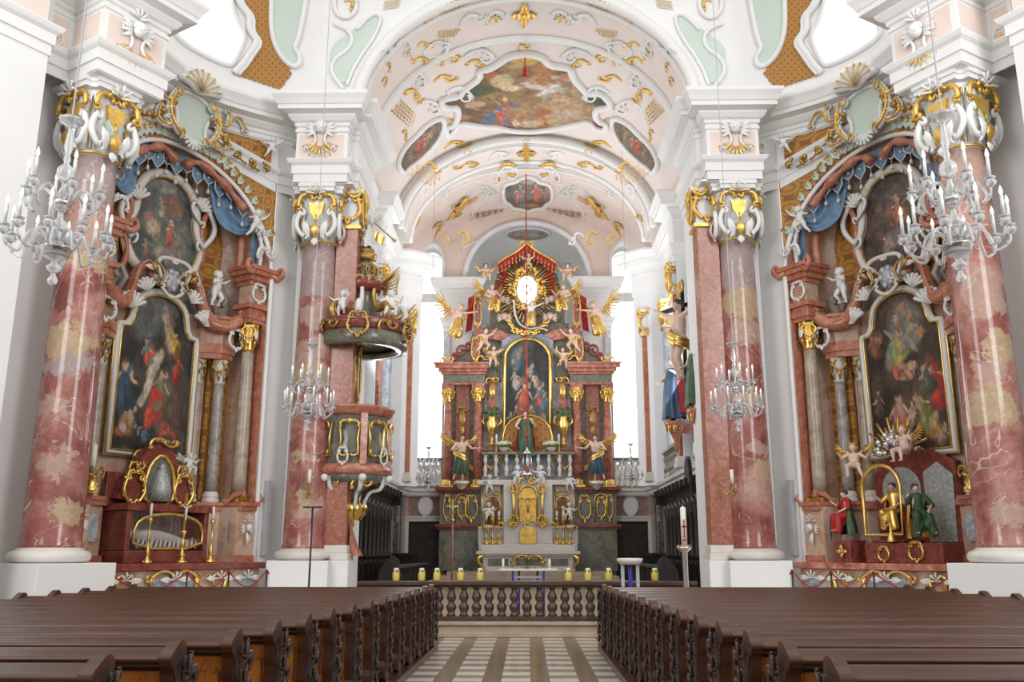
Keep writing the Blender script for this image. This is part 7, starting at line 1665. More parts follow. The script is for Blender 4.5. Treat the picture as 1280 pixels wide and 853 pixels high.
t = thing('trumpet', 'gilt trumpet held by the angel on top of the pulpit canopy', 'trumpet', (CXX + .3, CYY - .3, 9.7)); b = MB(); b.tube([(CXX + .25, CYY - .3, 10.02), (CXX + .75, CYY - .35, 9.55), (CXX + .83, CYY - .36, 9.48)], [.012, .02, .06], 8); b.build('tube', M['oldgold'], t); b = MB(); b.grid([[(CXX + .30 + .028 * i, CYY - .35 + .02 * sin(i), 9.80 - .022 * i), (CXX + .28 + .026 * i, CYY - .36 + .03 * sin(i + 1), 9.62 - .022 * i + .02 * sin(i * 1.4)), (CXX + .30 + .024 * i, CYY - .35 + .02 * sin(i + 2), 9.50 - .015 * i + .03 * sin(i * 1.9))] for i in range(10)]); b.build('gilt_banner', M['gold'], t)
pf('white cherub sitting on the right rim of the pulpit canopy', CXX + .82, CYY - .75, 7.2, .85, pose='p_sit', rz=.3)
pf('white cherub leaning over the left rim of the pulpit canopy', CXX - .35, CYY - 1.05, 7.2, .75, pose='p_climb', rz=-.4)

# ------------------------------------------------------------------ crucifix and painted statues on the right chancel wall
q = atY(852, 478, 25.6); CRP = (q.x, 25.6, q.z)
t = thing('wall_crucifix', 'dark wooden cross with gilded crest high on the right chancel wall', 'crucifix', (q.x + .2, 25.6, q.z - .2))
b = MB(); b.box(q.x + .1, q.x + .2, 25.66, 25.78, q.z - .2, q.z + 2.9); b.push(T(q.x + .12, 25.7, q.z + 2.25) @ RZ(-1.0)); b.box(-1.0, 1.0, 0, .1, 0, .12); b.pop(); b.box(q.x + .15, 5.4, 25.68, 25.76, q.z + .3, q.z + .4); b.build('cross', M['black'], t)
pb = figure('corpus_statue', 'pale body of the crucified figure with gold loincloth and raised arms, right chancel wall', CRP, 2.5, rz=-1.0, kind='adult', pose='cross', skin='skin', hair='hair', cloth='gold')
b = MB(); 
for k in range(5): b.push(frame((CRP[0] + .1, 25.4 + .1 * k, CRP[2] + 2.75 + .12 * (k % 2)), (0, -1, 0), (0, 0, 1), (-1, 0, 0))); b.join(orn_plume(k), SC(.32)); b.pop()
b.build('gilded_crest', M['oldgold'], t)
def wallstatue(label, X, Y, Z, h, robe, mantle):
    figure('saint_statue', label, (X, Y, Z), h, rz=-1.0, kind='adult', pose='stand', skin='skin', hair='hair', robe=robe, mantle=mantle)
    t = thing('statue_console', 'red and gold wall console carrying the ' + label.split(',')[0], 'console', (X + .1, Y, Z - .9)); b = MB(); b.lathe([(.04, -.9), (.1, -.75), (.07, -.6), (.2, -.3), (.34, -.12), (.36, 0)], (X, Y, Z), 14); b.box(X, X + .85, Y - .05, Y + .05, Z - .35, Z - .05); b.build('console_body', M['redorange'], t); b = MB()
    for k in range(5): a = pi * .75 + k * .6; b.push(frame((X + .28 * cos(a), Y + .28 * sin(a), Z - .2), (-sin(a), cos(a), 0), (0, 0, 1), (cos(a), sin(a), 0))); b.join(orn_scroll(k), SC(.16)); b.pop()
    b.build('gilded_scroll', M['gold'], t)
q = atY(845, 528, 27.2); wallstatue('blue robed saint statue on the right chancel wall, below the crucifix', q.x, 27.2, q.z, 2.05, 'navycloth_long', 'redcloth')
q = atY(874, 512, 24.0); wallstatue('saint statue in green and crimson, half hidden by the right red pilaster', q.x, 24.0, q.z, 1.9, 'greencloth_long', 'redcloth')
# ------------------------------------------------------------------ choir stalls
for s in (-1, 1):
    t = thing('choir_bench', 'dark carved choir stalls with tall panelled backs along the %s chancel wall' % SN[s], 'choir stalls', (s * 4.7, 27.2, .28)); K = MIR[s]
    y0, y1, n = 24.6, 31.4, 9
    b = MB(K); b.box(-5.0, -4.88, y0, y1, .28, 3.35); b.build('back_wall', M['stall'], t)
    b = MB(K); b.sweep([(-4.85, y0), (-4.85, y1)], [(0, 3.1), (.12, 3.15), (.2, 3.3), (.3, 3.38), (.42, 3.42), (.46, 3.55), (.42, 3.6), (-.15, 3.6)]); b.box(-4.9, -4.4, y0 - .03, y0 + .05, 3.15, 3.6); b.box(-4.9, -4.4, y1 - .05, y1 + .03, 3.15, 3.6); b.build('canopy', M['stall'], t)
    b = MB(K)
    for i in range(n + 1):
        y = y0 + (y1 - y0) * i / n; b.lathe([(.10, 1.35), (.11, 1.5), (.075, 1.7), (.085, 2.6), (.12, 2.85), (.1, 2.95), (.16, 3.15)], (-4.78, y, 0), 10); b.box(-4.88, -4.5, y - .06, y + .06, .28, 1.2); b.ext(smooth_poly([(-4.88, 1.2), (-4.45, 1.2), (-4.4, 1.3), (-4.55, 1.38), (-4.88, 1.4)], 1), y - .06, y + .06, 'y'); b.box(-4.85, -4.35, y - .1, y + .1, 3.42, 3.62)
    b.build('carved_post', M['stall'], t)
    b = MB(K)
    for i in range(n):
        y = y0 + (y1 - y0) * (i + .5) / n; b.ext([(y - .26, 1.5), (y + .26, 1.5), (y + .26, 2.7), (y, 2.95), (y - .26, 2.7)], -4.88, -4.85, 'x'); b.box(-4.88, -4.5, y - .3, y + .3, .72, .78)
    b.build('panel_and_seat', M['stall'], t)
    b = MB(K); b.push(frame((-4.4, y0 + .3, 3.75), (0, -1, 0), (0, 0, 1), (1, 0, 0))); b.ext(smooth_poly([(-.35, -.2), (.35, -.2), (.3, .25), (0, .45), (-.3, .25)], 1), -.05, .05, 'z'); b.pop(); b.build('crest', M['stall'], t)
    t2 = thing('stall_desk', 'low dark carved desk front before the choir stalls on the %s side' % SN[s], 'choir desk', (s * 3.7, 27.6, .28))
    b = MB(K); b.box(-3.75, -3.6, 25.0, 32.3, .28, 1.15); b.box(-3.85, -3.5, 24.95, 32.35, 1.15, 1.22); b.build('desk', M['stall'], t2)
    b = MB(K)
    for i in range(15): y = 25.1 + 7.1 * i / 14; b.box(-3.6, -3.55, y - .05, y + .05, .28, 1.15)
    b.build('carved_strip', M['stall'], t2)
    b = MB(K); b.ext(smooth_poly([(-4.0, .28), (-3.4, .28), (-3.35, .9), (-3.5, 1.1), (-3.45, 1.35), (-3.65, 1.5), (-3.9, 1.3), (-4.05, 1.0)], 2), 24.85, 24.97, 'y'); b.build('end_panel', M['stall'], t2)
    b = MB(K); b.box(-4.75, -3.9, 32.8, 32.95, .28, 1.45); o_ = 0
    t3 = thing('side_desk', 'low dark carved bench front facing the nave before the %s door' % SN[s], 'bench front', (s * 4.0, 33.0, .28)); b.build('panel', M['stall'], t3); b = MB(K)
    for i in range(9): x = -4.75 + .85 * i / 8; b.box(x - .03, x + .03, 32.74, 32.8, .28, 1.4)
    b.box(-4.85, -3.8, 32.7, 33.0, 1.45, 1.55); b.build('rail', M['stall'], t3)
# ------------------------------------------------------------------ small furniture
t = thing('table_altar', 'small altar table with white cloth top on four blue legs behind the altar rail', 'table', (-.02, 20.0, .28)); q = atY(659, 714, 20.0)
b = MB(); b.box(-.62, .62, 19.72, 20.28, 1.20, 1.24); b.build('table_top', M['cream'], t, bevel=.008)
first = None
for (x, y) in ((-.33, 19.82), (-.2, 20.15), (.2, 20.15), (.33, 19.82)):
    if first is None: b = MB(); b.box(x - .022, x + .022, y - .022, y + .022, .28, 1.2); first = b.build('leg', M['blue'], t); f0 = (x, y)
    else: o = first.copy(); COL.objects.link(o); o.parent = t; o.location = (x - f0[0], y - f0[1], 0)
b = MB(); b.box(-.38, .38, 19.84, 19.87, 1.05, 1.09); b.box(-.38, .38, 19.84, 19.87, .98, 1.0); b.build('cross_bar', M['grey'], t)
for (x, w_) in ((-.54, 'left'), (.46, 'right')):
    t = thing('table_candle', 'short white candle on the %s end of the blue legged altar table' % w_, 'candle', (x, 19.95, 1.24)); b = MB(); b.lathe([(.06, 0), (.06, .012), (.03, .02)], (x, 19.95, 1.24), 12); b.build('dish', M['silver'], t); b = MB(); b.lathe([(.026, .01), (.026, .2), (.005, .205), (.004, .225)], (x, 19.95, 1.24), 10); b.build('wax', M['wax'], t)
t = thing('table_crucifix', 'thin dark standing cross in the middle of the blue legged altar table', 'crucifix', (-.02, 20.0, 1.24)); b = MB(); b.cyl((-.02, 20, 1.24), .05, .015, 12); b.box(-.028, -.012, 19.99, 20.01, 1.24, 1.5); b.box(-.08, .04, 19.99, 20.01, 1.4, 1.415); b.build('cross', M['black'], t)
q = atY(787, 697, 17.5)
t = thing('ambo', 'slender lectern with round white top, silver legs and blue centre post', 'lectern', (q.x, 17.5, 0)); X = q.x
b = MB(); b.lathe([(.18, 1.36), (.24, 1.42), (.25, 1.47), (.22, 1.48)], (X, 17.5, 0), 24); b.build('round_top', M['cream'], t)
b = MB(); b.box(X - .17, X - .11, 17.45, 17.55, 0.03, 1.38); b.box(X + .11, X + .17, 17.45, 17.55, .03, 1.38); b.box(X - .22, X + .22, 17.3, 17.7, 0, .03); b.build('leg', M['grey'], t, bevel=.005); b = MB(); b.box(X - .035, X + .035, 17.47, 17.53, .03, 1.36); b.build('blue_post', M['blue'], t)
q = atY(855.5, 683, 17.6); X = q.x
t = thing('paschal_candle', 'tall white decorated candle on a silver stand in front of the right chancel pier', 'candle', (X, 17.6, 0)); b = MB(); b.lathe([(.2, 0), (.2, .03), (.04, .06), (.05, .1), (.05, 1.58), (.09, 1.62), (.14, 1.66), (.14, 1.69), (.05, 1.7)], (X, 17.6, 0), 18); b.build('stand', M['silver'], t)
b = MB(); b.lathe([(.055, 1.70), (.055, 2.42), (.03, 2.44), (.005, 2.445), (.004, 2.48)], (X, 17.6, 0), 16); b.build('candle', M['wax'], t); b = MB(); b.box(X - .012, X + .012, 17.535, 17.55, 1.85, 2.2); b.box(X - .04, X + .04, 17.535, 17.55, 2.05, 2.08); b.box(X - .03, X + .03, 17.535, 17.55, 1.8, 1.83); b.build('red_cross', M['rope'], t)
b = MB(); b.tube([(X + .12 * cos(a), 17.6 + .12 * sin(a), 1.70 + .01 * sin(5 * a)) for a in [2 * pi * i / 24 for i in range(24)]], .02, 5, True); b.build('gilt_wreath', M['oldgold'], t)
q = atY(391, 634, 16.2); X = q.x
t = thing('hymn_stand', 'thin dark T shaped stand behind the left pews, in front of the chancel column', 'stand', (X, 16.2, 0)); b = MB(); b.cyl((X, 16.2, 0), .15, .02, 16); b.cyl((X, 16.2, .02), .018, q.z - .02, 8); b.build('pole', M['black'], t); b = MB(); b.box(X - .17, X + .17, 16.18, 16.22, q.z - .02, q.z + .01); b.build('cross_bar', M['black'], t)
q = atY(566, 640, 32.0); t = thing('processional_cross', 'gilt processional cross on a tall red staff left of the high altar', 'cross', (q.x, 32.0, .28)); X = q.x; b = MB(); b.cyl((X, 32, .30), .03, 2.3, 8); b.cyl((X, 32, .28), .15, .03, 12); b.build('staff', M['redorange'], t); b = MB(); b.ball((X, 32, 2.66), .08, 8, 6); b.box(X - .03, X + .03, 31.98, 32.02, 2.68, 3.4); b.box(X - .22, X + .22, 31.98, 32.02, 3.12, 3.18); b.build('cross_head', M['gold'], t); b = MB(); capsule(b, (X, 31.96, 2.85), (X, 31.96, 3.08), .02, .03, 6); capsule(b, (X - .16, 31.96, 3.16), (X, 31.96, 3.08), .012, .018, 6); capsule(b, (X + .16, 31.96, 3.16), (X, 31.96, 3.08), .012, .018, 6); b.ball((X, 31.95, 3.15), .03, 7, 5); b.build('corpus', M['silver'], t)
# apostle candles on the columns
for (px, py, nm, c) in ((388, 606, 'left', FC), (914, 606, 'right', Vector((-FC.x, FC.y)))):
    q = atY(px, py, 21.42); t = thing('column_candle', 'white candle in a gilt wall holder on the %s chancel column' % nm, 'candle', (q.x, 21.4, q.z)); b = MB(); b.tube(catm([(q.x - .05, 21.5, q.z - .25), (q.x - .05, 21.38, q.z - .3), (q.x, 21.3, q.z - .1), (q.x, 21.3, q.z)], 5), .022, 6); b.push(T(q.x - .04, 21.44, q.z - .22) @ XZ); b.join(orn_cross(), SC(.11)); b.pop(); b.lathe([(.03, -.03), (.07, 0), (.05, .03)], (q.x, 21.3, q.z), 10); b.build('holder', M['oldgold'], t); b = MB(); b.cyl((q.x, 21.3, q.z + .02), .045, .32, 12); b.build('wax', M['wax'], t)
# ------------------------------------------------------------------ glass chandeliers
def chandelier_proto():
    t = thing('glass_chandelier', 'x', 'chandelier', (0, 0, 0)); ORG[t.name] = Vector((0, 0, 0))
    b = MB(); H = 2.35
    b.lathe([(0, 0), (.05, .03), (.065, .08), (.03, .15), (.025, .18), (.09, .22), (.10, .26), (.05, .30), (.04, .34), (.16, .40), (.17, .43), (.05, .46), (.05, .55), (.10, .60), (.06, .68), (.035, .75), (.09, .80), (.10, .86), (.04, .92), (.035, 1.0), (.06, 1.05), (.10, 1.08), (.04, 1.12), (.04, 1.2), (.07, 1.28), (.03, 1.36), (.035, 1.42), (.11, 1.52), (.105, 1.62), (.03, 1.7), (.05, 1.76), (.03, 1.82), (.06, 1.95), (.03, 2.15), (.035, 2.22), (.15, 2.3), (.16, 2.34), (.05, 2.35)], (0, 0, 0), 20); b.build('glass_stem', M['glass'], t)
    b = MB(); b.lathe([(.02, .42), (.14, .425), (.20, .50), (.205, .515), (.05, .52)], (0, 0, 0), 20); b.lathe([(.02, 1.1), (.09, 1.105), (.12, 1.16), (.03, 1.17)], (0, 0, 0), 16); b.build('silver_plate', M['silver'], t)
    def arm(L, z0, dz):
        b = MB(); pts = catm([(.10, 0, z0), (.22, 0, z0 + .12), (.34, 0, z0 + .06), (.40, 0, z0 - .10), (L * .72, 0, z0 - .20), (L * .95, 0, z0 - .12), (L, 0, z0 + dz)], 5)
        b.tube(pts, [.024 - .0003 * i for i in range(len(pts))], 7); return b, z0 + dz
    for n, L, z0, dz, off in ((10, .62, .60, .02, 0), (6, .46, 1.20, .04, .2)):
        b, zz = arm(L, z0, dz); a0 = b.build('arm', M['glass'], t)
        q = MB(); q.lathe([(.02, -.03), (.05, -.01), (.075, .03), (.065, .05), (.03, .06), (.06, .075), (.07, .1), (.02, .11)], (L, 0, zz), 14); cu = q.build('cup', M['glass'], a0)
        q = MB(); q.lathe([(.022, .09), (.022, .36), (.018, .37)], (L, 0, zz), 10); ca = q.build('candle_tube', M['tube'], a0)
        q = MB(); q.lathe([(.014, .37), (.026, .41), (.02, .45), (.003, .50)], (L, 0, zz), 10); bu = q.build('bulb', M['bulb'], a0)
        q = MB(); q.ball((L * .93, 0, zz - .14), (.022, .022, .035), 7, 5); dr = q.build('glass_drop', M['glass'], a0)
        a0.rotation_euler.z = off
        for k in range(1, n):
            o = a0.copy(); COL.objects.link(o); o.parent = t; o.rotation_euler.z = off + 2 * pi * k / n
            for ch in (cu, ca, bu, dr): c = ch.copy(); COL.objects.link(c); c.parent = o
    q = MB(); q.tube([(0, 0, 0), (0, 0, 1)], .012, 6); cb_ = q.build('suspension_cable', M['grey'], t); cb_.location.z = 2.34
    return t
CHP = chandelier_proto()
spots = [(-6.12, 11.0, 4.93, 1.0, 0, 'large two tier glass chandelier hanging at the upper left in front of the nearest column'), (5.5, 11.0, 4.90, 1.0, .3, 'large two tier glass chandelier hanging at the upper right in front of the nearest column'),
         (-3.95, 16.0, 3.68, .70, .1, 'smaller glass chandelier in front of the left chancel column, beside the pulpit'), (3.74, 16.0, 3.66, .70, .4, 'smaller glass chandelier in front of the right chancel column'),
         (-3.3, 30.0, 3.55, .62, 0, 'small glass chandelier in the chancel, against the left gallery balusters'), (3.42, 30.0, 3.65, .62, .2, 'small glass chandelier in the chancel, against the right gallery balusters')]
for i, (x, y, z, sc, rz, lb) in enumerate(spots):
    o = CHP if i == 0 else copy_tree(CHP); o['label'] = lb; o.location = (x, y, z); o.scale = (sc, sc, sc); o.rotation_euler.z = rz
    for ch in o.children:
        if ch.name.startswith('suspension'): ch.scale.z = ((15.92 if y > 20 else 19.0) - z) / sc - 2.34
# ------------------------------------------------------------------ pews
PL_ = 5.0
def pew_proto():
    t = thing('church_pew', 'x', 'pew', (0, 0, 0)); ORG[t.name] = Vector((0, 0, 0))
    # local: x=0 aisle end, the pew runs to +x, back rest at y=0, seat towards +y (the altar)
    prof = [(-.10, .10), (-.10, .25), (-.05, .36), (-.10, .55), (-.085, .72), (-.12, .82), (-.13, .92), (-.17, .96), (-.18, 1.0), (-.10, 1.04), (-.02, 1.08), (.05, 1.07), (.085, 1.02), (.06, .95), (.085, .85), (.12, .72), (.16, .62), (.24, .54), (.33, .52), (.38, .46), (.36, .38), (.30, .33), (.33, .22), (.36, .10)]
    b = MB(); b.ext(smooth_poly(prof, 1), 0, .075, 'x'); e = b.build('end_panel', M['darkwood'], t, bevel=.012)
    b = MB(); b.ext([(p[0] * .82 + .01, .08 + (p[1] - .08) * .93) for p in smooth_poly(prof, 1)], -.012, 0, 'x')
    r = random.Random(6); XF = frame((-.012, 0, 0), (0, -1, 0), (0, 0, 1), (-1, 0, 0))
    b.push(XF)
    for k in range(9):
        z = .20 + .088 * k; yc = -(.03 + .10 * max(0, .6 - z)) ; cscroll(b, (yc - .05, z), (yc + .05, z + .09), .5 if k % 2 else -.5, .014); leaf(b, (yc, z), pi / 2 + (.7 if k % 2 else -.7), .12, .03, .008); leaf(b, (yc, z + .03), pi / 2 - (.9 if k % 2 else -.9), .09, .025, .008)
    b.pop(); b.build('carved_relief', M['carved'], e)
    e2 = e.copy(); COL.objects.link(e2); e2.parent = t; e2.location.x = PL_ - .075
    b = MB(); b.ext([(-.14, .960), (-.165, .968), (-.168, .985), (-.15, .997), (-.03, 1.025), (.0, 1.035), (.04, 1.03), (.05, 1.0), (.03, .975)], .075, PL_ - .075, 'x'); b.build('book_ledge', M['darkwood'], t, bevel=.006)
    b = MB(); b.ext([(-.01, .90), (-.03, .905), (-.035, .925), (-.03, .96), (.0, .97), (.02, .90)], .075, PL_ - .075, 'x'); b.build('ledge_moulding', M['darkwood'], t)
    b = MB(); b.box(.075, PL_ - .075, -.01, .02, .12, .93); pn = b.build('back_panel', M['orange'], t)
    b = MB()
    for k in range(5): x0 = .12 + k * .98; b.box(x0, x0 + .09, -.025, -.01, .15, .9)
    b.box(.075, PL_ - .075, -.021, -.008, .80, .895); b.box(.075, PL_ - .075, -.021, -.008, .40, .47); b.build('panel_frame', M['orange'], pn, bevel=.006)
    b = MB(); b.box(.075, PL_ - .075, .02, .36, .44, .47); b.build('seat', M['darkwood'], t, bevel=.006)
    b = MB(); b.box(.075, PL_ - .075, -.30, -.16, .20, .235); b.box(.25, .33, -.29, -.17, .10, .2); b.box(PL_ - .33, PL_ - .25, -.29, -.17, .10, .2); b.build('kneeler', M['orange'], t, bevel=.01)
    return t
PW = pew_proto()
Lx = [(-2.19, 4.91), (-2.1, 5.7), (-2.0, 6.5), (-1.94, 7.3), (-1.89, 8.1), (-1.85, 8.9), (-1.80, 9.7), (-1.75, 10.5), (-1.71, 11.3), (-1.67, 12.1), (-1.63, 12.9), (-1.60, 13.7), (-1.57, 14.5), (-1.55, 15.25)]
words = ['nearest', 'second', 'third', 'fourth', 'fifth', 'sixth', 'seventh', 'eighth', 'ninth', 'tenth', 'eleventh', 'twelfth', 'thirteenth', 'fourteenth']
first = True
for s in (-1, 1):
    for i, (x, y) in enumerate(Lx):
        if s > 0: x = {0: 1.54}.get(i, 1.54 - .026 * i); x = x
        o = PW if first else copy_tree(PW); first = False
        if s < 0: o.location = (x, y, .0); o.scale = (-1, 1, 1)
        else: o.location = (x, y, 0); o.scale = (1, 1, 1)
        o['label'] = 'dark wooden pew with carved end, left of the aisle, ' + words[i] + ' from the photo bottom' if s < 0 else 'dark wooden pew with carved end, right of the aisle, ' + words[i] + ' from the photo bottom'
        if i == 13: o['label'] = 'dark wooden pew %s of the aisle in the row closest to the altar rail' % SN[s]
        o['group'] = 'pews %s of the aisle' % SN[s]
for s in (-1, 1):
    b = MB(MIR[s]); xe = 1.52 if s < 0 else 1.16
    b.ext([(-xe, 15.9), (-xe - (.12 if s < 0 else .0), 4), (-7.3, 4), (-7.3, 15.9)], 0, .10, 'z'); o = b.build('pew_platform', M['darkwood'], bevel=.01); tag(o, 'low dark wooden platform under the pews %s of the aisle' % SN[s], 'platform')
# ------------------------------------------------------------------ ceiling paintings and stucco, laid on the vault
def fresco(label, poly, mat, fr=.16, step=3, sm=1):
    P = smooth_poly(poly, sm); q = hit(sum(p[0] for p in P) / len(P), sum(p[1] for p in P) / len(P))[0]
    t = thing('ceiling_painting', label, 'ceiling painting', tuple(q))
    o = patch('painted_field', P, mat, .04, step, parent=t, uvf='n')
    cx = sum(p[0] for p in P) / len(P); cy = sum(p[1] for p in P) / len(P)
    rm = rim(P, fr, .05, step=4); rm.build('white_stucco_frame', M['white'], t)
    return t
F1 = [(549, 129), (552, 122), (575, 118), (577, 112), (600, 96), (598, 86), (612, 84), (625, 76), (636, 68), (656, 65), (676, 68), (688, 80), (705, 82), (714, 84), (716, 95), (728, 108), (735, 116), (752, 114), (765, 128), (763, 133), (748, 134), (744, 140), (748, 150), (760, 154), (757, 163), (742, 158), (738, 150), (715, 155), (690, 160), (665, 163), (640, 162), (620, 157), (598, 156), (573, 152), (570, 158), (560, 170), (556, 164), (557, 158), (566, 156), (573, 142), (570, 132), (558, 134)]
m1 = paint_mat('large_ceiling_fresco', [(.17, .10, .055), (.31, .20, .10), (.46, .33, .19)], [
    (.08, .72, .12, .14, 0, (.05, .09, .05)), (.22, .55, .12, .10, 30, (.07, .10, .05)), (.93, .45, .1, .12, 0, (.05, .09, .05)), (.86, .62, .06, .1, 0, (.08, .11, .06)), (.5, .93, .12, .08, 0, (.62, .42, .12)), (.30, .74, .05, .08, 0, (.45, .16, .07)),
    (.62, .82, .10, .06, 20, (.46, .22, .10)), (.58, .72, .12, .04, 10, (.5, .24, .1)), (.75, .72, .1, .06, 0, (.42, .26, .16)), (.60, .60, .16, .07, -25, (.62, .58, .52)), (.68, .50, .10, .05, -35, (.46, .30, .18)), (.80, .66, .08, .05, 0, (.5, .34, .24)),
    (.36, .30, .045, .15, -12, (.48, .14, .07)), (.30, .22, .05, .12, -25, (.10, .17, .28)), (.38, .44, .02, .03, 0, (.62, .44, .32)), (.43, .36, .04, .03, 0, (.14, .18, .26)), (.46, .20, .06, .10, 0, (.38, .2, .1)), (.52, .14, .08, .05, 0, (.58, .42, .30)), (.60, .28, .06, .07, 0, (.42, .13, .07)), (.20, .38, .08, .05, 20, (.55, .36, .24)), (.12, .22, .08, .04, 10, (.4, .24, .14)),
    (.05, .1, .08, .06, 0, (.22, .06, .04)), (.94, .14, .08, .06, 0, (.22, .06, .04)), (.75, .25, .1, .08, 0, (.5, .38, .28)), (.85, .2, .08, .04, 0, (.4, .28, .18)), (.5, .04, .3, .03, 0, (.3, .14, .07)), (.42, .58, .08, .05, 0, (.66, .56, .38)), (.36, .66, .08, .1, 0, (.6, .5, .3))]
    + fg(.35, .28, .38, (.52, .12, .06), 14, 2.1, robe2=(.10, .18, .34)) + fg(.66, .58, .34, (.66, .62, .55), -50, 2.1, wing=(.5, .4, .3)) + fg(.56, .66, .28, (.5, .28, .14), 60, 2.1) + fg(.72, .44, .26, (.50, .34, .22), -70, 2.1) + fg(.62, .86, .26, (.48, .22, .10), 40, 2.1) + fg(.80, .66, .22, (.52, .36, .26), -20, 2.1)
    + fg(.20, .38, .18, (.55, .34, .24), 30, 2.1) + fg(.50, .16, .2, (.60, .46, .34), -80, 2.1) + fg(.60, .20, .22, (.44, .16, .08), 10, 2.1) + fg(.44, .17, .15, (.58, .42, .32), 20, 2.1) + fg(.88, .30, .2, (.40, .26, .16), 30, 2.1), vm=.22, na=.022)
fresco('large painted ceiling scene with a kneeling red and blue figure, chancel vault', F1, m1, .13, 1.5)
SL = [(553, 147), (545, 148), (532, 155), (520, 168), (507, 180), (498, 195), (496, 207), (503, 217), (508, 210), (522, 200), (538, 185), (550, 170), (555, 155)]
for s in (-1, 1):
    mm = paint_mat('side_ceiling_fresco_' + SN[s], [(.12, .09, .06), (.20, .15, .11), (.28, .22, .16)], [(.5, .5, .10, .22, -35, (.36, .11, .07)), (.65, .65, .12, .1, 0, (.34, .24, .17)), (.4, .4, .12, .1, 0, (.10, .12, .12)), (.3, .25, .12, .1, 0, (.28, .2, .14)), (.75, .8, .1, .1, 0, (.2, .2, .15)), (.55, .72, .05, .05, 0, (.45, .32, .22))] + fg(.5, .52, .4, (.44, .11, .07), -30 if s < 0 else 30, .9) + fg(.7 if s < 0 else .3, .7, .25, (.3, .26, .16), -20, .9) + fg(.3 if s < 0 else .7, .3, .25, (.26, .2, .14), 20, .9), na=.03)
    fresco('narrow painted ceiling panel on the %s flank of the large chancel fresco' % SN[s], mirx(SL, s), mm, .10, 1.7)
F2 = [(628, 238), (632, 230), (645, 227), (650, 222), (660, 219), (669, 222), (674, 228), (686, 230), (691, 240), (690, 255), (683, 258), (680, 264), (668, 265), (660, 269), (650, 265), (640, 264), (637, 258), (630, 255)]
F2 = [(x, 222 + (y - 222) * .88) for (x, y) in F2]
m2 = paint_mat('small_fresco_meeting', [(.07, .05, .03), (.16, .10, .06), (.26, .17, .10)], [(.5, .85, .25, .1, 0, (.40, .36, .28)), (.10, .7, .12, .2, 0, (.05, .06, .03)), (.35, .48, .07, .24, 0, (.45, .14, .08)), (.30, .3, .07, .2, -10, (.12, .17, .26)), (.72, .5, .10, .25, 0, (.45, .10, .06)), (.76, .3, .09, .18, 0, (.10, .07, .05)), (.36, .76, .03, .05, 0, (.6, .42, .3)), (.68, .78, .03, .05, 0, (.5, .34, .24)), (.92, .6, .06, .2, 0, (.26, .14, .08)), (.5, .15, .3, .08, 0, (.35, .24, .13))] + fg(.34, .5, .7, (.50, .14, .08), -6, 1.3, robe2=(.12, .2, .3)) + fg(.68, .52, .7, (.50, .10, .06), 6, 1.3) + fg(.88, .5, .5, (.3, .16, .1), 0, 1.3), vm=.25, na=.025)
fresco('small painted ceiling scene with two robed figures meeting, in the choir vault', F2, m2, .09, 2)
F3 = [(660 + 28 * cos(a), 292 + 8 * sin(a)) for a in [2 * pi * i / 20 for i in range(20)]]
m3 = paint_mat('oval_fresco', [(.20, .18, .15), (.32, .27, .22), (.42, .36, .3)], [(.3, .5, .15, .2, 0, (.45, .25, .15)), (.6, .4, .2, .2, 0, (.5, .42, .34)), (.8, .6, .12, .2, 0, (.24, .2, .16))])
fresco('flat oval ceiling painting in the apse vault right above the high altar', F3, m3, .07, 2, 0)
CE = bpy.data.objects['ceiling_chancel_left']; gp = M['goldpaint']; wh = M['white']
n_ = 0
def both(x, y, r_, kind, m=gp, name='gilded_ornament', rot=0.0):
    r_ *= 1.2
    for s in (-1, 1):
        xx = x if s < 0 else 1320 - x; stucco(xx, y, r_, kind, m, CE, name, rot if s < 0 else -rot, 1 if s < 0 else -1)
for (x, y, r_) in ((655, 18, 17), (658, 191, 13)): stucco(x, y, r_, 'cross', gp, CE)
for (x, y, r_) in ((655, 47, 6), (655, 59, 8), (658, 176, 4)): stucco(x, y, r_, 'plume', gp, CE)
L = [(567, 8, 13, 'lattice', 0), (530, 26, 7, 'plume', .5), (558, 42, 8, 'lattice', .4), (531, 57, 7, 'plume', .6), (530, 78, 10, 'plume', .6), (563, 75, 8, 'scroll', .2), (557, 99, 9, 'plume', .5), (594, 80, 7, 'scroll', .8), (518, 121, 11, 'plume', .8), (506, 142, 14, 'lattice', .9), (571, 181, 9, 'plume', .4), (560, 152, 5, 'scroll', .8), (541, 211, 9, 'plume', .7), (530, 219, 13, 'lattice', .8), (586, 207, 6, 'scroll', .5), (566, 210, 6, 'plume', .6), (585, 190, 4, 'scroll', .3), (512, 70, 5, 'plume', .9), (486, 85, 5, 'plume', 1.0), (480, 104, 5, 'scroll', 1.1), (506, 170, 6, 'plume', 1), (618, 25, 6, 'scroll', .1), (518, 280, 7, 'scroll', 1.2), (580, 298, 8, 'scroll', 1.3), (543, 290, 8, 'scroll', 1.3), (556, 300, 6, 'scroll', 1.2), (489, 6, 8, 'lattice', .2), (438, 8, 8, 'plume', 1.2)]
for (x, y, r_, k, ro) in L: both(x, y, r_, k, gp, rot=ro)
both(574, 258, 13, 'putto', gp); both(604, 270, 11, 'lattice', M['oldgold'], rot=.35); both(634, 218, 13, 'scroll', wh, 'white_scroll', .0); both(634, 215, 12, 'scroll', gp, rot=.0)
both(603, 239, 9, 'scroll', M['mint'], 'mint_sprig', .9); both(652, 268, 4, 'plume', gp)
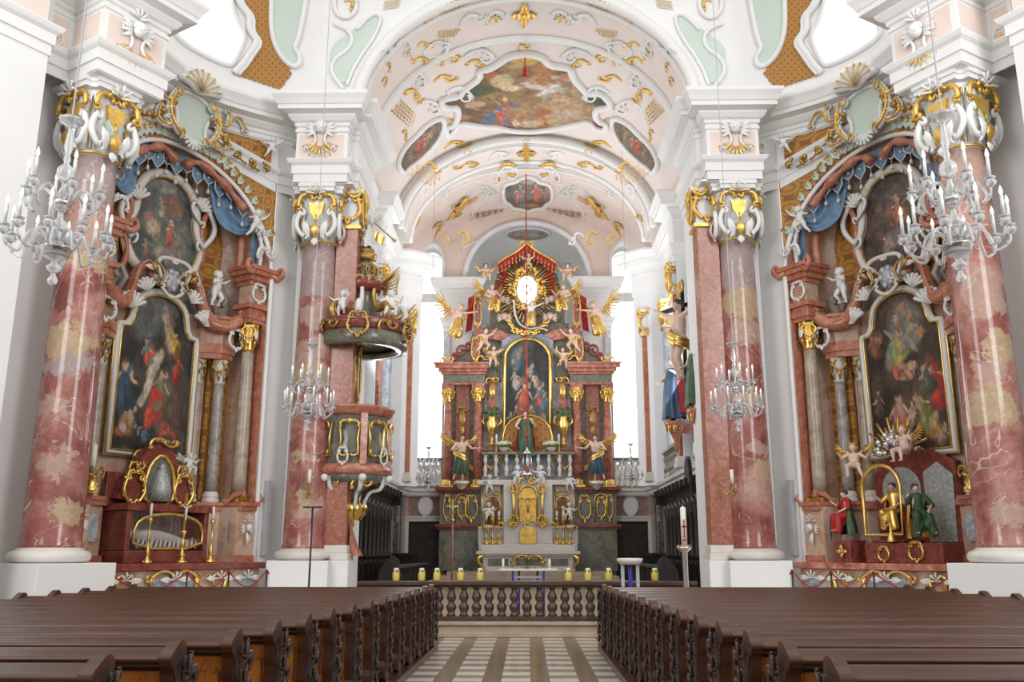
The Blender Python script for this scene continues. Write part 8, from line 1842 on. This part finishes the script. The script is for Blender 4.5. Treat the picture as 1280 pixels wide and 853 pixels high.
W_l = [(592, 24, 12, 'plume', .2), (505, 62, 12, 'scroll', .8), (545, 62, 10, 'cart', .5), (520, 100, 12, 'scroll', .8), (535, 135, 12, 'scroll', .7), (625, 195, 10, 'plume', .1), (620, 22, 10, 'scroll', .1), (575, 118, 12, 'scroll', .9), (600, 70, 12, 'scroll', .7), (480, 70, 9, 'scroll', 1.0), (625, 50, 8, 'plume', .1), (550, 240, 9, 'scroll', .9), (600, 300, 9, 'plume', .9), (530, 240, 8, 'scroll', 1)]
for (x, y, r_, k, ro) in W_l: both(x, y, r_, k, wh, 'white_stucco_ornament', ro)
# raised white bands framing the vault fields
for s in (-1, 1):
    rk = MB()
    for P, r_ in (([(548, 255), (560, 240), (590, 226), (604, 226), (612, 237), (606, 250), (592, 262), (588, 275)], .04),):
        rim(mirx(P, s), r_, .02, False, mb=rk, step=6)
    rk.build('white_moulding', M['white'], CE)
# cherub heads with gilt pendants on the frieze blocks
for (px, py, r_) in ((401, 174, 24), (169, 56, 28)):
    for s in (-1, 1):
        xx = px if s < 0 else 1320 - px; p, n = hit(xx, py, .02); t = bpy.data.objects['wall_%s_frieze' % SN[s]]; Z = Vector((0, 0, 1)); X = Z.cross(n).normalized(); sc = r_ * (p - CAM).length / FPX
        b = MB(); b.push(frame(p + Z * sc * .55, X, Z, n)); b.join(head_mb(.16 * sc * 2)); b.pop()
        b.push(frame(p, X, Z, n)); shellfan(b, (0, sc * 1.05), sc * .35, 5, .3, pi - .3, z=.05, th=.14); cscroll(b, (-sc * .6, -sc * .6), (-sc * .5, sc * .5), -.3, .03); cscroll(b, (sc * .6, -sc * .6), (sc * .5, sc * .5), .3, .03); b.pop(); b.build('cherub_head_relief', M['white'], t)
        g = MB(); g.push(frame(p - Z * sc * .2, X, Z, n))
        for k in range(9): a = -pi / 2 + (k - 4) * .33; leaf(g, (.2 * sc * cos(a), .2 * sc * sin(a)), a, sc * .6, sc * .06, .02); g.ball((.85 * sc * cos(a), .85 * sc * sin(a), .03), sc * .05, 6, 4)
        g.pop(); g.build('gilded_fan', M['goldpaint'], t)
for (px, py, r_) in ((103, 80, 14), (68, 45, 10), (370, 185, 8)):
    for s in (-1, 1):
        xx = px if s < 0 else 1320 - px; p, n = hit(xx, py, .02); t = bpy.data.objects['wall_%s_frieze' % SN[s]]; Z = Vector((0, 0, 1)); X = Z.cross(n).normalized(); sc = r_ * (p - CAM).length / FPX
        orn_obj('cart', frame(p, X, Z, n, sc), M['white'], 'white_relief', t); orn_obj('cross', frame(p, X, Z, n, sc * .45), M['goldpaint'], 'gilded_rosette', t)
